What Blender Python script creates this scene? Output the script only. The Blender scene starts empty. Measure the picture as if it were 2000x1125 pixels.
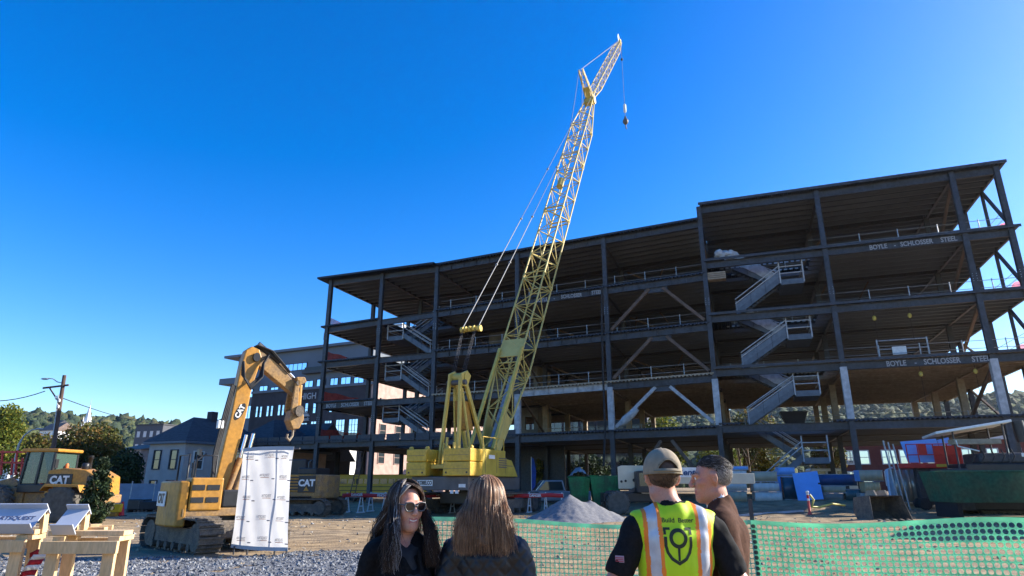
import bpy, bmesh, math, random
import numpy as np
from mathutils import Vector, Matrix, noise
from mathutils.bvhtree import BVHTree

random.seed(7); RNG = np.random.default_rng(7)
SC = bpy.context.scene
COL = SC.collection
R = math.radians
PI = math.pi

# ---------------------------------------------------------------- camera, sky, sun, exposure
CAM_H = 1.6
PITCH = math.atan((946 - 562.5) / 1240.0)
FPX = 1240.0
cd = bpy.data.cameras.new('camera'); cam = bpy.data.objects.new('camera', cd); COL.objects.link(cam)
cam.location = (0, 0, CAM_H); cam.rotation_euler = (PI / 2 + PITCH, 0, 0)
cd.sensor_width = 36; cd.lens = 36 * FPX / 2000; cd.clip_start = 0.1; cd.clip_end = 5000
SC.camera = cam

SUN_AZ, SUN_EL = R(77), R(26)            # azimuth clockwise from +Y
SDIR = Vector((math.sin(SUN_AZ) * math.cos(SUN_EL), math.cos(SUN_AZ) * math.cos(SUN_EL), math.sin(SUN_EL)))
w = bpy.data.worlds.new('World'); SC.world = w; w.use_nodes = True
nt = w.node_tree; nt.nodes.clear()
sky = nt.nodes.new('ShaderNodeTexSky'); sky.sky_type = 'NISHITA'; sky.sun_disc = False
sky.sun_elevation = SUN_EL; sky.sun_rotation = SUN_AZ
sky.altitude = 0; sky.air_density = 1.0; sky.dust_density = 0.55; sky.ozone_density = 3.5
bg = nt.nodes.new('ShaderNodeBackground'); bg.inputs['Strength'].default_value = 0.12
wo = nt.nodes.new('ShaderNodeOutputWorld')
hs = nt.nodes.new('ShaderNodeHueSaturation'); hs.inputs['Saturation'].default_value = 1.42; hs.inputs['Hue'].default_value = 0.514
nt.links.new(sky.outputs[0], hs.inputs['Color']); nt.links.new(hs.outputs[0], bg.inputs[0]); nt.links.new(bg.outputs[0], wo.inputs[0])
sl = bpy.data.lights.new('sun', 'SUN'); sl.energy = 4.6; sl.angle = R(0.5); sl.color = (1.0, 0.93, 0.82)
so = bpy.data.objects.new('sun', sl); COL.objects.link(so)
so.rotation_euler = SDIR.to_track_quat('Z', 'Y').to_euler(); so.location = (60, 10, 60)
vs = SC.view_settings; vs.view_transform = 'Standard'; vs.look = 'None'; vs.gamma = 1; vs.exposure = 1.28
vs.use_curve_mapping = False
SC.render.engine = 'CYCLES'
SC.cycles.max_bounces = 6; SC.cycles.diffuse_bounces = 3; SC.cycles.glossy_bounces = 3
SC.cycles.transmission_bounces = 4; SC.cycles.transparent_max_bounces = 8
SC.cycles.use_denoising = True
SC.cycles.caustics_reflective = False; SC.cycles.caustics_refractive = False

CT, ST = math.cos(PITCH), math.sin(PITCH)
def at(px, py, Y):
    """point of the place seen at photo pixel (px, py), Y metres ahead"""
    x = (px - 1000) / FPX; y = -(py - 562.5) / FPX
    r = Vector((x, CT - y * ST, ST + y * CT))
    return Vector((0, 0, CAM_H)) + r * (Y / r.y)

# ---------------------------------------------------------------- materials
MATS = {}
def mat(name, col, rough=0.6, metal=0.0, var=0.15, scale=3.0, bump=0.0, bscale=None, col2=None, spec=0.4,
        detail=6, stretch=None, trans=0.0, coat=0.0, alpha=1.0, emis=None, bdist=0.02, w2=0.5, sheen=0.0, tl=0.0):
    if name in MATS: return MATS[name]
    m = bpy.data.materials.new(name); m.use_nodes = True
    n = m.node_tree.nodes; l = m.node_tree.links
    b = n['Principled BSDF']
    b.inputs['Roughness'].default_value = rough; b.inputs['Metallic'].default_value = metal
    b.inputs['Specular IOR Level'].default_value = spec
    if trans: b.inputs['Transmission Weight'].default_value = trans
    if coat: b.inputs['Coat Weight'].default_value = coat
    if sheen: b.inputs['Sheen Weight'].default_value = sheen
    g = n.new('ShaderNodeNewGeometry'); vec = g.outputs['Position']
    if stretch:
        mp = n.new('ShaderNodeMapping'); mp.inputs['Scale'].default_value = stretch
        l.new(vec, mp.inputs['Vector']); vec = mp.outputs[0]
    c = list(col) + [1.0]
    if var > 0 or col2:
        t = n.new('ShaderNodeTexNoise'); t.inputs['Scale'].default_value = scale; t.inputs['Detail'].default_value = detail
        l.new(vec, t.inputs['Vector'])
        rp = n.new('ShaderNodeValToRGB'); l.new(t.outputs['Fac'], rp.inputs[0])
        e = rp.color_ramp.elements
        if col2:
            e[0].position = max(0.0, w2 - 0.14); e[1].position = min(1.0, w2 + 0.14)
            e[0].color = c; e[1].color = list(col2) + [1]
            if var > 0:
                t2 = n.new('ShaderNodeTexNoise'); t2.inputs['Scale'].default_value = scale * 5.3; t2.inputs['Detail'].default_value = 5
                l.new(vec, t2.inputs['Vector'])
                mr = n.new('ShaderNodeMapRange'); mr.inputs[1].default_value = 0.3; mr.inputs[2].default_value = 0.7
                mr.inputs[3].default_value = 1 - var; mr.inputs[4].default_value = 1 + var
                l.new(t2.outputs['Fac'], mr.inputs[0])
                vm = n.new('ShaderNodeVectorMath'); vm.operation = 'SCALE'
                l.new(rp.outputs[0], vm.inputs[0]); l.new(mr.outputs[0], vm.inputs['Scale'])
                l.new(vm.outputs[0], b.inputs['Base Color'])
            else:
                l.new(rp.outputs[0], b.inputs['Base Color'])
        else:
            e[0].position = 0.3; e[1].position = 0.7
            e[0].color = [x * (1 - var) for x in col] + [1]; e[1].color = [min(1, x * (1 + var)) for x in col] + [1]
            l.new(rp.outputs[0], b.inputs['Base Color'])
    else:
        b.inputs['Base Color'].default_value = c
    if bump:
        tb = n.new('ShaderNodeTexNoise'); tb.inputs['Scale'].default_value = bscale or scale * 4; tb.inputs['Detail'].default_value = 5
        l.new(vec, tb.inputs['Vector'])
        bp = n.new('ShaderNodeBump'); bp.inputs['Strength'].default_value = bump; bp.inputs['Distance'].default_value = bdist
        l.new(tb.outputs['Fac'], bp.inputs['Height']); l.new(bp.outputs[0], b.inputs['Normal'])
    if alpha < 1: b.inputs['Alpha'].default_value = alpha
    if emis:
        b.inputs['Emission Color'].default_value = list(emis[0]) + [1]; b.inputs['Emission Strength'].default_value = emis[1]
    if tl:   # thin translucent sheet: leaf, cloth, plastic net
        td = n.new('ShaderNodeBsdfTranslucent'); mx = n.new('ShaderNodeMixShader'); mx.inputs[0].default_value = tl
        src = b.inputs['Base Color']
        if src.is_linked: l.new(src.links[0].from_socket, td.inputs[0])
        else: td.inputs[0].default_value = c
        out = n['Material Output']; l.new(b.outputs[0], mx.inputs[1]); l.new(td.outputs[0], mx.inputs[2]); l.new(mx.outputs[0], out.inputs[0])
    MATS[name] = m
    return m

# ---------------------------------------------------------------- mesh builder
def basis(dv, up=(0, 0, 1)):
    z = Vector(dv).normalized(); u = Vector(up)
    if abs(z.dot(u)) > 0.98: u = Vector((1, 0, 0)) if abs(z.x) < 0.9 else Vector((0, 1, 0))
    x = u.cross(z).normalized(); y = z.cross(x)
    return x, y, z
_ICO = {}
def ico(sub):
    if sub not in _ICO:
        bm = bmesh.new(); bmesh.ops.create_icosphere(bm, subdivisions=sub, radius=1)
        bm.verts.ensure_lookup_table()
        _ICO[sub] = ([v.co.copy() for v in bm.verts], [[v.index for v in f.verts] for f in bm.faces]); bm.free()
    return _ICO[sub]
class MB:
    def __init__(s, M=None): s.v = []; s.f = []; s.m = []; s.sm = []; s.M = M
    def add(s, vs, fs, m=0, smooth=False):
        o = len(s.v)
        s.v += [(s.M @ Vector(p)) if s.M else Vector(p) for p in vs]
        for f in fs: s.f.append([i + o for i in f]); s.m.append(m); s.sm.append(smooth)
        return s
    def box(s, c, d, rz=0, m=0, rot=None, taper=None):
        hx, hy, hz = d[0] / 2, d[1] / 2, d[2] / 2
        P = []
        for k in (-1, 1):
            tx, ty = (taper if (taper and k == 1) else (1, 1))
            for q in ((-1, -1), (1, -1), (1, 1), (-1, 1)): P.append(Vector((q[0] * hx * tx, q[1] * hy * ty, k * hz)))
        Q = rot if rot is not None else (Matrix.Rotation(rz, 3, 'Z') if rz else None)
        if Q is not None: P = [Q @ p for p in P]
        c = Vector(c)
        return s.add([p + c for p in P], [(3, 2, 1, 0), (4, 5, 6, 7), (0, 1, 5, 4), (1, 2, 6, 5), (2, 3, 7, 6), (3, 0, 4, 7)], m)
    def b2(s, a, b, m=0):
        return s.box([(a[i] + b[i]) / 2 for i in range(3)], [abs(b[i] - a[i]) for i in range(3)], m=m)
    def bar(s, p, q, w, h, up=(0, 0, 1), m=0):
        p, q = Vector(p), Vector(q); x, y, z = basis(q - p, up)
        P = [a + x * (i * w / 2) + y * (j * h / 2) for a in (p, q) for i, j in ((-1, -1), (1, -1), (1, 1), (-1, 1))]
        return s.add(P, [(3, 2, 1, 0), (4, 5, 6, 7), (0, 1, 5, 4), (1, 2, 6, 5), (2, 3, 7, 6), (3, 0, 4, 7)], m)
    def tube(s, p, q, r, r2=None, n=8, m=0, smooth=True, caps=True):
        p, q = Vector(p), Vector(q); r2 = r if r2 is None else r2; x, y, z = basis(q - p)
        P = [a + (x * math.cos(2 * PI * k / n) + y * math.sin(2 * PI * k / n)) * rr for a, rr in ((p, r), (q, r2)) for k in range(n)]
        s.add(P, [(k, (k + 1) % n, n + (k + 1) % n, n + k) for k in range(n)], m, smooth)
        if caps: s.add(P[:n], [tuple(range(n - 1, -1, -1))], m); s.add(P[n:], [tuple(range(n))], m)
        return s
    def pipe(s, pts, r, n=6, m=0, closed=False):
        pts = [Vector(p) for p in pts]; N = len(pts); P = []
        rr = r if hasattr(r, '__len__') else [r] * N
        px = None
        for i, p in enumerate(pts):
            d = (pts[(i + 1) % N] if (i < N - 1 or closed) else p) - (pts[i - 1] if (i > 0 or closed) else p)
            x, y, z = basis(d)
            if px is not None:
                x2 = px - z * px.dot(z)
                if x2.length > 1e-4: x = x2.normalized(); y = z.cross(x)
            px = x
            P += [p + (x * math.cos(2 * PI * k / n) + y * math.sin(2 * PI * k / n)) * rr[i] for k in range(n)]
        F = []
        for i in range(N if closed else N - 1):
            j = (i + 1) % N
            F += [(i * n + k, i * n + (k + 1) % n, j * n + (k + 1) % n, j * n + k) for k in range(n)]
        s.add(P, F, m, True)
        if not closed: s.add(P[:n], [tuple(range(n - 1, -1, -1))], m); s.add(P[-n:], [tuple(range(n))], m)
        return s
    def prism(s, poly, y0, y1, m=0, plane='xz'):
        """polygon in the plane, pulled along the third axis"""
        f = {'xz': lambda a, b, c: (a, c, b), 'xy': lambda a, b, c: (a, b, c), 'yz': lambda a, b, c: (c, a, b)}[plane]
        n = len(poly); P = [f(a, b, y0) for a, b in poly] + [f(a, b, y1) for a, b in poly]
        return s.add(P, [tuple(range(n)), tuple(range(2 * n - 1, n - 1, -1))] + [(k, n + k, n + (k + 1) % n, (k + 1) % n) for k in range(n)], m)
    def lathe(s, prof, n=16, c=(0, 0, 0), axis='z', m=0, smooth=True):
        c = Vector(c); P = []
        for r, h in prof:
            for k in range(n):
                a, b = r * math.cos(2 * PI * k / n), r * math.sin(2 * PI * k / n)
                P.append(c + Vector({'z': (a, b, h), 'y': (a, h, b), 'x': (h, a, b)}[axis]))
        F = [(i * n + k, i * n + (k + 1) % n, (i + 1) * n + (k + 1) % n, (i + 1) * n + k) for i in range(len(prof) - 1) for k in range(n)]
        s.add(P, F, m, smooth)
        s.add(P[:n], [tuple(range(n - 1, -1, -1))], m); s.add(P[-n:], [tuple(range(n))], m)
        return s
    def ball(s, c, r, sub=2, m=0, jit=0.0, smooth=True):
        V, F = ico(sub); c = Vector(c); r = r if hasattr(r, '__len__') else (r, r, r)
        o = Vector((random.random() * 50, random.random() * 50, 0))
        P = []
        for v in V:
            k = 1 + jit * noise.noise(v * 1.7 + o) if jit else 1
            P.append(c + Vector((v.x * r[0] * k, v.y * r[1] * k, v.z * r[2] * k)))
        return s.add(P, F, m, smooth)
    def ibeam(s, p, q, h, wd, tf=0.03, tw=0.02, up=(0, 0, 1), m=0):
        p, q = Vector(p), Vector(q); x, y, z = basis(q - p, up)
        for k in (-1, 1): o = y * (k * (h - tf) / 2); s.bar(p + o, q + o, wd, tf, up, m)
        return s.bar(p, q, tw, h - 2 * tf, up, m)
    def quad(s, a, b, c, d, m=0): return s.add([a, b, c, d], [(0, 1, 2, 3)], m)
    def build(s, name, mats, parent=None, loc=None, rot=None, bevel=0, solid=0, seg=2, flip=True):
        me = bpy.data.meshes.new(name)
        me.from_pydata([tuple(v) for v in s.v], [], s.f)
        if not isinstance(mats, (list, tuple)): mats = [mats]
        for mm in mats: me.materials.append(mm)
        me.polygons.foreach_set('material_index', s.m); me.polygons.foreach_set('use_smooth', s.sm)
        me.update()
        if flip and len(s.f) < 60000:
            bm = bmesh.new(); bm.from_mesh(me); bmesh.ops.recalc_face_normals(bm, faces=bm.faces); bm.to_mesh(me); bm.free()
        return link(name, me, parent, loc, rot, bevel, solid, seg)
def link(name, me, parent=None, loc=None, rot=None, bevel=0, solid=0, seg=2):
    o = bpy.data.objects.new(name, me); COL.objects.link(o)
    if parent: o.parent = parent
    if loc is not None: o.location = loc
    if rot is not None: o.rotation_euler = rot if hasattr(rot, '__len__') else (0, 0, rot)
    if solid:
        md = o.modifiers.new('solid', 'SOLIDIFY'); md.thickness = solid; md.offset = 0
    if bevel:
        md = o.modifiers.new('bevel', 'BEVEL'); md.width = bevel; md.segments = seg; md.limit_method = 'ANGLE'; md.angle_limit = R(35)
    return o
def tag(o, label=None, cat=None, group=None, kind=None):
    if label: o['label'] = label
    if cat: o['category'] = cat
    if group: o['group'] = group
    if kind: o['kind'] = kind
    return o
def empty(name, loc=(0, 0, 0), rz=0, label=None, cat=None, group=None):
    o = bpy.data.objects.new(name, None); COL.objects.link(o); o.location = loc; o.rotation_euler = (0, 0, rz); o.empty_display_size = 0.2
    return tag(o, label, cat, group)
def copy_tree(o, parent=None):
    c = o.copy(); COL.objects.link(c); c.parent = parent
    for ch in list(o.children): copy_tree(ch, c)
    return c
def text_mesh(txt, size, align='CENTER', extrude=0.0, bold=0.0, shear=0.0, space=1.0):
    cu = bpy.data.curves.new('t', 'FONT'); cu.body = txt; cu.size = size; cu.align_x = align; cu.align_y = 'CENTER'
    cu.extrude = extrude; cu.offset = bold; cu.shear = shear; cu.resolution_u = 3; cu.space_character = space
    o = bpy.data.objects.new('t', cu); COL.objects.link(o)
    bpy.context.view_layer.update()
    me = bpy.data.meshes.new_from_object(o.evaluated_get(bpy.context.evaluated_depsgraph_get()))
    bpy.data.objects.remove(o); bpy.data.curves.remove(cu)
    return me
def text(txt, size, m, parent, loc, xdir, updir=(0, 0, 1), extrude=0.004, bold=0.0, name='lettering', sx=1.0, shear=0.0, space=1.0):
    """flat lettering lying in the plane of xdir and updir (parent's own frame)"""
    me = text_mesh(txt, size, 'CENTER', extrude, bold, shear, space)
    x = Vector(xdir).normalized(); u = Vector(updir); y = (u - x * u.dot(x)).normalized(); z = x.cross(y)
    Mx = Matrix((x * sx, y, z)).transposed().to_4x4(); Mx.translation = Vector(loc)
    me.transform(Mx); me.materials.clear(); me.materials.append(m)
    return link(name, me, parent)
def gz(x, y):
    """height of the ground"""
    def ss(a, b, t): t = max(0.0, min(1.0, (t - a) / (b - a))); return t * t * (3 - 2 * t)
    h = 0.7 * ss(37.5, 46, y) * ss(9, 17, x) * (1 - ss(120, 160, y))
    if 9 < y < 60: h += 0.07 * noise.noise(Vector((x * 0.35, y * 0.3, 0))) + 0.03 * noise.noise(Vector((x * 1.3, y * 1.1, 5)))
    if y > 24 and x > 8: h += 0.16 * ss(24, 30, y) * (1 - ss(44, 52, y)) * noise.noise(Vector((x * 0.45, y * 0.8, 2.0)))
    return h
# ---------------------------------------------------------------- shared materials
M = {}
M['dirt'] = None
def ground_material():
    m = bpy.data.materials.new('dirt'); m.use_nodes = True
    n = m.node_tree.nodes; l = m.node_tree.links; b = n['Principled BSDF']; b.inputs['Roughness'].default_value = 0.95
    b.inputs['Specular IOR Level'].default_value = 0.15
    g = n.new('ShaderNodeNewGeometry')
    def nz(sc, det, st=None):
        v = g.outputs['Position']
        if st:
            mp = n.new('ShaderNodeMapping'); mp.inputs['Scale'].default_value = st; mp.inputs['Rotation'].default_value = (0, 0, R(12)); l.new(v, mp.inputs[0]); v = mp.outputs[0]
        t = n.new('ShaderNodeTexNoise'); t.inputs['Scale'].default_value = sc; t.inputs['Detail'].default_value = det; l.new(v, t.inputs[0]); return t.outputs[0]
    def ramp(src, a, ca, bb, cb):
        rp = n.new('ShaderNodeValToRGB'); l.new(src, rp.inputs[0]); e = rp.color_ramp.elements
        e[0].position = a; e[0].color = (*ca, 1); e[1].position = bb; e[1].color = (*cb, 1); return rp.outputs[0]
    c1 = ramp(nz(0.16, 8), 0.4, (0.40, 0.29, 0.165), 0.62, (0.30, 0.235, 0.16))
    c2 = ramp(nz(1.6, 9, (0.7, 1.2, 1)), 0.36, (0.62, 0.60, 0.58), 0.66, (1.22, 1.2, 1.15))
    mx = n.new('ShaderNodeMix'); mx.data_type = 'RGBA'; mx.blend_type = 'MULTIPLY'; mx.inputs[0].default_value = 1
    l.new(c1, mx.inputs[6]); l.new(c2, mx.inputs[7])
    c3 = ramp(nz(38, 4), 0.35, (0.78, 0.78, 0.78), 0.7, (1.15, 1.15, 1.15))
    m2 = n.new('ShaderNodeMix'); m2.data_type = 'RGBA'; m2.blend_type = 'MULTIPLY'; m2.inputs[0].default_value = 1
    l.new(mx.outputs[2], m2.inputs[6]); l.new(c3, m2.inputs[7]); l.new(m2.outputs[2], b.inputs['Base Color'])
    ad = n.new('ShaderNodeMath'); ad.operation = 'MULTIPLY_ADD'; ad.inputs[1].default_value = 0.35
    l.new(nz(16, 8), ad.inputs[0]); l.new(nz(1.7, 6, (0.75, 1.3, 1)), ad.inputs[2])
    bp = n.new('ShaderNodeBump'); bp.inputs['Strength'].default_value = 0.9; bp.inputs['Distance'].default_value = 0.11
    l.new(ad.outputs[0], bp.inputs['Height']); l.new(bp.outputs[0], b.inputs['Normal'])
    return m
M['dirt'] = ground_material()
M['gravel'] = mat('gravel', (0.15, 0.155, 0.16), 0.9, var=0.4, scale=14, bump=0.7, bscale=30, bdist=0.04)
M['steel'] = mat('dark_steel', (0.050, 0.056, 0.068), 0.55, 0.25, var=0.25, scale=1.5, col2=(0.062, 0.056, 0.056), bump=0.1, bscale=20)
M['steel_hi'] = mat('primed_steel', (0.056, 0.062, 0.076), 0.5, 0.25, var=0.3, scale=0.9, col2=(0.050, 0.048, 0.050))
M['joist'] = mat('joist_primer', (0.13, 0.145, 0.17), 0.6, 0.2, var=0.12, scale=0.3)
M['rust'] = mat('brown_primed_steel', (0.13, 0.085, 0.06), 0.7, 0.1, var=0.3, scale=2.0)
M['deck'] = mat('metal_deck', (0.028, 0.035, 0.05), 0.55, 0.3, var=0.15, scale=0.6, stretch=(1, 1, 1))
M['firep'] = mat('sprayed_fireproofing', (0.36, 0.29, 0.205), 0.95, var=0.2, scale=0.7, col2=(0.29, 0.235, 0.17), bump=0.5, bscale=12)
M['firew'] = mat('pale_fireproofing', (0.40, 0.41, 0.42), 0.95, var=0.25, scale=3.0, bump=0.5, bscale=25)
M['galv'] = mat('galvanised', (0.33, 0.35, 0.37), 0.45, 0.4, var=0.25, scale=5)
M['stairgrey'] = mat('grey_stair_paint', (0.10, 0.118, 0.14), 0.5, 0.2, var=0.2, scale=3)
M['conc'] = mat('concrete', (0.34, 0.32, 0.29), 0.9, var=0.2, scale=2, bump=0.3)
M['white'] = mat('white_paint', (0.72, 0.72, 0.70), 0.5, var=0.12, scale=4)
M['black'] = mat('black_rubber', (0.022, 0.022, 0.024), 0.75, var=0.3, scale=8)
M['blackm'] = mat('black_paint', (0.02, 0.021, 0.024), 0.4, var=0.2, scale=6)
M['catyel'] = mat('machine_yellow', (0.43, 0.20, 0.025), 0.45, var=0.2, scale=1.8, col2=(0.29, 0.16, 0.05), bump=0.05, w2=0.62)
M['catdirty'] = mat('dusty_yellow', (0.33, 0.185, 0.06), 0.7, var=0.3, scale=3, col2=(0.19, 0.13, 0.08), w2=0.55)
M['crane'] = mat('crane_yellow', (0.60, 0.37, 0.035), 0.45, var=0.18, scale=1.3, col2=(0.48, 0.31, 0.055), w2=0.6)
M['cranepale'] = mat('pale_crane_yellow', (0.58, 0.42, 0.09), 0.5, var=0.15, scale=2)
M['cranegreen'] = mat('faded_crane_panel', (0.42, 0.31, 0.04), 0.5, var=0.2, scale=1.5)
M['brown'] = mat('brown_grey_paint', (0.105, 0.095, 0.09), 0.55, var=0.2, scale=2)
M['mud'] = mat('muddy_steel', (0.17, 0.135, 0.10), 0.85, 0.1, var=0.35, scale=5, col2=(0.09, 0.08, 0.072), bump=0.6, bscale=18)
M['chrome'] = mat('chrome_rod', (0.75, 0.76, 0.78), 0.15, 1.0, var=0)
M['glass'] = mat('tinted_glass', (0.03, 0.04, 0.045), 0.06, var=0, spec=0.8)
M['window'] = mat('sky_glass', (0.62, 0.72, 0.85), 0.04, 0.9, var=0.15, scale=0.25, spec=0.9)
M['lumber'] = mat('pine_lumber', (0.62, 0.43, 0.23), 0.7, var=0.16, scale=4, stretch=(3, 3, 0.6), col2=(0.53, 0.35, 0.17), w2=0.58)
M['red'] = mat('red_paint', (0.50, 0.025, 0.02), 0.45, var=0.15, scale=3)
M['rednet'] = mat('red_netting', (0.36, 0.045, 0.03), 0.8, var=0.3, scale=3, tl=0.4, alpha=0.8)
M['pinknet'] = mat('pale_orange_netting', (0.62, 0.12, 0.07), 0.8, var=0.3, scale=3, tl=0.5, alpha=0.42)
M['orange'] = mat('safety_orange', (0.75, 0.16, 0.03), 0.5, var=0.1)
M['green'] = mat('green_container', (0.015, 0.24, 0.07), 0.5, var=0.25, scale=1.5, col2=(0.03, 0.12, 0.05))
M['tarp'] = mat('grey_tarp', (0.24, 0.27, 0.29), 0.6, var=0.3, scale=1.5)
M['blue'] = mat('light_blue_sheet', (0.17, 0.36, 0.70), 0.5, var=0.08, scale=2)
M['dkblue'] = mat('dark_blue_paint', (0.02, 0.065, 0.17), 0.5, var=0.2, scale=2)
M['bark'] = mat('bark', (0.10, 0.075, 0.055), 0.9, var=0.3, scale=6, bump=0.6)
def leafmat(name, c, tl=0.3): return mat(name, c, 0.6, var=0.35, scale=0.9, tl=tl, spec=0.2)
LEAF = {'olive': [leafmat('leaf_olive', (0.115, 0.115, 0.026)), leafmat('leaf_olive_dark', (0.055, 0.065, 0.018)), leafmat('leaf_rust', (0.17, 0.10, 0.03))],
        'lime': [leafmat('leaf_lime', (0.15, 0.18, 0.03)), leafmat('leaf_green', (0.08, 0.115, 0.02)), leafmat('leaf_lemon', (0.25, 0.22, 0.03))],
        'dark': [leafmat('leaf_deep', (0.025, 0.045, 0.018), 0.15), leafmat('leaf_deeper', (0.016, 0.03, 0.014), 0.15), leafmat('leaf_mid', (0.045, 0.065, 0.022), 0.15)],
        'gold': [leafmat('leaf_gold', (0.28, 0.22, 0.03)), leafmat('leaf_gold_green', (0.16, 0.16, 0.03)), leafmat('leaf_gold_dark', (0.09, 0.09, 0.02))]}
M['brickdk'] = mat('dark_red_brick', (0.046, 0.043, 0.050), 0.9, var=0.25, scale=0.8, detail=8)  # also carries the shade of the office front
M['brickpink'] = mat('pinkish_brick', (0.42, 0.29, 0.24), 0.9, var=0.2, scale=1.2, detail=8)  # also carries the sunlight on the office end wall
M['greyclad'] = mat('grey_cladding', (0.11, 0.135, 0.17), 0.6, var=0.12, scale=0.2)
M['redbrick'] = mat('row_house_brick', (0.15, 0.042, 0.035), 0.9, var=0.2, scale=2.2)
M['shingle'] = mat('roof_shingle', (0.055, 0.058, 0.065), 0.85, var=0.3, scale=2.5, stretch=(1, 1, 4))
M['brownroof'] = mat('brown_roof', (0.16, 0.115, 0.095), 0.85, var=0.25, scale=1.5)
M['lilac'] = mat('pale_lilac_wall', (0.36, 0.33, 0.32), 0.85, var=0.1, scale=1.0)
M['trim'] = mat('white_trim', (0.62, 0.62, 0.62), 0.6, var=0.08)

# ---------------------------------------------------------------- ground
def spread(lim, first, grow):
    out = [0.0]; s = first
    while out[-1] < lim: out.append(out[-1] + s); s *= grow
    return out
xs = spread(1500, 0.45, 1.035); xs = [-x for x in xs[:0:-1]] + xs
ys = [-120, -60, -30, -12, -4, 0] + [y for y in np.arange(1, 70, 0.45)] + [70 + y for y in spread(2200, 0.8, 1.09)]
gb = MB()
nx = len(xs)
gb.v = [Vector((x, y, gz(x, y))) for y in ys for x in xs]
gb.f = [(j * nx + i, j * nx + i + 1, (j + 1) * nx + i + 1, (j + 1) * nx + i) for j in range(len(ys) - 1) for i in range(nx - 1)]
gb.m = [0] * len(gb.f); gb.sm = [True] * len(gb.f)
tag(gb.build('ground', M['dirt'], flip=False), 'tan packed dirt ground of the building site', 'ground', kind='structure')

def rocks(n, pos, smin, smax, flat=0.7):
    base = np.array([(1, 0, 0), (-1, 0, 0), (0, 1, 0), (0, -1, 0), (0, 0, 1), (0, 0, -1)], float)
    F = np.array([(0, 2, 4), (2, 1, 4), (1, 3, 4), (3, 0, 4), (2, 0, 5), (1, 2, 5), (3, 1, 5), (0, 3, 5)])
    V = np.repeat(base[None], n, 0) * RNG.uniform(0.55, 1.25, (n, 6, 1)) + RNG.normal(0, 0.18, (n, 6, 3))
    s = smin + (smax - smin) * RNG.random(n) ** 2.2
    a = RNG.uniform(0, 2 * PI, n); c_, s_ = np.cos(a), np.sin(a)
    X = V[:, :, 0] * c_[:, None] - V[:, :, 1] * s_[:, None]; Y = V[:, :, 0] * s_[:, None] + V[:, :, 1] * c_[:, None]
    P = np.stack([X, Y, V[:, :, 2] * flat], 2) * s[:, None, None] + pos[:, None, :]
    mb = MB(); mb.v = [Vector(p) for p in P.reshape(-1, 3)]
    mb.f = (F[None] + (np.arange(n) * 6)[:, None, None]).reshape(-1, 3).tolist()
    mb.m = RNG.integers(0, 3, n).repeat(8).tolist(); mb.sm = [False] * len(mb.f)
    return mb
ST3 = [mat('stone_grey', (0.15, 0.157, 0.17), 0.85, var=0.2, scale=20), mat('stone_pale', (0.23, 0.235, 0.24), 0.85, var=0.2, scale=20), mat('stone_dark', (0.075, 0.08, 0.09), 0.85, var=0.2, scale=20)]
def gravel_edge(x): return (16.9 if x > -5.4 else 15.3 + 0.25 * max(0, x + 9) * 0.4) + 0.5 * noise.noise(Vector((x * 0.7, 0, 3)))
gx, gy = [], []
while len(gx) < 15000:
    x = random.uniform(-13.5, 0.4); y = random.uniform(9.5, 17.6)
    if y < gravel_edge(x) + random.gauss(0, 0.16) and x < 0.4 - 0.05 * y + random.gauss(0, 0.2): gx.append(x); gy.append(y)
gp = np.array([(x, y, gz(x, y) + 0.012) for x, y in zip(gx, gy)])
gs = MB(); gxs = np.linspace(-14, 0, 36)
for i in range(len(gxs) - 1):
    a, b = gxs[i], gxs[i + 1]; rows = 18
    for j in range(rows):
        def gp_(x, t): y = 9 + (gravel_edge(x) - 9) * t; return (x, y, gz(x, y) + 0.006)
        gs.quad(gp_(a, j / rows), gp_(b, j / rows), gp_(b, (j + 1) / rows), gp_(a, (j + 1) / rows))
tag(gs.build('gravel_bed', M['gravel'], flip=False), 'grey crushed stone bed in front of the excavator', 'gravel', kind='structure')
tag(rocks(15000, gp, 0.014, 0.062).build('gravel', ST3, flip=False), 'loose grey crushed stones in front of the excavator', 'gravel', kind='stuff')
dp = []
while len(dp) < 5000:
    x = random.uniform(-24, 30); y = 9 + 36 * random.random() ** 1.2
    if noise.noise(Vector((x * 0.4, y * 0.4, 9))) > -0.1: dp.append((x, y, gz(x, y) + 0.01))
CL = [mat('clod_a', (0.33, 0.26, 0.17), 0.95, var=0.2), mat('clod_b', (0.24, 0.20, 0.15), 0.95, var=0.2), mat('clod_c', (0.30, 0.29, 0.27), 0.95, var=0.2)]
tag(rocks(5000, np.array(dp), 0.02, 0.085).build('dirt_clods', CL, flip=False), 'small clods and stones strewn over the dirt', 'clods', kind='stuff')

# ---------------------------------------------------------------- hill with its forest
def ridge(az):   # elevation of the ridge seen from the camera, degrees, by azimuth in degrees
    pts = [(-60, 5.0), (-37.5, 5.0), (-33, 5.0), (-25, 4.95), (-10, 4.9), (8, 5.3), (15, 6.2), (22, 6.6), (30, 6.6), (38, 6.3), (60, 6.0)]
    for (a, b), (c, d) in zip(pts, pts[1:]):
        if a <= az <= c: return b + (d - b) * (az - a) / (c - a)
    return 6.5
def hill_p(az, t):
    r = 330 + 420 * t; h = math.tan(R(ridge(az))) * 750 - 7
    z = h * (t ** 1.15) + 5 * noise.noise(Vector((az * 0.16, t * 3, 1)))
    return Vector((math.sin(R(az)) * r, math.cos(R(az)) * r, z if t > 0 else -3))
hb = MB(); azs = np.arange(-58, 58.1, 1.0); ts = np.linspace(0, 1, 14)
hb.v = [hill_p(a, t) for t in ts for a in azs]; na = len(azs)
hb.v += [Vector((math.sin(R(a)) * 1000, math.cos(R(a)) * 1000, -5)) for a in azs]
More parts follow.
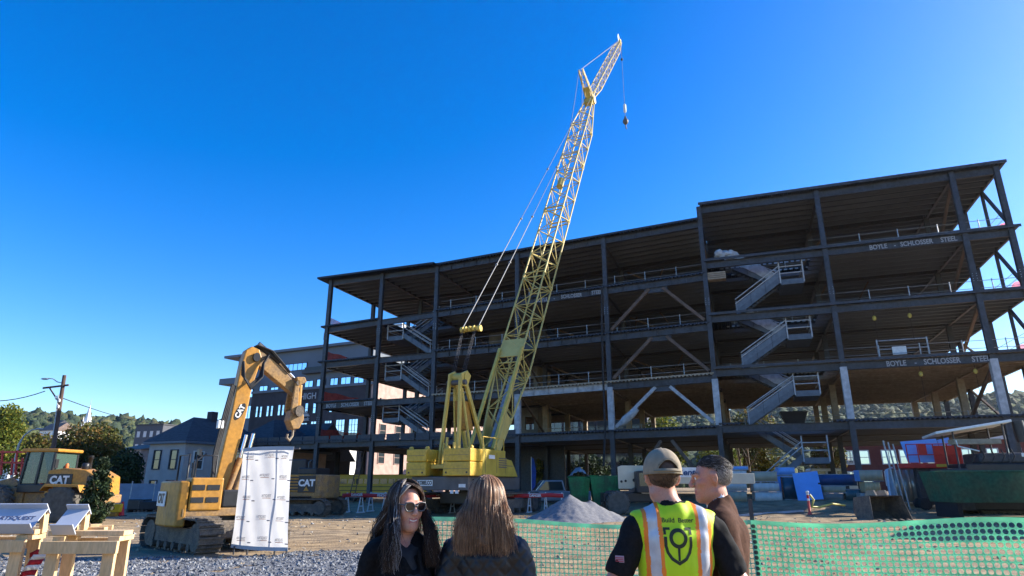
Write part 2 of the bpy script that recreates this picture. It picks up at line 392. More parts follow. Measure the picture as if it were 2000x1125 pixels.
hb.f = [(j * na + i, j * na + i + 1, (j + 1) * na + i + 1, (j + 1) * na + i) for j in range(len(ts)) for i in range(na - 1)]
hb.m = [0] * len(hb.f); hb.sm = [True] * len(hb.f)
tag(hb.build('hill', mat('hill_ground', (0.05, 0.06, 0.03), 0.95, var=0.3, scale=0.05), flip=False), 'long wooded ridge behind the town', 'hill', kind='structure')
FM = [mat('forest_a', (0.042, 0.062, 0.024), 0.9, var=0.45, scale=0.35, bump=1, bscale=0.9, bdist=1.2), mat('forest_b', (0.062, 0.076, 0.026), 0.9, var=0.45, scale=0.35, bump=1, bscale=0.9, bdist=1.2),
      mat('forest_c', (0.09, 0.084, 0.030), 0.9, var=0.45, scale=0.35, bump=1, bscale=0.9, bdist=1.2), mat('forest_d', (0.034, 0.052, 0.024), 0.9, var=0.45, scale=0.35, bump=1, bscale=0.9, bdist=1.2)]
fb = MB()
for i in range(10000):
    az = random.uniform(11, 46) if random.random() < 0.52 else -random.uniform(19, 46)
    t = random.random() ** 0.75
    p = hill_p(az, t); r = (2.2 + 4.6 * random.random() ** 2) * (0.8 + 0.3 * t)
    fb.ball(p + Vector((0, 0, r * 0.3)), (r, r, r * random.uniform(0.8, 1.25)), 2, random.choice((0, 0, 1, 1, 2, 3, 3)), jit=0.95)
tag(fb.build('hillside_forest', FM, flip=False), 'dense autumn forest covering the ridge', 'forest', kind='stuff')

# ---------------------------------------------------------------- air
hzm = bpy.data.materials.new('haze_air'); hzm.use_nodes = True; _n = hzm.node_tree.nodes; _n.clear()
_v = _n.new('ShaderNodeVolumePrincipled'); _v.inputs['Color'].default_value = (0.86, 0.92, 1.0, 1); _v.inputs['Density'].default_value = 0.00006; _v.inputs['Anisotropy'].default_value = 0.6
_o = _n.new('ShaderNodeOutputMaterial'); hzm.node_tree.links.new(_v.outputs[0], _o.inputs['Volume'])
tag(MB().b2((-1750, -140, -6.5), (1750, 2700, 100)).build('haze', hzm), 'thin pale autumn haze over the site', 'haze', kind='stuff')

# ---------------------------------------------------------------- trees
def tree(name, label, loc, h, rx, rz, kind='olive', n=5000, leaf=0.3, trunk=0.22, base=0.3, cat='tree', group=None, clumps=60, shape=1.0, multi=0):
    root = empty(name, loc, random.random() * 6, label, cat, group)
    cz = h * base + (h * (1 - base)) / 2; hz = h * (1 - base) / 2
    tb = MB(); tb.pipe([(0, 0, -0.3), (0.05, 0, h * base * 0.6), (0.1, 0.08, h * base + hz * 0.5), (0.0, 0.1, h * base + hz * 1.3)], [trunk, trunk * 0.8, trunk * 0.5, trunk * 0.12], 8)
    for k in range(9):
        a = k * 2.4 + random.random(); z0 = h * base * random.uniform(0.75, 1.25) + hz * 0.1 * k; L = rx * random.uniform(0.6, 0.95)
        tb.pipe([(0.08, 0.05, z0), (math.cos(a) * L * 0.5, math.sin(a) * L * 0.5, z0 + hz * 0.25), (math.cos(a) * L, math.sin(a) * L, z0 + hz * 0.6)], [trunk * 0.35, trunk * 0.22, trunk * 0.06], 5)
    tb.build('trunk', M['bark'], root, flip=False)
    cl = []
    for k in range(clumps):
        u = RNG.normal(size=3); u /= np.linalg.norm(u); rr = (0.35 + 0.65 * RNG.random() ** 0.5)
        if shape != 1.0:                                                    # cone-like crowns
            zf = RNG.random() ** 1.3 * 0.97; a = RNG.random() * 2 * PI; rr = (0.45 + 0.55 * RNG.random()) * rx * (1 - zf) ** shape * min(1, 0.55 + 4 * zf)
            cl.append((math.cos(a) * rr, math.sin(a) * rr, cz - hz + 2 * hz * zf)); continue
        cl.append((u[0] * rr * rx, u[1] * rr * rz_(rz, rx), cz + u[2] * rr * hz))
    cl = np.array(cl); idx = RNG.integers(0, clumps, n)
    sp = 0.26 * rx if shape == 1.0 else 0.11 * rx
    P = cl[idx] + RNG.normal(0, 1, (n, 3)) * sp * np.array([1, 1, 0.8])
    if shape == 1.0:
        keep = ((P[:, 0] / (rx * 1.12)) ** 2 + (P[:, 1] / (rz_(rz, rx) * 1.12)) ** 2 + ((P[:, 2] - cz) / (hz * 1.1)) ** 2) < 1
        P = P[keep]; idx = idx[keep]; n = len(P)
    d1 = RNG.normal(size=(n, 3)); d1 /= np.linalg.norm(d1, axis=1)[:, None]
    d2 = np.cross(d1, RNG.normal(size=(n, 3))); d2 /= np.linalg.norm(d2, axis=1)[:, None]
    s = leaf * RNG.uniform(0.6, 1.3, (n, 1))
    V = np.stack([P - d1 * s, P + d2 * s * 0.6, P + d1 * s, P - d2 * s * 0.6], 1).reshape(-1, 3)
    me = bpy.data.meshes.new('crown'); me.from_pydata(V.tolist(), [], np.arange(4 * n).reshape(-1, 4).tolist())
    for mm in LEAF[kind]: me.materials.append(mm)
    cm = RNG.choice([0, 0, 0, 1, 1, 2], clumps)
    mi = np.where(RNG.random(n) < 0.75, cm[idx], RNG.integers(0, 3, n))
    me.polygons.foreach_set('material_index', mi.astype(np.int32)); me.update()
    link('crown', me, root)
    return root
def rz_(rz, rx): return rz if rz else rx
def tr(name, label, px, Y, top, rpx, **k):
    p = at(px, 900, Y); zt = at(px, top, Y).z; g = gz(p.x, Y)
    return tree(name, label, (p.x, Y, g), zt - g, rpx * Y / 1298, 0, **k)
tr('broadleaf_tree', 'bright yellow-green tree at the left edge of the photo', -8, 66, 792, 40, kind='lime', n=8000, leaf=0.16, clumps=70, base=0.22)
tr('broadleaf_tree', 'large olive autumn tree right of the utility pole', 168, 72, 826, 58, kind='olive', n=14000, leaf=0.17, clumps=110, base=0.2)
tr('broadleaf_tree', 'brownish olive tree directly behind the loader cab', 72, 78, 848, 48, kind='olive', n=8000, leaf=0.18, clumps=70, base=0.2)
tr('broadleaf_tree', 'round dark green tree beside the grey house', 250, 56, 878, 30, kind='dark', n=6000, leaf=0.14, clumps=60, base=0.2)
tr('conifer', 'young dark evergreen in front of the wheel loader hood', 203, 28.5, 893, 33, kind='dark', n=8000, leaf=0.07, trunk=0.05, base=0.05, shape=0.85, clumps=110)
tr('broadleaf_tree', 'green tree seen through the frame right of the insulated brace', 1300, 98, 812, 42, kind='lime', n=7000, leaf=0.22, clumps=60, base=0.2)
tr('broadleaf_tree', 'leafy olive tree behind the zigzag stair', 1478, 96, 800, 48, kind='olive', n=8000, leaf=0.22, clumps=60, base=0.2)
tr('broadleaf_tree', 'dark tree under the frame above the green containers', 1150, 92, 890, 42, kind='dark', n=5000, leaf=0.2, clumps=50, base=0.12)
tr('broadleaf_tree', 'dark shrub-like tree behind the telehandler boom', 1235, 94, 893, 32, kind='dark', n=4000, leaf=0.2, clumps=40, base=0.1)
tr('broadleaf_tree', 'green tree between the stair landing and the brick houses', 1620, 90, 860, 30, kind='olive', n=5000, leaf=0.18, clumps=50, base=0.3)
tr('broadleaf_tree', 'small green tree left of the two men behind the frame', 1405, 90, 868, 40, kind='lime', n=5000, leaf=0.16, clumps=40, base=0.35)
tr('cypress', 'narrow yellow-green cypress beside the blue feather flag', 1053, 62, 889, 9, kind='gold', n=2500, leaf=0.09, trunk=0.06, base=0.06, clumps=40)
tr('cypress', 'golden cypress behind the left crate stacks', 1492, 66, 881, 11, kind='gold', n=2500, leaf=0.09, trunk=0.06, base=0.06, clumps=40)
for k, (px, Y, top) in enumerate(((1424, 78, 852), (1448, 80, 848), (1466, 76, 850), (1632, 84, 850))):
    p = at(px, 930, Y); zt = at(px, top, Y).z; rt = empty('bare_tree', (p.x, Y, 0), k, ['slim bare tree trunk just right of the front column behind the crates', 'forked bare trunk second from that front column', 'bare trunk left of the golden cypress', 'dark bare trunk beside the brick houses'][k], 'tree', 'bare trunks behind the frame')
    tb = MB(); tb.pipe([(0, 0, -0.2), (0.1, 0, zt * 0.5), (-0.1, 0.1, zt)], [0.2, 0.15, 0.05], 7); tb.build('trunk', M['bark'], rt, flip=False)
    for j in range(5):
        a = j * 2.1 + k; z0 = zt * (0.4 + 0.1 * j)
        MB().pipe([(0, 0, z0), (math.cos(a) * 0.6, math.sin(a) * 0.6, z0 + 0.8), (math.cos(a) * 1.1, math.sin(a) * 1.1, z0 + 1.8)], [0.07, 0.05, 0.02], 5).build('branch', M['bark'], rt, flip=False)

# ---------------------------------------------------------------- far buildings
def plane_uv(root, rz, px, py, y0=0.0):
    """local (x, z) on the root's plane y = y0 seen at photo pixel (px, py)"""
    dx = Vector((math.cos(rz), math.sin(rz), 0)); dn = Vector((-math.sin(rz), math.cos(rz), 0)); o = Vector(root) + dn * y0
    a = Vector((0, 0, CAM_H)); r = at(px, py, 1.0) - a
    t = (o - a).dot(dn) / r.dot(dn); p = a + r * t
    return (p - o).dot(dx), p.z - root[2]
def window(root, x0, x1, z0, z1, y=0.0, nx=2, nz=1, fm=None, gm=None, fw=0.09, side=None, name='window'):
    """frame and pane; side maps local (u, out, z) to root axes for walls on other faces"""
    f = side or (lambda u, o, z: (u, y - o, z))
    mb = MB()
    def bx(u0, u1, o0, o1, za, zb):
        P = [f(u, o, z) for z in (za, zb) for u, o in ((u0, o0), (u1, o0), (u1, o1), (u0, o1))]
        mb.add(P, [(3, 2, 1, 0), (4, 5, 6, 7), (0, 1, 5, 4), (1, 2, 6, 5), (2, 3, 7, 6), (3, 0, 4, 7)])
    bx(x0 - fw, x1 + fw, -0.02, 0.12, z0 - fw, z0); bx(x0 - fw, x1 + fw, -0.02, 0.12, z1, z1 + fw)
    bx(x0 - fw, x0, -0.02, 0.12, z0, z1); bx(x1, x1 + fw, -0.02, 0.12, z0, z1)
    for k in range(1, nx): u = x0 + (x1 - x0) * k / nx; bx(u - fw * 0.35, u + fw * 0.35, -0.01, 0.08, z0, z1)
    for k in range(1, nz): z = z0 + (z1 - z0) * k / nz; bx(x0, x1, -0.01, 0.07, z - fw * 0.3, z + fw * 0.3)
    wn = mb.build(name, fm or M['trim'], root)
    pb = MB(); pb.add([f(x0, 0.03, z0), f(x1, 0.03, z0), f(x1, 0.03, z1), f(x0, 0.03, z1)], [(0, 1, 2, 3)])
    pb.build('pane', gm or M['window'], wn, solid=0.01)
    return wn

# the office block of brick toned by shade and sun with grey upper storeys
OC = at(722, 905, 105); OC.z = 0; ORZ = -R(25.7)
ob = empty('office_building', OC, ORZ, 'brick office block, toned dark on its shaded front, with grey upper storeys and square blue windows', 'building')
ou = lambda px, py, y0=0: plane_uv(OC, ORZ, px, py, y0)
zb = ou(700, 752)[1]; zt = ou(700, 667)[1]; xl = ou(489, 800)[0]; xg = ou(456, 760)[0]
MB().b2((xl, 0.0, -1), (-0.6, 26, zb)).build('brick_wall', M['brickdk'], ob)  # brick darkened for the shade on this front
MB().b2((-0.6, -0.02, -1), (0, 45, zb + 0.4)).build('end_wall', M['brickpink'], ob)  # the same brick, coloured paler for the sun on this end
MB().b2((xg, 0.3, 6), (xl, 22, zb)).build('corner_bay', M['greyclad'], ob)
MB().b2((xg, 0.4, zb), (-1.0, 25, zt)).build('upper_storeys', M['greyclad'], ob)
MB().b2((xg - 3.2, -0.35, zt - 0.35), (-4, 25.5, zt + 0.1)).build('roof_slab', M['greyclad'], ob)
x0, z0 = ou(441, 754); x1, z1 = ou(470, 740); MB().b2((x0, -1.6, z0), (xl, 1, z1)).build('balcony_slab', M['greyclad'], ob)
MB().b2((ou(593, 731)[0], -0.5, ou(593, 731)[1]), (ou(690, 731)[0], 0.3, ou(593, 726)[1])).build('terrace_rail', M['steel'], ob)
x0, z0 = ou(593, 726); x1, z1 = ou(690, 708); MB().b2((x0, 0.15, z0), (x1, 0.5, z1)).build('recess_dark', M['blackm'], ob)  # black slab on the wall, painted in for the dark of the recess
MB().b2((ou(700, 700)[0], 4, zt), (2, 20, zt + 3.5)).build('roof_plant', M['white'], ob)
S8 = lambda x, y: (430 + x * 0.2222, 650 + y * 0.2222)
def win8(a, b, c, d, nx, nz, y=0.0, grow=0.0):
    gx_, gy_ = (c - a) * 0.07, (d - b) * 0.07; p = ou(*S8(a - gx_, d + gy_)); q = ou(*S8(c + gx_, b - gy_)); window(ob, p[0], q[0], p[1], q[1], y, nx, nz, fm=M['steel_hi'])
win8(525, 265, 735, 335, 6, 1, 0.4)
for q in ((330, 470, 400, 550), (430, 480, 495, 540), (730, 425, 800, 515), (835, 410, 910, 505), (955, 402, 1020, 495), (1050, 392, 1130, 485), (1165, 390, 1245, 475)): win8(*q, 2, 1, 0.4)
win8(130, 648, 258, 750, 5, 1, 0.3); win8(200, 500, 275, 565, 3, 1, 0.3)
for q in ((310, 655, 336, 735), (345, 655, 371, 735), (405, 650, 432, 728), (442, 648, 468, 725), (505, 640, 533, 720), (541, 640, 567, 718), (640, 630, 668, 712), (745, 625, 775, 705), (815, 615, 845, 700), (855, 612, 885, 697), (960, 600, 990, 690), (1000, 597, 1030, 687), (1100, 590, 1130, 680), (1140, 587, 1170, 677)): win8(*q, 1, 2)
for q in ((500, 810, 545, 885), (590, 805, 640, 885), (685, 800, 760, 888), (795, 785, 868, 885), (915, 780, 978, 890), (1015, 772, 1092, 900), (1130, 767, 1208, 900)): win8(*q, 3, 3)
for q in ((895, 1045, 955, 1085), (995, 1045, 1070, 1082), (1115, 1040, 1188, 1077)): win8(*q, 2, 1)
wl = mat('sign_white', (0.34, 0.35, 0.37), 0.5, var=0)
p = ou(603, 774.5); text('HIGH', 1.5, wl, ob, (p[0], -0.12, p[1]), (1, 0, 0), extrude=0.05, bold=0.02)
p = ou(597, 819); q = ou(606, 808)
text('Bank', 0.9, wl, ob, (p[0], -0.12, p[1]), (1, 0, 0), extrude=0.05, bold=0.02)
MB().prism([(p[0] - 0.9, p[1] + 0.5), (p[0] + 0.9, p[1] + 0.5), (p[0], p[1] + 1.5)], -0.1, -0.02).build('emblem', wl, ob)
for i in range(9):
    for zz in (zb - 4.2, zb - 8.4, zb - 12.6):
        window(ob, 2 + i * 4.4, 3.6 + i * 4.4, zz, zz + 2.0, side=lambda u, o, z: (o, u, z), nx=1, nz=2, fm=M['brickpink'], gm=M['glass'])
MB().b2((xl, -0.25, zb - 0.1), (0.2, 0.0, zb + 0.35)).build('cornice', M['greyclad'], ob)
# the white shop behind the podium columns
p0 = at(555, 905, 88); sh = empty('shop_building', (p0.x, 88, 0), -R(24), 'low white sunlit shop with an orange poster behind the podium columns', 'building')
w_ = 4.2; h_ = at(580, 858, 88).z
MB().b2((0, 0, -0.5), (w_ * 1.15, 9, h_)).build('wall', M['white'], sh); MB().b2((-0.3, -0.5, h_), (w_ * 1.15 + 0.3, 9.3, h_ + 0.3)).build('roof', M['shingle'], sh)
pm = mat('poster_orange', (0.75, 0.25, 0.05), 0.5, var=0.5, scale=3, col2=(0.7, 0.55, 0.2))
MB().b2((3.2, -0.08, 2.6), (4.3, -0.02, 4.8)).build('poster', pm, sh); MB().b2((0.3, -1.0, 2.1), (w_ * 1.15, -0.02, 2.3)).build('canopy', M['white'], sh)
for k in range(3): window(sh, 0.4 + k * 1.05, 1.2 + k * 1.05, 0.4, 1.9, nx=1, fm=M['trim'], gm=M['glass'])

def hip_house(name, label, px, Y, rz, wx, dy, eave, ridge_, wallm, rk=0.5):
    p = at(px, 930, Y); h = empty(name, (p.x, Y, 0), rz, label, 'house')
    MB().b2((0, 0, -1), (wx, dy, eave)).build('wall', wallm, h)
    e = 0.45; a = [(-e, -e, eave), (wx + e, -e, eave), (wx + e, dy + e, eave), (-e, dy + e, eave)]
    i = min(wx, dy) * rk
    r0, r1 = ((i, dy / 2, ridge_), (wx - i, dy / 2, ridge_)) if wx >= dy else ((wx / 2, i, ridge_), (wx / 2, dy - i, ridge_))
    rb = MB()
    if wx >= dy: rb.add(a + [r0, r1], [(0, 1, 5, 4), (1, 2, 5), (2, 3, 4, 5), (3, 0, 4), (3, 2, 1, 0)])
    else: rb.add(a + [r0, r1], [(0, 1, 4), (1, 2, 5, 4), (2, 3, 5), (3, 0, 4, 5), (3, 2, 1, 0)])
    ro = rb.build('roof', M['shingle'], h)
    MB().b2((-e, -e, eave - 0.22), (wx + e, dy + e, eave - 0.02)).build('eave', M['greyclad'], h)
    return h, ro
h1, r1 = hip_house('grey_house', 'pale lilac two-storey house with dark hip roof left of the excavator', 283, 62, -R(24), 4.8, 9.5, 5.45, 7.9, M['lilac'])
for x0, x1 in ((0.9, 1.7), (3.1, 3.9)):
    window(h1, x0, x1, 3.0, 4.6, nx=1, nz=2, fm=M['shingle'], gm=M['glass']); window(h1, x0, x1, 0.3, 1.9, nx=1, nz=2, fm=M['shingle'], gm=M['glass'])
for k in range(3): window(h1, 1.0 + k * 2.8, 2.0 + k * 2.8, 3.0, 4.5, side=lambda u, o, z: (4.8 + o, u, z), nx=1, nz=2, gm=M['glass'])
MB().b2((2.1, 4.2, 6.8), (2.8, 4.9, 8.6)).build('chimney', M['brickdk'], r1)
h2, r2 = hip_house('rear_house', 'second dark-roofed house behind the excavator boom', 428, 66, -R(24), 6.5, 8, 4.9, 8.1, M['brickpink'])
MB().b2((5.2, 3.4, 6.8), (5.7, 3.9, 8.7)).build('chimney', M['brickpink'], r2)
for k in range(3): window(h2, 0.8 + k * 2, 1.6 + k * 2, 2.8, 4.2, nx=1, nz=2, gm=M['glass'])
# gabled house with the pointed dormers
p = at(492, 905, 72); gh = empty('gabled_house', (p.x, 72, 0), -R(24), 'dark gabled house with pale-trimmed dormer behind the banner', 'house')
MB().b2((0, 0, -1), (7, 8, 4.2)).build('wall', M['brickdk'], gh)
MB().prism([(-0.5, 4.1), (8.5, 4.1), (4.0, 8.2)], -0.4, 7.4, plane='yz').build('roof', M['shingle'], gh)
dr = MB().prism([(1.0, 4.3), (4.6, 4.3), (2.8, 7.7)], -0.5, 3.5).build('dormer_gable', M['shingle'], gh)
tb = MB(); tb.bar((0.9, -0.6, 4.25), (2.8, -0.6, 7.8), 0.14, 0.3, (0, 1, 0)); tb.bar((4.7, -0.6, 4.25), (2.8, -0.6, 7.8), 0.14, 0.3, (0, 1, 0)); tb.build('gable_trim', M['trim'], gh)
window(gh, 2.3, 3.3, 4.7, 5.9, y=-0.52, nx=2, nz=2, gm=M['glass'])
MB().prism([(5.4, 4.3), (7.2, 4.3), (6.3, 6.2)], -0.4, 3.0).build('dormer_gable', M['shingle'], gh)
window(gh, 5.9, 6.7, 4.4, 5.3, y=-0.42, nx=2, nz=1, gm=M['window'])
MB().b2((0.1, 2.4, 5.5), (0.7, 3.0, 8.4)).build('chimney', M['brickpink'], gh)
# far dark apartment block on the slope
p = at(258, 880, 190); ap = empty('apartment_block', (p.x, 190, 0), -R(20), 'dark far apartment block with small pale windows below the ridge', 'building')
za, zc = 0, at(290, 832, 190).z
MB().b2((0, 0, 0), (10.5, 14, zc)).build('wall', mat('dark_wall', (0.09, 0.095, 0.11), 0.9, var=0.1), ap)
MB().b2((-0.2, -0.2, zc), (10.7, 14.2, zc + 0.4)).build('roof', M['shingle'], ap)
for i in range(4):
    for j in range(2): window(ap, 1 + i * 2.5, 1.9 + i * 2.5, zc - 3.2 - j * 3.6, zc - 1.7 - j * 3.6, nx=1, gm=M['trim'])
p = at(222, 900, 120); bz = empty('flat_roof_building', (p.x, 120, 0), -R(22), 'brown sloped-roof building with white rooftop units beyond the olive tree', 'building')
zc = at(240, 868, 120).z; MB().b2((0, 0, 0), (6.5, 12, zc - 1)).build('wall', M['brickpink'], bz)
MB().add([(-0.4, -0.4, zc - 1), (6.9, -0.4, zc - 1), (6.9, 12, zc + 1.6), (-0.4, 12, zc + 1.6), (-0.4, 12, zc - 1), (6.9, 12, zc - 1)], [(0, 1, 2, 3), (3, 2, 5, 4), (0, 3, 4), (1, 5, 2), (0, 4, 5, 1)]).build('roof', M['brownroof'], bz)
for k in range(2): MB().b2((0.6 + k * 3.2, 8.2, zc + 0.6), (2.6 + k * 3.2, 9.6, zc + 2.0)).build('rooftop_unit', M['white'], bz, bevel=0.1)
for k, (px, py, Y, wd, rf) in enumerate(((78, 842, 240, 9, 'brownroof'), (92, 836, 250, 5, 'shingle'), (15, 880, 200, 10, 'brownroof'), (140, 846, 250, 7, 'shingle'))):
    p = at(px, py, Y); hh = empty('far_house', (p.x, Y, 0), -R(25 + 10 * k), ['small white far house with red-brown roof left of the utility pole', 'white gabled far house next to the utility pole', 'far house low at the left photo edge', 'tiny far white house behind the olive tree'][k], 'house', 'far houses below the ridge')
    MB().b2((0, 0, 0), (wd, 7, p.z)).build('wall', M['white'], hh)
    MB().prism([(-0.4, p.z), (7.4, p.z), (3.5, p.z + 3)], -0.4, wd + 0.4, plane='yz').build('roof', M[rf], hh)
p = at(169, 830, 260); stp = empty('church_steeple', (p.x, 260, 0), 0.5, 'slender white church steeple rising above the olive tree', 'steeple')
zc = at(169, 826, 260).z; zt_ = at(171, 792, 260).z
MB().b2((-1.6, -1.6, 0), (1.6, 1.6, zc)).build('tower', M['white'], stp); MB().tube((0, 0, zc), (0, 0, zt_), 1.35, 0.12, 8, smooth=False).build('spire', M['white'], stp)
MB().tube((0, 0, zt_), (0, 0, zt_ + 3), 0.12, 0.04, 5).build('finial', M['galv'], stp)
for sx in (-1, 1): MB().tube((sx * 1.3, -1.3, zc), (sx * 1.3, -1.3, zc + 2.4), 0.3, 0.03, 5).build('pinnacle', M['white'], stp)

# brick row houses, glazed block behind the frame
p = at(1640, 930, 98); rh = empty('row_house', (p.x, 98, 0), -R(20.1), 'red brick row houses with white framed windows under the right bays', 'house')
MB().b2((0, 0, -1), (24, 9, 7.6)).build('wall', M['redbrick'], rh); MB().b2((-0.2, -0.5, 7.6), (24.2, 9, 8.2)).build('cornice', M['trim'], rh)
for i, x in enumerate((0.6, 3.1, 6.0, 8.3, 10.6, 13.4, 16.0, 19, 21.4)):
    wd = (1.5, 1.1, 1.7, 1.0, 1.8, 1.4, 1.6, 1.2, 1.5)[i]
    for z0 in (1.5, 4.5): window(rh, x, x + wd, z0, z0 + 1.8, nx=2 if wd > 1.2 else 1, nz=2, gm=M['window'], fw=0.14)
p = at(1004, 900, 118); gl = empty('glazed_building', (p.x, 118, 0), -R(20), 'dark glazed building seen through the insulated storey', 'building')
MB().b2((0, 0, 0), (24, 12, 13.5)).build('wall', M['steel'], gl)
for i in range(8):
    for j in range(3): window(gl, 0.4 + i * 3, 3.0 + i * 3, 1 + j * 4.2, 4.4 + j * 4.2, nx=2, fm=M['steel'], gm=M['glass'])
# ---------------------------------------------------------------- the steel frame
FB = Vector((24.163, 46.0, 0.0)); FRZ = -R(20.1)
fr = empty('steel_frame', FB, FRZ, 'dark five-storey structural steel frame under construction with stairs and metal decks', 'building')
def lin(pts, s):
    if s <= pts[0][0]: return pts[0][1]
    for (a, b), (c, d) in zip(pts, pts[1:]):
        if s <= c: return b + (d - b) * (s - a) / (c - a)
    return pts[-1][1]
LV = {2: ([(-54, 5.42), (-25, 5.5), (-9, 5.72)], 5.88), 3: ([(-46, 9.02), (-25, 9.3), (-9, 9.73)], 10.12),
      4: ([(-46, 12.98), (-25, 13.35), (-9, 13.8)], 14.42), 5: ([(-46, 16.5), (-33, 17.05), (-9, 17.95)], 18.95),
      6: ([(-46, 21.45), (-33, 21.5), (-9, 22.62)], 23.88)}
def zl(L, s, right=None):
    if right is None: right = s > -9.0
    return LV[L][1] if right else lin(LV[L][0], s)
COLS = [-45.3, -39.3, -33.3, -25.2, -17.2, -9.0, 0.0, 9.2, 12.0]
ROWS = [0.0, 8.0, 16.0, 24.0]
CW = 0.36
def wcol(s, t, z0, z1, name='column', m=None, wd=CW):
    mb = MB(); h = wd
    mb.b2((s - h / 2, t - h / 2, z0), (s + h / 2, t - h / 2 + 0.035, z1)); mb.b2((s - h / 2, t + h / 2 - 0.035, z0), (s + h / 2, t + h / 2, z1))
    mb.b2((s - 0.03, t - h / 2 + 0.035, z0), (s + 0.03, t + h / 2 - 0.035, z1))
    return mb.build(name, m or M['steel_hi'], fr)
for s in COLS:
    for t in ROWS:
        if s == 12.0 and t not in (0.0, 8.0, 16.0, 24.0): continue
        top = zl(6, s, s >= -9.0) + (0.02 if t == 0 else -0.4)
        base = -0.6 if s < 8 else 0.2
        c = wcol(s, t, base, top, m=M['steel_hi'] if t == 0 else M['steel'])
        if t == 0:   # splice plates and base plate
            for zz in (7.4, 15.6):
                MB().b2((s - 0.21, -0.205, zz - 0.35), (s + 0.21, -0.183, zz + 0.35)).build('splice_plate', M['steel_hi'], c)
                bb_ = MB()
                for bx_ in (-0.12, 0.12):
                    for bz_2 in (-0.26, -0.1, 0.1, 0.26): bb_.tube((s + bx_, -0.225, zz + bz_2), (s + bx_, -0.205, zz + bz_2), 0.03, n=6)
                tag(bb_.build('splice_bolts', M['galv'], c), kind='stuff')
        if s in (-25.2, -17.2, -9.0, 0.0, 9.2) and t == 0:      # sprayed coating on one storey
            MB().b2((s - 0.23, -0.25, zl(2, s) + 0.1), (s + 0.23, 0.23, zl(3, s) - 0.35)).build('column_coating', M['firew'], c)
        if t > 0 and -26 < s < 10:
            MB().b2((s - 0.24, t - 0.24, zl(2, s) + 0.1), (s + 0.24, t + 0.24, zl(3, s) - 0.35)).build('column_coating', M['firep'], c)
# front and rear girders, bay by bay
for L in (2, 3, 4, 5, 6):
    for a, b in zip(COLS, COLS[1:]):
        rt = a >= -9.0
        za, zb_ = zl(L, a, rt), zl(L, b, rt)
        for t in ROWS:
            h = 0.54 if t == 0 else 0.5
            if L == 6 and t == 0 and rt: h = 0.6
            hh = Vector((0, 0, h / 2))
            mm = M['steel_hi'] if t == 0 else M['steel']
            if L == 3 and t == 0 and a == -25.2: mm = M['firew']
            if L == 3 and t > 0 and a > -26: mm = M['firep']
            p, q = Vector((a + 0.19, t, za - 0.02)) - hh, Vector((b - 0.19, t, zb_ - 0.02)) - hh
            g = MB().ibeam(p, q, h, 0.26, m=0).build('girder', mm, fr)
            if t == 0 and L == 2 and a < -26:   # closure plates along the podium edge
                n_ = 4
                for k in range(n_):
                    u = a + (b - a) * (k + 0.06) / n_; v = a + (b - a) * (k + 0.94) / n_
                    MB().b2((u, -0.26, zl(2, u, False) - 0.12), (v, -0.2, zl(2, u, False) + 0.5)).build('edge_plate', M['steel'], g)
            if t == 0 and L in (3, 4, 5, 6) and not rt and a > -34:   # stiffener plates on the web
                sb = MB()
                for k in range(1, 6): u = p.lerp(q, k / 6); sb.b2((u.x - 0.01, -0.125, u.z - h / 2 + 0.03), (u.x + 0.01, -0.012, u.z + h / 2 - 0.03))
                sb.build('stiffener', mm, g)
# depth girders and the floor joists that run along the frame
for L in (2, 3, 4, 5, 6):
    for s in COLS:
        rt = s >= -9.0
        z = zl(L, s, rt) - 0.3
        mm = M['firep'] if (L == 3 and s > -26) else M['steel']
        for a, b in zip(ROWS, ROWS[1:]): MB().ibeam((s, a + 0.19, z), (s, b - 0.19, z), 0.48, 0.2).build('cross_beam', mm, fr)
    for k in range(1, 21):
        t = 8.0 / 7 * k
        if k % 7 == 0: continue
        for seg in ((-45.3, -33.3, False), (-33.3, -9.0, False), (-9.0, 12.0, True)):
            a, b, rt = seg
            if rt and t < 4 and L < 6: a = -1.0        # the stair well
            if not rt and t < 4 and a < -40 and L < 6: b = -39.3
            mm = M['firep'] if (L == 3 and a > -34) else M['joist']
            MB().ibeam((a, t, zl(L, a, rt) - 0.33), (b, t, zl(L, b, rt) - 0.33), 0.34, 0.16).build('joist', mm, fr)
# metal decks: real corrugation across the frame
def deck(L, a, b, t0, t1, rt, name='floor_deck', th=0.10):
    mb = MB(); n = max(2, int((b - a) / 0.3)); mm = M['firep'] if (L == 3 and a > -34) else M['deck']
    prof = []
    for i in range(n):
        s0 = a + (b - a) * i / n; w_ = (b - a) / n
        for k, dz in ((0.0, 0), (0.12, -0.07), (0.5, -0.07), (0.62, 0)): prof.append((s0 + w_ * k, dz))
    prof.append((b, 0))
    V = []
    for s, dz in prof:
        z = zl(L, s, rt) + 0.06
        V += [(s, t0, z + dz), (s, t1, z + dz), (s, t1, z + th), (s, t0, z + th)]
    F = []
    for i in range(len(prof) - 1):
        o = i * 4; q = o + 4
        F += [(o, o + 1, q + 1, q), (o + 3, q + 3, q + 2, o + 2), (o, q, q + 3, o + 3), (o + 1, o + 2, q + 2, q + 1)]
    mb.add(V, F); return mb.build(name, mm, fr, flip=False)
for L in (2, 3, 4, 5):
    deck(L, -45.9, -39.3, -0.3, 24.3, False); deck(L, -39.3, -33.3, 4.2, 24.3, False); deck(L, -33.3, -31.4, -0.3, 24.3, False)
    deck(L, -31.4, -9.0, -0.3, 8.0, False); deck(L, -26.0, -9.0, 8.0, 24.3, False); deck(L, -31.4, -26.0, 13.0, 24.3, False)
    deck(L, -9.0, -1.0, 4.2, 24.3, True); deck(L, -9.0, -7.4, -0.3, 4.2, True); deck(L, -1.0, 12.5, -0.3, 24.3, True)
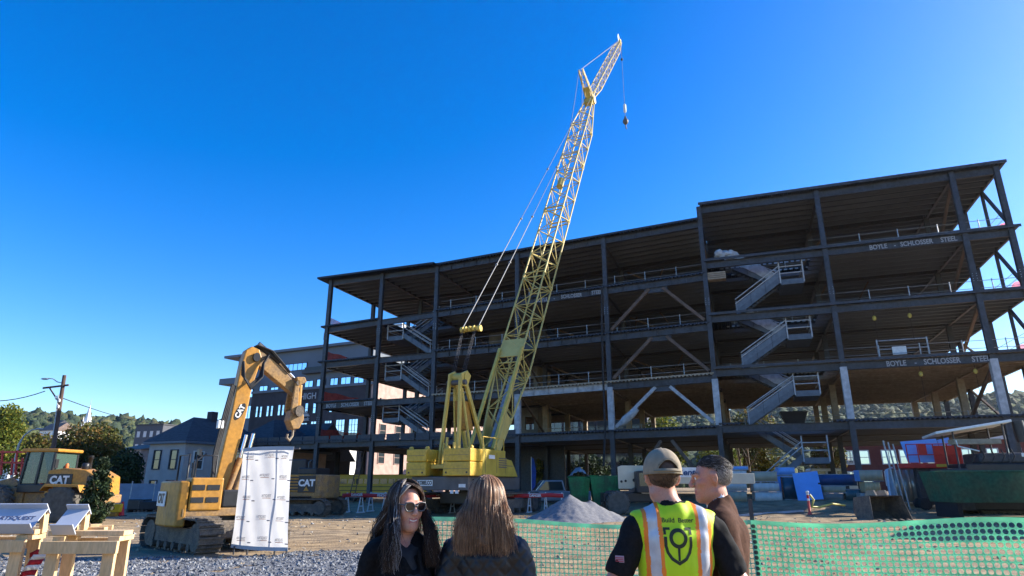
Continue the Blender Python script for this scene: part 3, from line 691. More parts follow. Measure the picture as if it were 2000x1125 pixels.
deck(6, -46.4, -33.3, -0.9, 24.6, False, 'roof_deck', 0.14); deck(6, -33.3, -9.1, -0.5, 24.6, False, 'roof_deck', 0.14); deck(6, -8.9, 12.6, -0.5, 24.6, True, 'roof_deck', 0.14)
MB().b2((-9.0, -0.52, 23.9), (12.6, -0.46, 24.12)).build('roof_edge_angle', M['steel_hi'], fr)
for L in (3, 4, 5): MB().b2((-9.0, -0.36, zl(L, 0) + 0.0), (12.55, -0.3, zl(L, 0) + 0.2)).build('slab_edge_angle', M['steel_hi'], fr)
# pale strips added to imitate dashes of daylight through the deck flutes
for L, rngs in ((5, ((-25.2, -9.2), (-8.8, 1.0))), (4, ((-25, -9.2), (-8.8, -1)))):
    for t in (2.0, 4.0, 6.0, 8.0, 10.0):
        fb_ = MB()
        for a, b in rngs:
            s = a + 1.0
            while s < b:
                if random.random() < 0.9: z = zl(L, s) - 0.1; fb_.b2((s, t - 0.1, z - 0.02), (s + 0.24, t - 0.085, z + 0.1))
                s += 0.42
        tag(fb_.build('daylight_dash', M['galv'], fr), kind='stuff')
# podium running on to the left
for s in (-54.5, -51.5, -48.5):
    for t in (0.3, 8.0): wcol(s, t, -0.6, zl(2, s) - 0.5, 'podium_column', M['steel'])
g = MB().ibeam((-55, 0, 5.1), (-45.5, 0, 5.1), 0.62, 0.26).build('podium_girder', M['steel_hi'], fr)
for k in range(7): MB().b2((-54.9 + k * 1.36, -0.26, 5.25), (-53.65 + k * 1.36, -0.2, 5.95)).build('edge_plate', M['steel'], g)
deck(2, -55.2, -45.9, -0.3, 12, False, 'podium_deck')
# braces: chevrons in the bay left of the tall part, plus the deeper ones
def brace(p, q, m, w_=0.26, name='brace'): return MB().bar(p, q, w_, w_, (0, 1, 0)).build(name, m, fr, bevel=0.02)
sm = -13.0
for L, m in ((2, 'firew'), (3, 'rust'), (4, 'rust')):
    zt_ = zl(L + 1, sm) - 0.62
    for e in (-16.9, -9.35): brace((e, 0.05, zl(L, e, False) + 0.35), (sm + (-0.55 if e < sm else 0.55), 0.05, zt_), M[m])
    MB().b2((sm - 0.95, 0.0, zt_ - 0.35), (sm + 0.95, 0.05, zt_ + 0.1)).build('gusset_plate', M['steel_hi'], fr)
for e in (-16.0, -10.0): brace((e, 0.05, 1.2), (sm + (-0.4 if e < sm else 0.4), 0.05, 4.85), M['rust'])
bc = MB(); a_, b_ = Vector((-16.6, 0.05, 6.1)), Vector((-15.1, 0.05, 7.35))
bc.pipe([a_, a_.lerp(b_, 0.3), a_.lerp(b_, 0.7), b_], [0.1, 0.36, 0.3, 0.2], 8).build('loose_wrapping', M['firew'], fr)
for L, s0 in ((3, -16.9), (4, -16.9), (5, -16.9), (3, -24.8), (4, -24.8)):
    brace((s0 + 0.3, 8.2, zl(L + 1, s0, False) - 0.7), (s0 + 6.8, 8.2, zl(L, s0, False) + 0.3), M['rust'], 0.18)
    brace((s0 + 0.2, 16.2, zl(L + 1, s0, False) - 0.7), (s0 + 6.8, 16.2, zl(L, s0, False) + 0.3), M['rust'], 0.18)
for L in (2, 3, 4, 5):
    for s in (9.2, -9.0): brace((s, 0.4, zl(L + 1, s, True) - 0.8), (s, 7.7, zl(L, s, True) + 0.3), M['rust'], 0.2)
    brace((-24.9, 0.3, zl(L + 1, -25, False) - 0.7), (-24.9, 7.7, zl(L, -25) + 0.2), M['rust'], 0.16)
for L in (2, 3, 4, 5):       # right end wall bracing, in the sun
    z0, z1 = zl(L, 12) + 0.1, zl(L + 1, 12) - 0.55
    brace((12.0, 3.4, z1), (12.0, 0.3, z0 + 0.6), M['steel_hi'], 0.2); brace((12.0, 3.5, z1), (12.0, 3.5, z0), M['steel_hi'], 0.2)
    brace((12.0, 8.3, z0), (12.0, 15.7, z1), M['rust'], 0.16)
# safety cables and their posts
CB = mat('wire_rope', (0.30, 0.29, 0.27), 0.5, 0.4, var=0.1)
for L in (3, 4, 5):
    for seg in ((-33.1, -9.2, False), (-1.0, 12.0, True), (-8.8, -1.2, True)):
        a, b, rt = seg; y = 0.6 if seg[0] > -5 or not rt else 4.4
        for dz in (0.55, 1.1): MB().tube((a, y, zl(L, a, rt) + dz), (b, y, zl(L, b, rt) + dz), 0.022, n=5).build('safety_cable', CB, fr)
        s = a + 1.0
        while s < b:
            MB().tube((s, y, zl(L, s, rt) + 0.1), (s, y, zl(L, s, rt) + 1.2), 0.04, n=5).build('rail_post', M['galv'], fr); s += 2.6
        for dz in (0.6, 1.15, 1.9, 2.6): MB().tube((a, 15.5, zl(L, a, rt) + dz), (b, 15.5, zl(L, b, rt) + dz), 0.035, n=5).build('safety_cable', CB, fr)
    for dz in (0.55, 1.1): MB().tube((12.1, 0.3, zl(L, 12) + dz + 0.6), (12.1, 23.7, zl(L, 12) + dz + 0.6), 0.02, n=5).build('safety_cable', CB, fr)
for L in (2, 3, 4, 5):
    for y in (7.7, 11.5, 19.5, 23.7):
        for a, b, rt in ((-45.0, -33.4, False), (-25.9, -9.2, False), (-8.8, 11.9, True)):
            for dz in (0.6, 1.15): MB().tube((a, y, zl(L, a, rt) + dz), (b, y, zl(L, b, rt) + dz), 0.028, n=5).build('safety_cable', CB, fr)
            s = a + 0.8 + 0.5 * (y % 3)
            while s < b: MB().bar((s, y, zl(L, s, rt) + 0.1), (s, y, zl(L, s, rt) + 1.25), 0.06, 0.06).build('rail_post', M['galv'], fr); s += 4.1
for k in range(14):
    L = random.choice((3, 4, 5)); s = random.uniform(-24, 8); rt = s > -9
    brace((s, random.choice((8.3, 16.3)), zl(L, s, rt) + 0.2), (s + random.choice((-2.2, 2.2, 3.5)), 16.3 if k % 2 else 8.3, zl(L + 1, s, rt) - 0.6), M['rust'], 0.12)
# red debris netting
def net(p, q, h, m, name='debris_netting', nseg=14):
    p, q = Vector(p), Vector(q); V = []; d = (q - p); nrm = Vector((-d.y, d.x, 0)).normalized()
    for i in range(nseg + 1):
        for k in range(4):
            f = i / nseg; v = p.lerp(q, f) + Vector((0, 0, h * k / 3 - (0.06 * math.sin(f * PI * 4) if k == 3 else 0))) + nrm * (0.06 * math.sin(i * 1.9 + k))
            V.append(v)
    F = [(i * 4 + k, i * 4 + 4 + k, i * 4 + 5 + k, i * 4 + 1 + k) for i in range(nseg) for k in range(3)]
    return MB().add(V, F, 0, True).build(name, m, fr)
net((-33.0, 6.5, zl(5, -33) + 0.15), (-25.4, 6.5, zl(5, -25) + 0.15), 1.5, M['rednet'])
net((-45.6, 0.3, zl(5, -45) + 0.1), (-45.6, 16, zl(5, -45) + 0.1), 1.1, M['pinknet'])
for L in (4, 3, 2): net((-45.5, 0.3, zl(L, -45) + 0.1), (-45.5, 7.5, zl(L, -45) + 0.1), 1.15, M['rednet'])
for k in range(7):
    MB().tube((-45.6, 0.6 + k * 2.2, zl(5, -45)), (-45.6, 0.6 + k * 2.2, zl(5, -45) + 1.25), 0.03, n=5).build('rail_post', M['steel'], fr)
for L in (5, 4, 3, 2):
    net((12.3, 1.2, zl(L, 12) + 0.15), (12.3, 4.2, zl(L, 12) + 0.15), 1.0, M['pinknet'], nseg=6)
    net((11.9, 9.0, zl(L, 12) + 0.15), (11.9, 15.0, zl(L, 12) + 0.15), 0.5, M['pinknet'], nseg=6)
# tripod rail anchors seen against the light on the left floors
for L in (3, 4, 5):
    for t in (9.5, 17.0):
        z = zl(L, -43) + 0.1; a = (-44.6, t, z + 1.5)
        tb = MB()
        for dx in (-0.7, 0.0, 0.7): tb.tube((-44.6 + dx, t + abs(dx) * 0.3, z), a, 0.05, n=5)
        tb.build('rail_tripod', M['steel'], fr)
# block stair core
cw_ = mat('core_block', (0.20, 0.19, 0.175), 0.95, var=0.25, scale=1.2, bump=0.3)
for L in (2, 3, 4):
    z0, z1 = zl(L, -29) + 0.0, zl(L + 1, -29) - 0.35
    wb = MB()
    wb.b2((-31.3, 8.3, z0), (-26.1, 8.6, z0 + 1.2)); wb.b2((-31.3, 8.3, z0 + 2.4), (-26.1, 8.6, z1))
    for a, b in ((-31.3, -29.9), (-28.2, -27.4), (-26.5, -26.1)): wb.b2((a, 8.3, z0 + 1.2), (b, 8.6, z0 + 2.4))
    wb.b2((-31.3, 8.6, z0), (-31.0, 12.9, z1)); wb.b2((-26.4, 8.6, z0), (-26.1, 12.9, z1))
    wb.build('core_wall', cw_, fr)
MB().b2((-32.0, 8.3, -0.5), (-23.5, 8.6, 5.0)).build('ground_wall', M['steel'], fr)
# stairs
def stair(s0, s1, t0, wd, z0, z1, name, netm=False, flip=1):
    """one flight rising from (s0, z0) to (s1, z1)"""
    st = empty(name, (0, 0, 0)); st.parent = fr
    for t in (t0, t0 + wd): MB().bar((s0, t, z0 + 0.05), (s1, t, z1 + 0.05), 0.06, 0.42, (0, 0, 1)).build('stringer', M['stairgrey'], st)
    n = 11; tb = MB()
    for k in range(n):
        f = (k + 0.5) / n; tb.box((s0 + (s1 - s0) * f, t0 + wd / 2, z0 + (z1 - z0) * f), (0.3, wd - 0.08, 0.05))
    tag(tb.build('treads', M['stairgrey'], st), kind='stuff')
    for t in (t0, t0 + wd):
        for dz in (0.8, 1.15): MB().tube((s0, t - 0.06, z0 + dz), (s1, t - 0.06, z1 + dz), 0.042, n=6).build('handrail', M['firew'], st)
        for f in (0.02, 0.34, 0.67, 0.98): x = s0 + (s1 - s0) * f; z = z0 + (z1 - z0) * f; MB().bar((x, t - 0.02, z - 0.1), (x, t - 0.02, z + 1.0), 0.05, 0.05).build('baluster', M['firew'] if f < 0.1 else M['steel'], st)
    if netm: MB().quad((s0, t0 - 0.04, z0 + 0.27), (s1, t0 - 0.04, z1 + 0.27), (s1, t0 - 0.04, z1 + 0.72), (s0, t0 - 0.04, z0 + 0.72)).build('infill_panel', M['infill'], st, solid=0.01)
    return st
M['infill'] = mat('grey_infill_mesh', (0.15, 0.175, 0.205), 0.5, 0.2, var=0.2, scale=4, alpha=0.85)
def landing(s0, s1, t0, t1, z, open_side):
    ld = empty('stair_landing', (0, 0, 0)); ld.parent = fr
    MB().b2((s0, t0, z - 0.42), (s1, t1, z)).build('platform', M['stairgrey'], ld)
    for dz in (0.5, 1.05):
        MB().tube((s0, t0, z + dz), (s1, t0, z + dz), 0.045, n=6).build('handrail', M['firew'], ld)
        e = s1 if open_side < 0 else s0
        MB().tube((e, t0, z + dz), (e, t1, z + dz), 0.045, n=6).build('handrail', M['firew'], ld)
    for s in (s0, s1): MB().bar((s, t0, z - 0.3), (s, t0, z + 1.55), 0.09, 0.09).build('baluster', M['firew'], ld)
for L in (1, 2, 3, 4):
    z0 = 0.6 if L == 1 else zl(L, -5) + 0.1; z1 = zl(L + 1, -5) + 0.1; zm = (z0 + z1) / 2 + 0.15
    stair(-6.9, -3.4, 0.3, 1.3, z0, zm, 'stair_flight', netm=L > 1); stair(-6.9, -3.4, 2.1, 1.3, z1, zm, 'stair_flight')
    landing(-3.4, -1.7, 0.25, 3.5, zm, -1)
    # tarpaulin draped on the upper flight
    if L > 1:
        V = []; n = 12
        for i in range(n + 1):
            f = i / n; x = -6.4 + 2.9 * f; z = z1 + (zm - z1) * f + 0.95
            for k in range(5): V.append((x, 1.98 - 0.05 * math.sin(i * 1.3 + k), z + 0.12 * math.sin(f * PI) - k * 0.24 - 0.05 * math.sin(i * 2.1)))
        MB().add(V, [(i * 5 + k, i * 5 + 5 + k, i * 5 + 6 + k, i * 5 + 1 + k) for i in range(n) for k in range(4)], 0, True).build('draped_sheet', M['firew'], fr)
for L in (2, 3, 4):
    z0 = zl(L, -36) + 0.1; z1 = zl(L + 1, -36) + 0.1; zm = (z0 + z1) / 2 + 0.05
    stair(-34.0, -37.0, 0.6, 1.2, z0, zm, 'stair_flight'); stair(-34.0, -37.0, 2.2, 1.2, z1, zm, 'stair_flight'); landing(-38.7, -37.0, 0.55, 3.5, zm, 1)
# lettering of the steel maker on the girders
for L, sz, ws in ((5, 0.34, (('BOYLE', -22.9), ('-', -21.75), ('SCHLOSSER', -20.2), ('STEEL', -17.95))), (5, 0.38, (('BOYLE', 3.6), ('-', 4.7), ('SCHLOSSER', 6.1), ('STEEL', 8.15))),
                  (3, 0.40, (('BOYLE', 3.4), ('-', 4.6), ('SCHLOSSER', 6.2), ('STEEL', 8.5))), (3, 0.36, (('BOYLE', -44.0), ('SCHLOSSER', -41.9), ('STEEL', -39.9)))):
    for tx, s in ws: text(tx, sz * 1.35, wl, fr, (s, -0.142, zl(L, s) - 0.32), (1, 0, 0), extrude=0.003, bold=0.012, sx=0.78)
# things standing on the decks
def deckthing(name, label, cat, s, t, L):
    p = Matrix.Rotation(FRZ, 4, 'Z') @ Vector((s, t, 0)) + FB; p.z = zl(L, s) + 0.18
    return empty(name, p, FRZ, label, cat)
o = deckthing('skip_tub', 'black tapered mortar tub standing on the second-floor deck', 'tub', -3.4, 5.2, 2)
MB().add([(-0.6, -0.45, 0), (0.6, -0.45, 0), (0.6, 0.45, 0), (-0.6, 0.45, 0), (-1.0, -0.7, 1.1), (1.0, -0.7, 1.1), (1.0, 0.7, 1.1), (-1.0, 0.7, 1.1)], [(3, 2, 1, 0), (0, 1, 5, 4), (1, 2, 6, 5), (2, 3, 7, 6), (3, 0, 4, 7)]).build('tub', M['blackm'], o, solid=0.05)
rb_ = MB(); rb_.pipe([(-1.02, -0.72, 1.1), (1.02, -0.72, 1.1), (1.02, 0.72, 1.1), (-1.02, 0.72, 1.1)], 0.05, 6, closed=True); rb_.build('rim', M['blackm'], o)
for k, (s, L, lab) in enumerate(((-7.6, 5, 'lumpy grey tarpaulin bundle on the top right floor edge'), (-6.8, 5, 'smaller grey sheeting heap beside the tarpaulin bundle'))):
    o = deckthing('tarp_bundle', lab, 'tarpaulin', s, 0.5, L); b = MB(); b.ball((0, 0, 0.4), (0.5, 0.35, 0.55 - 0.2 * k), 3, jit=0.9); b.build('sheet', M['firew'], o)
for s, lab in ((-8.2, 'pale lumber stack hung under the top right floor'),):
    o = deckthing('lumber_stack', lab, 'lumber', s, 0.2, 5)
    for i in range(4): MB().b2((-0.6, -0.3, -1.7 + i * 0.16), (0.8, 0.5, -1.58 + i * 0.16)).build('board', M['firep'], o)
o = deckthing('material_hoist', 'small guarded loading platform with pale sheet on the fourth floor', 'platform', 4.2, 0.9, 3)
for x in (-1.6, 1.6):
    MB().bar((x, 0, 0), (x, 0, 1.5), 0.09, 0.09).build('post', M['galv'], o)
for z in (0.75, 1.4): MB().tube((-1.6, 0, z), (1.6, 0, z), 0.05, n=6).build('rail', M['galv'], o)
MB().b2((-0.7, -0.1, 0.3), (0.2, -0.06, 0.9)).build('sheet', M['white'], o)
for k, (s, L) in enumerate(((2.7, 4), (5.0, 4), (5.0, 3), (8.3, 3))):
    p = Matrix.Rotation(FRZ, 4, 'Z') @ Vector((s, 0.8, 0)) + FB; p.z = zl(L, s) - 0.45
    o = empty('chain_block', p, FRZ, ['upper left yellow hoist block hung below the fourth-floor girder', 'upper right yellow hoist block hung below the fourth-floor girder', 'lower left yellow hoist block under the lettered girder', 'lower right yellow hoist block under the lettered girder'][k], 'hoist', 'chain hoists')
    MB().ball((0, 0, -0.55), (0.14, 0.1, 0.2), 2).build('body', mat('hoist_yellow', (0.5, 0.42, 0.1), 0.5), o)
    MB().tube((0, 0, -0.4), (0, 0, 0.05), 0.02, n=5).build('hook', M['steel'], o); MB().tube((0, 0, -0.7), (0, 0, -2.6), 0.015, n=5).build('chain', M['steel_hi'], o)
# ---------------------------------------------------------------- crawler crane
CR = Vector((-1.95, 39.2, 0.0)); CRZ = R(65)
cr = empty('crawler_crane', CR, CRZ, 'tall yellow crawler crane with lattice boom and jib in front of the frame', 'crane')
cu_ = lambda px, py, y0=0.0: plane_uv(CR, CRZ, px, py, y0)
def crawler(root, L, H, W, yc, name='crawler', shoes=40, m=None, sub=True, x0=0.0, Mx=None):
    """endless track along x: side frame, shoes, sprocket and rollers"""
    r = H / 2; flat = L - 2 * r; per = 2 * flat + 2 * PI * r
    cr_ = MB(Mx)
    cr_.b2((x0 - flat / 2, yc - W * 0.32, H * 0.28), (x0 + flat / 2, yc + W * 0.32, H * 0.72))
    for k in range(6): cr_.tube((x0 - flat / 2 * 0.8 + flat * 0.8 * k / 5, yc - W * 0.4, H * 0.2), (x0 - flat / 2 * 0.8 + flat * 0.8 * k / 5, yc + W * 0.4, H * 0.2), H * 0.11, n=10)
    for sx in (-1, 1): cr_.tube((x0 + sx * flat / 2, yc - W * 0.36, r), (x0 + sx * flat / 2, yc + W * 0.36, r), r * 0.8, n=16)
    o = cr_.build(name, M['mud'], root)
    pitch = per / shoes
    base = MB(); base.box((0, 0, 0), (pitch * 0.9, W, H * 0.05)); base.box((pitch * 0.3, 0, H * 0.045), (pitch * 0.14, W, H * 0.05)); base.box((-pitch * 0.3, 0, H * 0.04), (pitch * 0.1, W, H * 0.04)); base.box((0, 0, -H * 0.045), (pitch * 0.7, W * 0.3, H * 0.06))
    allm = MB(Mx); bme = None
    for k in range(shoes):
        d = k * pitch
        if d < flat: p = (x0 - flat / 2 + d, H); a = 0
        elif d < flat + PI * r: a = -(d - flat) / r; p = (x0 + flat / 2 - r * math.sin(a), r + r * math.cos(a))
        elif d < 2 * flat + PI * r: p = (x0 + flat / 2 - (d - flat - PI * r), 0); a = -PI
        else: a = -PI - (d - 2 * flat - PI * r) / r; p = (x0 - flat / 2 - r * math.sin(a), r + r * math.cos(a))
        ml = Matrix.Translation((p[0], yc, p[1])) @ Matrix.Rotation(-a, 4, 'Y')
        if sub:
            if bme is None: bo = base.build('track_shoe', m or M['mud'], o); bme = bo.data
            else: bo = link('track_shoe', bme, o)
            bo.matrix_local = (Mx @ ml) if Mx else ml
        else:
            allm.add([ml @ v for v in base.v], base.f)
    if not sub: tag(allm.build('track_shoes', m or M['mud'], o), kind='stuff')
    return o
for y in (-2.15, 2.15): crawler(cr, 6.8, 1.1, 0.95, y, shoes=52, sub=False, x0=-0.2)
MB().b2((-1.6, -1.7, 0.55), (1.4, 1.7, 1.2)).build('car_body', M['brown'], cr, bevel=0.05)
MB().tube((-0.1, 0, 1.15), (-0.1, 0, 1.5), 1.1, n=24).build('slewing_ring', M['blackm'], cr)
dk = MB().b2((-4.5, -1.75, 1.3), (2.0, 1.75, 2.0)).build('machine_deck', M['brown'], cr, bevel=0.04)
MB().b2((-4.53, 0.4, 1.52), (-4.505, 1.35, 1.82)).build('name_plate', M['white'], dk)
text('KOBELCO', 0.27, M['blackm'], dk, (-4.54, 0.875, 1.67), (0, -1, 0), extrude=0.002, bold=0.01, sx=0.72)
MB().b2((-4.53, -1.6, 1.45), (-4.505, -1.2, 1.62)).build('data_plate', M['white'], dk)
for y in (-1.1, -0.8): MB().b2((-4.56, y - 0.09, 1.14), (-4.5, y + 0.09, 1.3)).build('tail_lamp', M['white'], cr)
for y0, y1 in ((0.72, 1.98), (-1.98, -0.34)):
    for z0, z1 in ((2.02, 2.74), (2.76, 3.42)):
        MB().b2((-4.75, y0, z0), (-3.35, y1, z1)).build('counterweight', M['crane'], cr, bevel=0.05, seg=3)
    lb = MB()
    for y in (y0 + 0.12, y1 - 0.12): lb.lathe([(0.12, 3.4), (0.13, 3.52), (0.07, 3.58)], 10, (-4.45, y, 0))
    lb.build('lifting_lug', M['crane'], cr)
pn = MB(); pn.prism([(-3.3, 2.02), (1.3, 2.02), (1.0, 2.35), (0.4, 2.95), (-0.4, 3.0), (-0.45, 3.45), (-3.3, 3.45)], -1.95, -1.1)
sp = pn.build('side_housing', M['cranegreen'], cr, bevel=0.04)
MB().b2((-2.6, -1.985, 2.95), (-1.9, -1.955, 3.15)).build('label_plate', M['white'], sp)
for x in (-3.0, -1.6, -0.5): MB().b2((x, -1.962, 2.2), (x + 0.02, -1.952, 3.3)).build('door_seam', M['brown'], sp)
MB().b2((-0.3, -1.963, 2.6), (0.5, -1.952, 2.64)).build('door_seam', M['brown'], sp)
MB().prism([(-3.3, 2.02), (1.6, 2.02), (1.6, 2.9), (-3.3, 3.3)], 1.1, 1.9).build('engine_housing', M['blackm'], cr, bevel=0.04)
cb = MB(); cb.prism([(0.7, 2.05), (2.9, 2.05), (2.9, 3.2), (2.4, 4.0), (0.7, 4.0)], 0.75, 1.85)
co = cb.build('cab', M['blackm'], cr, bevel=0.04)
MB().b2((0.9, 0.73, 2.9), (2.3, 0.745, 3.8)).build('cab_window', M['glass'], co)
wb = MB()
for x in (-2.6, -1.4): wb.tube((x, -0.65, 2.6), (x, 0.65, 2.6), 0.42, n=18)
wb.build('winch_drum', M['brown'], cr)
MB().b2((-3.3, -0.9, 2.02), (-0.4, 0.9, 2.35)).build('winch_frame', M['crane'], cr, bevel=0.03)
MB().b2((-4.3, -0.3, 2.4), (-3.4, 0.7, 2.62)).build('rear_crossmember', M['cranepale'], cr, bevel=0.04)
# gantry
GT = (-2.75, 7.4)
for y in (-0.42, 0.5):
    MB().bar((-3.5, y * 1.3, 2.6), (GT[0] - 0.3, y * 0.75, GT[1]), 0.14, 0.26, (1, 0, 0)).build('gantry_leg', M['cranepale'], cr, bevel=0.02)
    MB().bar((-0.35, y * 1.3, 3.3), (GT[0] + 0.25, y * 0.7, GT[1]), 0.15, 0.3, (1, 0, 0)).build('gantry_leg', M['cranepale'], cr, bevel=0.02)
    MB().bar((-1.9, y * 1.1, 3.2), (GT[0] + 0.05, y * 0.55, 6.9), 0.1, 0.16, (1, 0, 0)).build('gantry_strut', M['cranepale'], cr, bevel=0.02)
gp_ = [(GT[0] - 0.45, GT[1] - 0.4), (GT[0] + 0.35, GT[1] - 0.4), (GT[0] + 0.75, GT[1] + 0.3), (GT[0] + 0.3, GT[1] + 0.55), (GT[0] - 0.35, GT[1] + 0.3)]
for y in (-0.44, 0.38): MB().prism(gp_, y, y + 0.1).build('gantry_head', M['cranepale'], cr, bevel=0.02)
MB().tube((GT[0] + 0.15, -0.5, GT[1] + 0.12), (GT[0] + 0.15, 0.5, GT[1] + 0.12), 0.27, n=14).build('gantry_sheave', M['cranepale'], cr)
MB().tube((GT[0] - 0.15, -0.6, GT[1] - 0.2), (GT[0] - 0.15, 0.6, GT[1] - 0.2), 0.15, n=12).build('gantry_pin', M['brown'], cr)
MB().prism([(-2.25, 4.6), (-1.3, 4.6), (-1.95, 6.2), (-2.6, 6.2)], -0.28, 0.28).build('gantry_plate', M['catyel'], cr, bevel=0.02)
for x, y in ((-3.6, 0.2), (-3.5, 0.5), (-3.9, -0.5)): MB().bar((x, y, 2.4), (x + 0.1, y * 0.9, 4.3 - abs(y)), 0.09, 0.12).build('stay_post', M['cranepale'], cr)
# panel joints, hoses, grime plates and steps on the machine
for y0, y1 in ((0.72, 1.98), (-1.98, -0.34)):
    for z in (2.38, 3.08): MB().b2((-4.765, y0 + 0.1, z - 0.008), (-4.752, y1 - 0.1, z + 0.008)).build('weld_seam', M['brown'], cr)
    for y in (y0 + 0.2, y1 - 0.2): MB().tube((-4.77, y, 2.2), (-4.752, y, 2.2), 0.05, n=10).build('lifting_eye', M['blackm'], cr)
for k in range(5): MB().pipe([(-3.2, -0.3 + 0.1 * k, 2.4), (-2.9 + 0.1 * k, -0.35 + 0.1 * k, 2.9), (-2.2, -0.3 + 0.12 * k, 3.1), (-1.2, -0.3 + 0.1 * k, 2.6)], 0.03, 6).build('hydraulic_hose', M['black'], cr)
for k in range(4): MB().b2((-4.1 + 0.02 * k, -1.99, 1.35 + 0.16 * k), (-3.7, -1.76, 1.38 + 0.16 * k)).build('step', M['blackm'], cr)
MB().pipe([(-3.2, -1.9, 3.45), (-3.2, -1.9, 4.1), (-0.6, -1.9, 4.1), (-0.6, -1.9, 3.45)], 0.025, 6).build('guard_rail', M['crane'], cr)
MB().pipe([(-1.5, -1.9, 3.45), (-1.5, -1.9, 4.1)], 0.025, 6).build('guard_rail', M['crane'], cr)
for k in range(5): MB().b2((-1.35, -1.965, 2.5 + 0.12 * k), (-0.3, -1.952, 2.56 + 0.12 * k)).build('louvre', M['brown'], cr)
# boom
foot = Vector((1.2, 0, 3.4)); q = cu_(1152, 198); top = Vector((q[0], 0, q[1]))
bd = (top - foot); BL = bd.length; bd.normalize(); bn = Vector((-bd.z, 0, bd.x))      # bn: towards the back of the boom
def lattice(p0, p1, sizes, panel, rc, rl, root, mm, chord='boom_chord', lace='lacing'):
    """four chords and zigzag lacing; sizes = [(fraction, half width, half depth)]"""
    d = p1 - p0; L = d.length; d = d.normalized(); nn = Vector((-d.z, 0, d.x)); yy = Vector((0, 1, 0))
    def hw(f):
        for (a, b, c), (e, g, h) in zip(sizes, sizes[1:]):
            if f <= e: k = (f - a) / (e - a); return b + (g - b) * k, c + (h - c) * k
        return sizes[-1][1:]
    n = max(2, int(round(L / panel)))
    def pt(f, i, j): a, b = hw(f); return p0 + d * (L * f) + yy * (a * i) + nn * (b * j)
    fs = sorted(set([k / n for k in range(n + 1)] + [s[0] for s in sizes]))
    for i, j in ((-1, -1), (1, -1), (1, 1), (-1, 1)): MB().pipe([pt(f, i, j) for f in fs], rc, 6).build(chord, mm, root)
    lb = MB(); edges = (((-1, -1), (1, -1)), ((1, -1), (1, 1)), ((1, 1), (-1, 1)), ((-1, 1), (-1, -1)))
    for k in range(n):
        f0, f1 = k / n, (k + 1) / n
        for e, (a, b) in enumerate(edges):
            A, B = (a, b) if (k + e) % 2 == 0 else (b, a)
            lb.tube(pt(f0, *A), pt(f1, *B), rl, n=5, caps=False)
            if k % 2 == 0: lb.tube(pt(f0, *a), pt(f0, *b), rl * 0.8, n=5, caps=False)
        if k % 4 == 0: lb.tube(pt(f0, -1, -1), pt(f0, 1, 1), rl * 0.7, n=5, caps=False)
    lb.build(lace, mm, root)
    return pt
bm_ = mat('boom_yellow', (0.56, 0.42, 0.12), 0.5, var=0.15, scale=1.2)
bpt = lattice(foot, top, [(0, 0.55, 0.2), (0.15, 0.86, 0.86), (0.86, 0.86, 0.86), (1.0, 0.42, 0.24)], 1.55, 0.075, 0.04, cr, bm_)
for f in (0.15, 0.34, 0.53, 0.72, 0.86):          # connections of the boom sections
    cbm = MB()
    for a, b in (((-1, -1), (1, -1)), ((1, -1), (1, 1)), ((1, 1), (-1, 1)), ((-1, 1), (-1, -1))):
        cbm.tube(bpt(f - 0.006, *a), bpt(f - 0.006, *b), 0.05, n=6); cbm.tube(bpt(f + 0.006, *a), bpt(f + 0.006, *b), 0.05, n=6)
        cbm.ball(bpt(f, *a), 0.13, 1)
    cbm.build('section_joint', bm_, cr)
pb = MB(); pb.quad(bpt(0.0, -1, -1), bpt(0.0, 1, -1), bpt(0.05, 1, -1), bpt(0.05, -1, -1)); pb.quad(bpt(0.0, -1, 1), bpt(0.0, -1, -1), bpt(0.06, -1, -1), bpt(0.06, -1, 1))
pb.quad(bpt(0.0, 1, 1), bpt(0.0, 1, -1), bpt(0.06, 1, -1), bpt(0.06, 1, 1)); pb.build('foot_plate', bm_, cr, solid=0.05)
fb2 = MB()
for f in (0.005,):
    for y in (-0.5, 0.5): fb2.tube(foot + Vector((0, y - 0.1, 0)), foot + Vector((0, y + 0.1, 0)), 0.25, n=12)
fb2.build('foot_pin', M['crane'], cr)
MB().quad(bpt(0.155, -1, 1), bpt(0.155, 1, 1), bpt(0.19, 1, 1), bpt(0.19, -1, 1)).build('cross_plate', bm_, cr, solid=0.06)
for y in (-0.8, 0.8):
    MB().bar((0.2, y, 3.6), bpt(0.17, 1 if y > 0 else -1, 1) + bn * 0.15, 0.18, 0.2).build('backstop', M['cranepale'], cr, bevel=0.02)
MB().bar(foot + Vector((0.1, 0, 0.4)), foot + bd * 6.2, 0.2, 0.06).build('boom_walkway', M['galv'], cr)
for k in range(3): MB().tube((0.7 + k * 0.35, -0.4, 2.3), foot + Vector((0.1, -0.4 + 0.3 * k, -0.1)), 0.04, n=6).build('hydraulic_hose', M['white'], cr)
MB().tube(bpt(0.60, 0, 1.1), bpt(0.625, 0, 1.1), 0.3, n=12).build('boom_winch', bm_, cr)
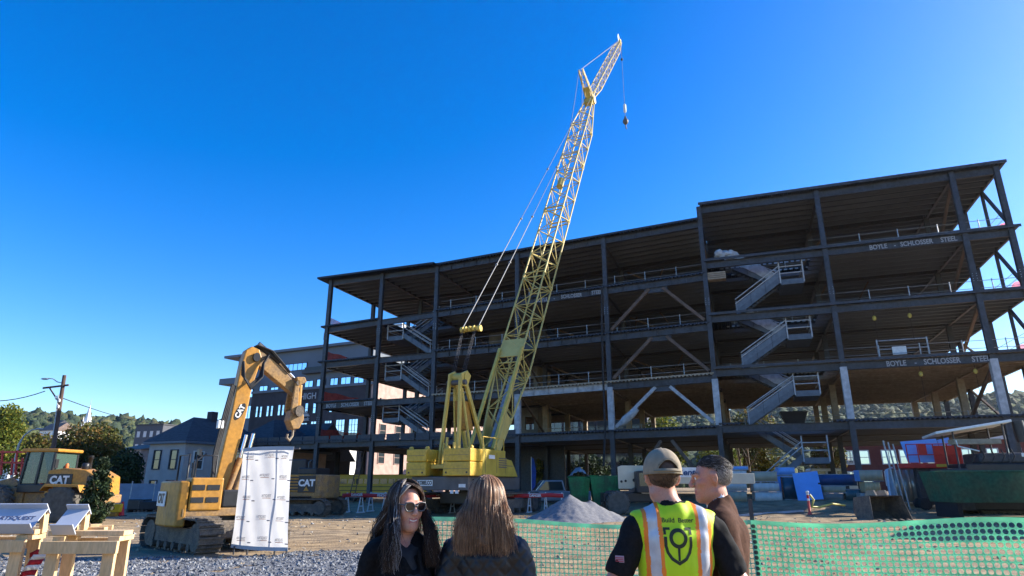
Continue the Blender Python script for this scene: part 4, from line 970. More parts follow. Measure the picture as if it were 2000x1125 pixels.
# boom head, jib strut, jib
hh = MB(); hh.tube(top + Vector((0, -0.6, 0)), top + Vector((0, 0.6, 0)), 0.42, n=14); hh.bar(top - bd * 0.6, top + bd * 0.9, 0.9, 0.55, tuple(bn)); hh.build('boom_head', M['cranepale'], cr, bevel=0.03)
q = cu_(1211, 82); tip = Vector((q[0], 0, q[1])); q = cu_(1134, 136); stp_ = Vector((q[0], 0, q[1]))
jpt = lattice(top + bd * 0.8, tip, [(0, 0.3, 0.15), (0.16, 0.46, 0.46), (0.82, 0.46, 0.46), (1, 0.2, 0.14)], 1.15, 0.055, 0.03, cr, bm_, 'jib_chord', 'jib_lacing')
lattice(top + bd * 0.4, stp_, [(0, 0.42, 0.2), (0.5, 0.32, 0.22), (1, 0.22, 0.12)], 1.3, 0.07, 0.035, cr, bm_, 'strut_chord', 'strut_lacing')
q = cu_(1146, 170); MB().bar(top, (q[0], 0, q[1]), 0.5, 0.3).build('strut_stop', M['cranepale'], cr)
MB().tube(tip + Vector((0, -0.12, 0)), tip + Vector((0, 0.12, 0)), 0.42, n=14).build('jib_sheave', M['cranepale'], cr)
q = cu_(1207, 66); fg = MB(); fg.tube(tip, (q[0], 0, q[1]), 0.05, n=6); fg.build('anemometer_mast', M['white'], cr)
MB().add([(q[0], 0, q[1]), (q[0] + 0.3, 0, q[1] - 0.5), (q[0], 0, q[1] - 1.3), (q[0] - 0.25, 0, q[1] - 0.6)], [(0, 1, 2, 3)]).build('tip_flag', M['white'], cr, solid=0.03)
RP = mat('wire_rope_dark', (0.10, 0.10, 0.11), 0.5, 0.5, var=0)
def rope(p, q, r, root=cr, name='rope', mm=None, sag=0.0):
    p, q = Vector(p), Vector(q); pts = []
    for k in range(9): f = k / 8; v = p.lerp(q, f); v.z -= sag * 4 * f * (1 - f); pts.append(v)
    return MB().pipe(pts, r, 5).build(name, mm or RP, root)
q = cu_(920, 643); bail = Vector((q[0], 0, q[1])); q1, q2 = cu_(902, 650), cu_(944, 640)
bl = MB(); bl.bar(bail + Vector((-0.1, -0.6, 0)), bail + Vector((0.1, 0.6, 0)), 0.2, 0.24)
for y in (-0.6, 0.6): bl.tube(bail + Vector((0, y - 0.09, 0)), bail + Vector((0, y + 0.09, 0)), 0.2, n=12)
for y in (-0.3, 0, 0.3): bl.tube(bail + Vector((-0.15, y - 0.05, 0)), bail + Vector((-0.15, y + 0.05, 0)), 0.18, n=12)
bl.build('bridle_bar', M['cranepale'], cr, bevel=0.02)
PT = mat('pendant_steel', (0.25, 0.25, 0.25), 0.6, 0.2, var=0)
for y in (-0.55, 0.55):
    A = bail + Vector((0, y, 0.2)); B = top + bn * 0.5 + Vector((0, y * 0.6, 0)); prev = A
    for k, f in enumerate((0.17, 0.33, 0.55, 1.0)):
        nx_ = A.lerp(B, f); rope(prev, nx_, 0.034 if k < 2 else 0.026, name='pendant', mm=PT if k < 2 else RP); MB().ball(nx_, 0.11, 1).build('pendant_link', PT, cr); prev = nx_
    for k in range(3): rope((GT[0] + 0.2, y * 0.6 + 0.12 * k, GT[1] + 0.4), bail + Vector((-0.15, y * 0.8 + 0.06 * k, 0)), 0.008, name='hoist_rope')
rope(stp_, tip + Vector((0, 0, 0.3)), 0.03, name='jib_pendant', mm=PT); rope(stp_, tip + Vector((0, 0.3, 0.3)), 0.03, name='jib_pendant', mm=PT)
for y in (-0.2, 0.2): rope(stp_ + Vector((0, y, 0)), bpt(0.8, y * 4, 1.0) + bn * 0.1, 0.028, name='strut_stay', sag=0.4)
# whip line and ball
hk = tip + Vector((0.45, 0, 0)); cz_ = cu_(1218, 230)[1]
rope(hk, (hk.x, 0, cz_ + 0.5), 0.03, name='whip_line')
bz_ = MB(); bz_.lathe([(0.03, 0.85), (0.1, 0.8), (0.16, 0.5), (0.34, 0.22), (0.4, 0.0), (0.33, -0.28), (0.18, -0.46), (0.06, -0.55)], 16, (hk.x, 0, cz_)); bz_.build('overhaul_ball', M['brown'], cr)
bz_ = MB(); bz_.pipe([(hk.x, 0, cz_ - 0.5), (hk.x, 0, cz_ - 0.85), (hk.x + 0.2, 0, cz_ - 1.1), (hk.x + 0.36, 0, cz_ - 0.85)], 0.07, 6); bz_.build('hook', M['brown'], cr)
z2 = cu_(1217, 205)[1]; MB().lathe([(0.06, -0.75), (0.2, -0.6), (0.2, 0.5), (0.06, 0.7)], 10, (hk.x, 0, z2)).build('rope_weight', M['white'], cr)
MB().ball((hk.x, 0, cu_(1213, 113)[1]), 0.22, 1).build('limit_weight', M['blackm'], cr)
# ---------------------------------------------------------------- near excavator
EX = Vector((-7.9, 18.2, gz(-7.9, 18.2)))
ex = empty('excavator', EX, 0, 'yellow tracked excavator with raised boom standing behind the white banner', 'excavator')
TA = math.atan2(-0.66, 0.75)                      # tracks point towards the camera
MT = Matrix.Rotation(TA, 4, 'Z')
for y in (-0.98, 0.78): crawler(ex, 3.6, 0.82, 0.6, y, 'track', 42, Mx=MT)
MB(MT).b2((-0.9, -0.7, 0.3), (0.9, 0.7, 0.75)).build('undercarriage', M['mud'], ex, bevel=0.04)
MB().tube((0, 0, 0.7), (0, 0, 0.92), 0.62, n=24).build('slewing_ring', M['blackm'], ex)
UA = R(40); MU = Matrix.Rotation(UA, 4, 'Z')        # the upper body faces away to the right
up_ = lambda: MB(MU)
up_().b2((-1.2, -1.0, 0.86), (1.3, 1.0, 1.06)).build('deck_frame', M['catdirty'], ex, bevel=0.02)
cwm = up_()
cwm.prism([(-1.1, -1.02), (-1.1, 1.02), (-1.32, 0.95), (-1.44, 0.5), (-1.46, 0), (-1.44, -0.5), (-1.32, -0.95)], 0.62, 1.72, plane='xy')
cw1 = cwm.build('counterweight', M['catyel'], ex, bevel=0.05, seg=3)
up_().box((-1.475, 0.05, 1.28), (0.02, 0.8, 0.36)).build('logo_panel', M['white'], cw1)
text('CAT', 0.32, M['blackm'], cw1, MU @ Vector((-1.49, 0.05, 1.28)), MU @ Vector((0, -1, 0)), extrude=0.004, bold=0.012)
sdo = up_().b2((-1.08, -1.04, 1.0), (-0.3, -0.45, 1.8)).build('engine_door', M['catyel'], ex, bevel=0.04)
for k in range(4): up_().box((-0.9 + 0.36 * (k % 2), -1.045, 1.26 + 0.3 * (k // 2)), (0.3, 0.02, 0.13)).build('grille', M['blackm'], sdo)
up_().b2((-0.28, -1.0, 1.07), (0.5, -0.4, 1.5)).build('fuel_tank', M['blackm'], ex, bevel=0.04)
up_().b2((-1.08, -0.45, 1.0), (-0.2, 1.0, 1.72)).build('engine_hood', M['blackm'], ex, bevel=0.05)
up_().prism([(0.55, 1.07), (1.3, 1.07), (1.3, 1.4), (1.0, 1.5), (0.55, 1.5)], -1.0, -0.5).build('tool_box', M['catyel'], ex, bevel=0.03)
cab_ = up_(); cab_.prism([(-0.1, 1.07), (1.4, 1.07), (1.4, 1.7), (1.1, 2.6), (-0.1, 2.6)], 0.3, 1.0)
cbo = cab_.build('cab', M['blackm'], ex, bevel=0.05, seg=3)
up_().b2((0.05, 0.285, 1.8), (1.05, 0.298, 2.5)).build('cab_window', M['glass'], cbo)
up_().b2((-0.113, 0.4, 1.8), (-0.102, 0.92, 2.48)).build('cab_window', M['glass'], cbo)
for p in ([(-1.0, -0.9, 1.8), (-1.0, -0.9, 2.35), (-0.5, -0.9, 2.35), (-0.5, -0.9, 1.8)], [(-1.0, -0.2, 1.7), (-1.0, -0.2, 2.4), (-1.0, 0.8, 2.4), (-1.0, 0.8, 1.7)], [(-0.9, -0.3, 1.7), (-0.9, -0.3, 2.2), (-0.6, -0.2, 2.42)], [(0.3, -0.9, 1.5), (0.3, -0.9, 2.5), (0.9, -0.9, 2.5), (0.9, -0.9, 1.5)]):
    up_().pipe(p, 0.025, 6).build('grab_rail', M['blackm'], ex)
up_().lathe([(0.06, 1.7), (0.06, 2.05), (0.08, 2.06), (0.08, 2.2)], 10, (-0.7, 0.4, 0)).build('exhaust_stack', M['blackm'], ex)
up_().box((-0.95, -0.85, 2.42), (0.06, 0.24, 0.16)).build('mirror', M['blackm'], ex)
up_ = lambda: MB(MU @ Matrix.Translation((-0.5, 0, 0)))
# arm: profile in the plane of the upper body
BF, BA, SE = Vector((0.35, 1.35)), Vector((0.75, 5.42)), Vector((2.55, 4.35))
def armplate(pts, y0, y1, name, m, bev=0.03): return up_().prism(pts, y0, y1).build(name, m, ex, bevel=bev)
bo_ = armplate([(0.18, 1.25), (0.46, 1.15), (0.62, 1.9), (0.74, 2.7), (0.83, 3.5), (0.90, 4.3), (1.02, 4.9), (1.08, 5.2), (0.98, 5.44), (0.76, 5.5), (0.6, 5.36), (0.52, 4.9), (0.47, 4.3), (0.42, 3.5), (0.33, 2.7), (0.25, 1.9)], -0.17, 0.17, 'boom', M['catyel'])
lg = up_(); n_ = 20
lg.add([(0.64 + 0.11 * math.cos(2 * PI * k / n_) + 0.09 * math.sin(2 * PI * k / n_), -0.176, 3.6 + 0.24 * math.sin(2 * PI * k / n_)) for k in range(n_)], [tuple(range(n_))]); lg.build('logo_panel', M['blackm'], bo_, solid=0.004)
text('CAT', 0.19, M['white'], bo_, MU @ Vector((0.14, -0.184, 3.6)), MU @ Vector((0.38, 0, 0.92)), MU @ Vector((-0.92, 0, 0.38)), extrude=0.003, bold=0.008)
up_ = lambda: MB(MU @ Matrix.Translation((0.4, 0, 0)) @ Matrix.Diagonal((0.76, 1, 1, 1)) @ Matrix.Translation((-0.9, 0, 0)))
armplate([(0.76, 5.1), (0.95, 5.46), (1.3, 5.32), (2.0, 4.95), (2.62, 4.52), (2.72, 4.32), (2.6, 4.16), (2.2, 4.36), (1.6, 4.66), (1.15, 4.9)], -0.15, 0.15, 'stick', M['catdirty'])
hsb = up_(); hsb.tube((0.9, -0.26, 5.18), (0.9, 0.26, 5.18), 0.13, n=14); hsb.tube((2.62, -0.24, 4.35), (2.62, 0.24, 4.35), 0.1, n=12); hsb.build('pivot_pin', M['blackm'], ex)
sc_ = up_(); sc_.tube((1.0, 0, 5.6), (1.9, 0, 5.15), 0.1, n=12); so_ = sc_.build('stick_cylinder', M['blackm'], ex)
up_().tube((1.9, 0, 5.15), (2.55, 0, 4.72), 0.05, n=10).build('rod', M['chrome'], so_)
for y in (-0.3, 0.3):
    c_ = MB(MU @ Matrix.Translation((-0.5, 0, 0))).tube((0.62, y, 1.1), (0.95, y, 2.35), 0.09, n=12).build('boom_cylinder', M['catdirty'], ex); MB(MU @ Matrix.Translation((-0.5, 0, 0))).tube((0.95, y, 2.35), (1.05, y, 3.0), 0.05, n=10).build('rod', M['chrome'], c_)
armplate([(2.5, 4.72), (2.85, 4.75), (2.95, 4.6), (2.6, 4.45)], -0.3, 0.3, 'link_bar', M['catdirty'])
for y in (-0.24, 0.24):
    armplate([(2.48, 4.55), (2.66, 4.6), (2.7, 3.75), (2.56, 3.6), (2.42, 3.75)], y - 0.04, y + 0.04, 'side_link', M['catdirty'])
armplate([(2.6, 4.5), (2.88, 4.55), (2.9, 3.8), (2.7, 3.75)], -0.14, 0.14, 'bucket_cylinder', M['catyel'], 0.05)
up_().tube((2.75, -0.34, 3.72), (2.75, 0.34, 3.72), 0.17, n=14).build('coupler_pin', M['mud'], ex); up_().tube((2.6, -0.3, 4.55), (2.6, 0.3, 4.55), 0.08, n=12).build('coupler_pin', M['mud'], ex)
armplate([(2.48, 3.75), (2.95, 3.75), (3.02, 3.5), (2.86, 3.22), (2.6, 3.18), (2.42, 3.45)], -0.22, 0.22, 'quick_coupler', M['catdirty'])
up_().pipe([(2.72, 0, 3.2), (2.72, 0, 3.02), (2.62, 0, 2.88), (2.5, 0, 2.95), (2.52, 0, 3.06)], 0.045, 8).build('lifting_eye', M['firep'], ex)
for k in range(4):
    y = -0.26 - 0.03 * k
    MB(MU @ Matrix.Translation((-0.5, 0, 0))).pipe([(0.2 - 0.03 * k, y, 1.5), (0.16 - 0.04 * k, y, 2.4), (0.30 - 0.05 * k, y, 3.4), (0.40 - 0.04 * k, y, 4.3)], 0.028, 6).build('hydraulic_hose', M['black'], ex)
    up_().pipe([(0.4, y, 5.0), (0.40 + 0.03 * k, y - 0.05, 4.62 - 0.04 * k), (0.72, y - 0.1, 4.36 - 0.05 * k), (1.05 + 0.03 * k, y - 0.05, 4.6), (1.15, y, 5.0), (1.35, y + 0.1, 5.28)], 0.03, 6).build('hydraulic_hose', M['black'], ex)
    up_().pipe([(0.9, -0.2 + 0.1 * k, 5.55), (1.5, -0.22 + 0.1 * k, 5.42), (2.3, -0.2 + 0.1 * k, 4.85)], 0.028, 6).build('hydraulic_hose', M['black'], ex)
MB(MU @ Matrix.Translation((-0.5, 0, 0))).box((0.12, -0.3, 3.2), (0.16, 0.14, 0.22)).build('work_lamp', M['white'], ex, bevel=0.02)

# ---------------------------------------------------------------- second excavator, behind the banner
p = at(585, 1003, 36.5); e2 = empty('excavator', (p.x, 36.5, 0), 0, 'shaded yellow excavator without visible arm right behind the banner', 'excavator')
M2 = Matrix.Rotation(R(-8), 4, 'Z')
for y in (-1.15, 1.15): crawler(e2, 4.2, 0.85, 0.62, y, 'track', 44, Mx=M2, sub=False)
MB(M2).b2((-1.0, -0.8, 0.3), (1.0, 0.8, 0.85)).build('undercarriage', M['mud'], e2)
MU2 = Matrix.Rotation(R(172), 4, 'Z')
MB(MU2).b2((-1.7, -1.35, 1.0), (1.7, 1.35, 1.22)).build('deck_frame', M['catdirty'], e2, bevel=0.03)
c2 = MB(MU2); c2.prism([(-1.2, -1.36), (-1.2, 1.36), (-1.62, 1.3), (-1.8, 0.7), (-1.84, 0), (-1.8, -0.7), (-1.62, -1.3)], 0.9, 2.1, plane='xy'); c2.build('counterweight', M['catdirty'], e2, bevel=0.06, seg=3)
d2 = MB(MU2).b2((-1.2, 0.4, 1.22), (0.9, 1.36, 2.1)).build('engine_door', M['catyel'], e2, bevel=0.05)
for k in range(5): MB(MU2).box((0.1, 1.365, 1.35 + 0.15 * k), (1.1, 0.02, 0.08)).build('grille_slat', M['blackm'], d2)
pb_ = MB(MU2).box((-0.9, 1.37, 1.62), (0.95, 0.03, 0.85)).build('logo_panel', M['blackm'], d2, bevel=0.05)
text('CAT', 0.46, M['white'], pb_, MU2 @ Vector((-0.9, 1.395, 1.66)), MU2 @ Vector((-1, 0, 0)), extrude=0.004, bold=0.02)
MB(MU2).prism([(-1.05, 1.27), (-0.75, 1.27), (-0.9, 1.5)], 1.39, 1.4).build('logo_triangle', M['catyel'], pb_)
MB(MU2).b2((-1.15, -0.9, 2.1), (-0.1, 0.9, 2.45)).build('engine_hood', M['blackm'], e2, bevel=0.05)
c2 = MB(MU2); c2.prism([(0.1, 1.22), (1.75, 1.22), (1.75, 1.9), (1.35, 2.95), (0.1, 2.95)], -1.35, -0.4); c2.build('cab', M['blackm'], e2, bevel=0.05)
MB(MU2).pipe([(-0.6, 0.6, 2.3), (-0.6, 0.6, 2.75), (-0.75, 0.6, 2.85)], 0.07, 8).build('exhaust_stack', M['blackm'], e2)
b2_ = MB(MU2); b2_.prism([(0.6, 1.5), (1.0, 1.2), (3.2, 2.4), (4.6, 2.0), (4.7, 2.35), (3.2, 3.0)], -0.22, 0.22); b2_.build('boom', M['catdirty'], e2, bevel=0.03)
b2_ = MB(MU2); b2_.prism([(4.4, 2.3), (4.8, 2.3), (4.7, 0.2), (4.45, 0.2)], -0.18, 0.18); b2_.build('stick', M['catdirty'], e2, bevel=0.03)

# ---------------------------------------------------------------- wheel loader
def wheel(root, c, r, wd, axis=(0, 1, 0), tm=None, rm=None, lugs=0, name='wheel'):
    ax = Vector(axis).normalized(); Q = Vector((0, 1, 0)).rotation_difference(ax).to_matrix().to_4x4(); Q.translation = Vector(c)
    t = MB(Q); t.lathe([(r * 0.58, -wd * 0.42), (r * 0.9, -wd * 0.5), (r, -wd * 0.36), (r, wd * 0.36), (r * 0.9, wd * 0.5), (r * 0.58, wd * 0.42)], 28, axis='y')
    for k in range(lugs):
        for s in (-1, 1):
            a = 2 * PI * (k + (0.5 if s > 0 else 0)) / lugs
            t.box((math.cos(a) * r * 1.0, s * wd * 0.24, math.sin(a) * r * 1.0), (r * 0.1, wd * 0.46, r * 0.17), rot=Matrix.Rotation(-a, 3, 'Y') @ Matrix.Rotation(s * 0.5, 3, 'X'))
    w_ = t.build(name, tm or M['black'], root)
    h = MB(Q); h.lathe([(r * 0.6, -wd * 0.36), (r * 0.56, -wd * 0.3), (r * 0.3, -wd * 0.2), (r * 0.28, -wd * 0.34), (r * 0.02, -wd * 0.36)], 20, axis='y'); h.lathe([(r * 0.02, wd * 0.36), (r * 0.28, wd * 0.34), (r * 0.3, wd * 0.2), (r * 0.56, wd * 0.3), (r * 0.6, wd * 0.36)], 20, axis='y')
    h.build('rim', rm or M['catyel'], w_)
    return w_
LX = Vector((-21.5, 31.0, 0)); wl_ = empty('wheel_loader', LX, R(176), 'yellow wheel loader with glazed cab behind the signing beams', 'loader')
wm = mat('dusty_tyre', (0.10, 0.09, 0.075), 0.9, var=0.3, scale=5)
for x in (-1.55, 1.75):
    for y in (-1.05, 1.05): wheel(wl_, (x, y, 0.78), 0.78, 0.6, lugs=20, tm=wm)
hd_ = MB(); hd_.prism([(-2.85, 1.1), (-0.4, 1.1), (-0.4, 2.2), (-1.2, 2.32), (-2.2, 2.22), (-2.75, 1.95)], -0.85, 0.85); hd = hd_.build('engine_hood', M['catyel'], wl_, bevel=0.06, seg=3)
MB().b2((-2.72, 0.855, 1.32), (-2.35, 0.87, 1.95)).build('grille', M['blackm'], hd)
for s in (1,):
    lp = MB().b2((-1.65, 0.855, 1.5), (-0.45, 0.875, 2.05)).build('logo_panel', M['blackm'], hd, bevel=0.01)
    text('CAT', 0.46, M['white'], lp, (-1.05, 0.885, 1.78), (-1, 0, 0), extrude=0.004, bold=0.02)
MB().b2((-2.95, -0.9, 0.75), (-2.3, 0.9, 1.15)).build('rear_counterweight', M['catdirty'], wl_, bevel=0.06)
for y in (-1.05, 1.05):
    fd = MB(); fd.prism([(-2.5, 1.25), (-2.35, 1.58), (-0.75, 1.62), (-0.55, 1.3), (-0.75, 1.5), (-2.3, 1.48)], y - 0.3, y + 0.3); fd.build('fender', M['catyel'], wl_, bevel=0.02)
MB().b2((-0.5, -0.6, 0.7), (0.7, 0.6, 1.25)).build('frame', M['catdirty'], wl_, bevel=0.04)
MB().b2((0.7, -0.7, 0.6), (2.0, 0.7, 1.5)).build('front_frame', M['catdirty'], wl_, bevel=0.05)
fl = MB(); fl.b2((-0.55, -0.78, 1.25), (1.0, 0.78, 1.6)); fl.build('cab_base', M['blackm'], wl_, bevel=0.03)
pil = [(-0.5, 0.74), (0.15, 0.76), (0.95, 0.72)]
for x, y in pil:
    for s in (-1, 1): MB().bar((x, s * y, 1.6), (x * 0.93 - 0.02, s * y * 0.95, 3.05), 0.09, 0.09).build('cab_pillar', M['blackm'], wl_)
MB().b2((-0.68, -0.82, 3.03), (1.1, 0.82, 3.18)).build('cab_roof', M['catyel'], wl_, bevel=0.05, seg=3)
cgl = mat('cab_glass', (0.07, 0.12, 0.10), 0.08, var=0, spec=0.7, alpha=0.72)
for s in (-1, 1):
    MB().quad((-0.46, s * 0.74, 1.65), (0.1, s * 0.74, 1.65), (0.08, s * 0.72, 3.03), (-0.44, s * 0.7, 3.03)).build('cab_window', cgl, wl_, solid=0.01)
    MB().quad((0.2, s * 0.74, 1.65), (0.9, s * 0.7, 1.65), (0.83, s * 0.67, 3.03), (0.18, s * 0.71, 3.03)).build('cab_window', cgl, wl_, solid=0.01)
MB().quad((-0.52, -0.7, 1.7), (-0.52, 0.7, 1.7), (-0.5, 0.66, 3.03), (-0.5, -0.66, 3.03)).build('cab_window', cgl, wl_, solid=0.01)
st_ = MB(); st_.b2((-0.25, -0.25, 1.6), (0.25, 0.25, 1.85)); st_.b2((-0.35, -0.25, 1.85), (-0.22, 0.25, 2.5)); st_.build('seat', M['black'], wl_, bevel=0.04)
MB().lathe([(0.07, 2.28), (0.08, 2.45), (0.05, 2.52)], 12, (-0.95, 0.45, 0)).build('beacon', M['orange'], wl_)
MB().lathe([(0.09, 2.2), (0.09, 2.75), (0.12, 2.76), (0.12, 2.9)], 12, (-1.5, -0.3, 0)).build('exhaust_stack', M['blackm'], wl_)
MB().lathe([(0.13, 2.25), (0.16, 2.35), (0.16, 2.5), (0.1, 2.55)], 14, (-1.75, 0.3, 0)).build('air_intake', M['blackm'], wl_)
MB().b2((-0.85, 0.86, 2.3), (-0.8, 1.05, 2.7)).build('mirror', M['blackm'], wl_)
for y in (-0.55, 0.55):
    la = MB(); la.prism([(1.0, 1.6), (1.5, 1.9), (2.6, 1.6), (3.6, 0.7), (3.4, 0.5), (2.4, 1.25), (1.5, 1.4)], y - 0.09, y + 0.09); la.build('lift_arm', M['catdirty'], wl_, bevel=0.02)
    MB().tube((1.2, y * 0.7, 1.2), (2.3, y * 0.7, 1.3), 0.09, n=10).build('lift_cylinder', M['blackm'], wl_)
bk = MB(); bk.add([(3.4, -1.3, 0.95), (4.4, -1.3, 0.9), (4.5, -1.3, 0.12), (3.5, -1.3, 0.1), (3.4, 1.3, 0.95), (4.4, 1.3, 0.9), (4.5, 1.3, 0.12), (3.5, 1.3, 0.1)], [(0, 4, 7, 3), (3, 7, 6, 2), (0, 3, 2, 1), (4, 5, 6, 7)]); bk.build('bucket', M['mud'], wl_, solid=0.06)

# ---------------------------------------------------------------- telehandler with the Rentals boom
p = at(1245, 985, 38); th = empty('telehandler', (p.x, 38, gz(p.x, 38)), R(182), 'cream telehandler with RENTALS lettered boom behind the men', 'telehandler')
cream = mat('cream_paint', (0.58, 0.52, 0.38), 0.5, var=0.12, scale=1.5)
for x in (-1.4, 1.5):
    for y in (-0.95, 0.95): wheel(th, (x - 0.2, y, 0.62), 0.62, 0.45, lugs=16, tm=wm, rm=M['brown'])
MB().b2((-2.2, -0.6, 0.65), (2.0, 0.6, 1.15)).build('chassis', M['blackm'], th, bevel=0.04)
bm2 = MB().b2((-6.8, -0.25, 1.62), (0.6, 0.25, 2.2)).build('boom', cream, th, bevel=0.03)
rp = MB(); rp.prism([(-0.8, 1.35), (1.1, 1.35), (1.1, 2.55), (0.9, 2.62), (-0.8, 2.62)], 0.28, 0.34); rp2 = rp.build('boom_cover', cream, th, bevel=0.02)
for x, z, r in ((0.92, 1.75, 0.07), (0.68, 1.78, 0.07), (0.2, 1.82, 0.09)): MB().tube((x, 0.345, z), (x, 0.36, z), r, n=12).build('bolt_hole', M['blackm'], rp2)
sgn = MB().b2((-4.3, 0.26, 1.98), (-2.2, 0.3, 2.52)).build('sign', M['white'], th)
text('Rentals', 0.46, M['dkblue'], sgn, (-3.1, 0.31, 2.24), (-1, 0, 0), extrude=0.003, bold=0.015, shear=0.2, sx=1.15)
MB().bar((1.1, 0.5, 0.9), (-0.6, 0.4, 1.75), 0.12, 0.16).build('lift_cylinder', M['brown'], th)
cb_ = MB(); cb_.prism([(-1.3, 1.15), (0.2, 1.15), (0.2, 2.3), (-0.9, 2.4), (-1.3, 1.8)], 0.4, 1.05); cc = cb_.build('cab', M['blackm'], th, bevel=0.04)
MB().b2((-0.8, 1.055, 1.5), (0.05, 1.065, 2.2)).build('cab_window', M['glass'], cc)
MB().b2((-0.9, 0.35, 1.1), (-0.1, 0.9, 1.3)).build('fender', M['white'], th, bevel=0.04)

# green low container and tarped green skip left of it
def skip(name, label, px0, px1, Y, ztop, zbot=0.25, deep=1.8, mm=None, rz=-0.05, tarp=False, group=None, ribs=6):
    a, b = at(px0, 960, Y), at(px1, 960, Y); g = gz(a.x, Y); o = empty(name, (a.x, Y, g), rz, label, 'container', group)
    L = (b - a).length; mm = mm or M['green']
    MB().add([(0.25, 0, zbot), (L - 0.25, 0, zbot), (L - 0.25, deep, zbot), (0.25, deep, zbot), (0, -0.1, ztop), (L, -0.1, ztop), (L, deep + 0.1, ztop), (0, deep + 0.1, ztop)], [(3, 2, 1, 0), (0, 1, 5, 4), (1, 2, 6, 5), (2, 3, 7, 6), (3, 0, 4, 7)]).build('shell', mm, o, solid=0.04)
    MB().pipe([(0, -0.1, ztop), (L, -0.1, ztop), (L, deep + 0.1, ztop), (0, deep + 0.1, ztop)], 0.06, 6, closed=True).build('rim', mm, o)
    for k in range(ribs):
        f = (k + 0.5) / ribs; MB().bar((0.25 + (L - 0.5) * f, -0.02, zbot), (L * f, -0.13, ztop - 0.05), 0.1, 0.06, (1, 0, 0)).build('rib', mm, o)
    if tarp:
        V = []; n = 14
        for i in range(n + 1):
            for j in range(6):
                f, g_ = i / n, j / 5; V.append((L * f, -0.12 + (deep + 0.2) * g_, ztop + 0.05 + 0.55 * math.sin(PI * min(1, max(0, f * 1.1 - 0.05))) * (0.5 + 0.5 * math.sin(PI * g_)) + 0.05 * math.sin(i * 2.3 + j)))
        MB().add(V, [(i * 6 + k, i * 6 + 6 + k, i * 6 + 7 + k, i * 6 + 1 + k) for i in range(n) for k in range(5)], 0, True).build('tarpaulin', M['tarp'], o, solid=0.01)
    for x in (0.4, L - 0.6): MB().b2((x, 0.1, 0), (x + 0.2, deep - 0.1, zbot)).build('skid', M['blackm'], o)
    return o
skip('green_skip', 'green skip with a humped grey tarpaulin left of the telehandler', 1112, 1153, 41, 2.05, tarp=True, ribs=2)
skip('green_skip', 'bright green open skip between the tarped skip and telehandler', 1154, 1214, 40.2, 2.1, ribs=3)
# pickup truck with grey cab behind the sand pile
p = at(1075, 975, 45); tk = empty('pickup_truck', (p.x, 45, gz(p.x, 45)), R(-172), 'grey pickup truck parked under the frame behind the sand pile', 'truck')
pt_ = mat('truck_grey', (0.22, 0.25, 0.28), 0.35, var=0.05, coat=0.3)
tb = MB(); tb.prism([(-2.6, 0.55), (2.3, 0.55), (2.35, 1.0), (1.2, 1.15), (-2.6, 1.15)], -0.9, 0.9); tb.build('body', pt_, tk, bevel=0.06, seg=3)
tb = MB(); tb.prism([(-0.9, 1.15), (1.15, 1.15), (0.5, 1.85), (-0.7, 1.85)], -0.78, 0.78); tb.build('cab', pt_, tk, bevel=0.05)
for s in (-1, 1): MB().add([(-0.75, s * 0.79, 1.22), (0.95, s * 0.79, 1.22), (0.45, s * 0.785, 1.76), (-0.62, s * 0.785, 1.76)], [(0, 1, 2, 3)]).build('side_window', M['glass'], tk, solid=0.01)
MB().quad((1.12, -0.7, 1.2), (1.12, 0.7, 1.2), (0.58, 0.66, 1.82), (0.58, -0.66, 1.82)).build('windscreen', M['window'], tk, solid=0.01)
for x in (-1.6, 1.5):
    for y in (-0.8, 0.8): wheel(tk, (x, y, 0.38), 0.38, 0.26, rm=M['galv'])
for y in (-0.6, 0.6): MB().b2((2.34, y - 0.15, 0.8), (2.37, y + 0.15, 0.98)).build('headlight', M['white'], tk)
# dark small tractor left of it
# school bus behind the podium
p = at(655, 985, 66); sbz = empty('school_bus', (p.x, 66, 0), -R(12), 'yellow school bus parked beyond the podium columns', 'bus')
by = mat('bus_yellow', (0.72, 0.40, 0.03), 0.4, var=0.08)
bz = at(700, 927, 66).z; bb = MB(); bb.prism([(0, 0.5), (9.2, 0.5), (9.3, 1.6), (8.4, 1.75), (8.1, bz - 0.2), (7.9, bz), (0.2, bz), (0, bz - 0.2)], 0, 2.4); bo2 = bb.build('body', by, sbz, bevel=0.06, seg=3)
for k in range(9): MB().b2((0.35 + k * 0.85, -0.03, 1.65), (1.05 + k * 0.85, -0.01, bz - 0.4)).build('side_window', M['glass'], sbz)
for z in (1.0, 1.35): MB().b2((0.02, -0.02, z), (8.2, -0.012, z + 0.06)).build('rub_rail', M['blackm'], sbz)
for x in (1.8, 7.6):
    for y in (0.2, 2.2): wheel(sbz, (x, y, 0.5), 0.5, 0.3, rm=M['brown'])
# white van
p = at(1588, 955, 62); vn = empty('van', (p.x, 62, gz(p.x, 62)), -R(8), 'white van parked behind the dark blue container under the right bay', 'van')
vz = at(1620, 915, 62).z - gz(p.x, 62); wv = mat('van_white', (0.75, 0.75, 0.74), 0.35, var=0.04, coat=0.3)
vb = MB(); vb.prism([(0, 0.45), (4.3, 0.45), (4.4, 1.0), (3.9, 1.2), (3.1, vz - 0.1), (2.8, vz), (0.1, vz), (0, vz - 0.2)], 0, 1.8); vb.build('body', wv, vn, bevel=0.06, seg=3)
for x0, x1 in ((0.35, 1.3), (1.5, 2.2), (2.35, 2.95)): MB().b2((x0, -0.03, 1.25), (x1, -0.01, vz - 0.25)).build('side_window', M['glass'], vn)
for x in (0.8, 3.5):
    for y in (0.12, 1.68): wheel(vn, (x, y, 0.34), 0.34, 0.24, rm=M['galv'])

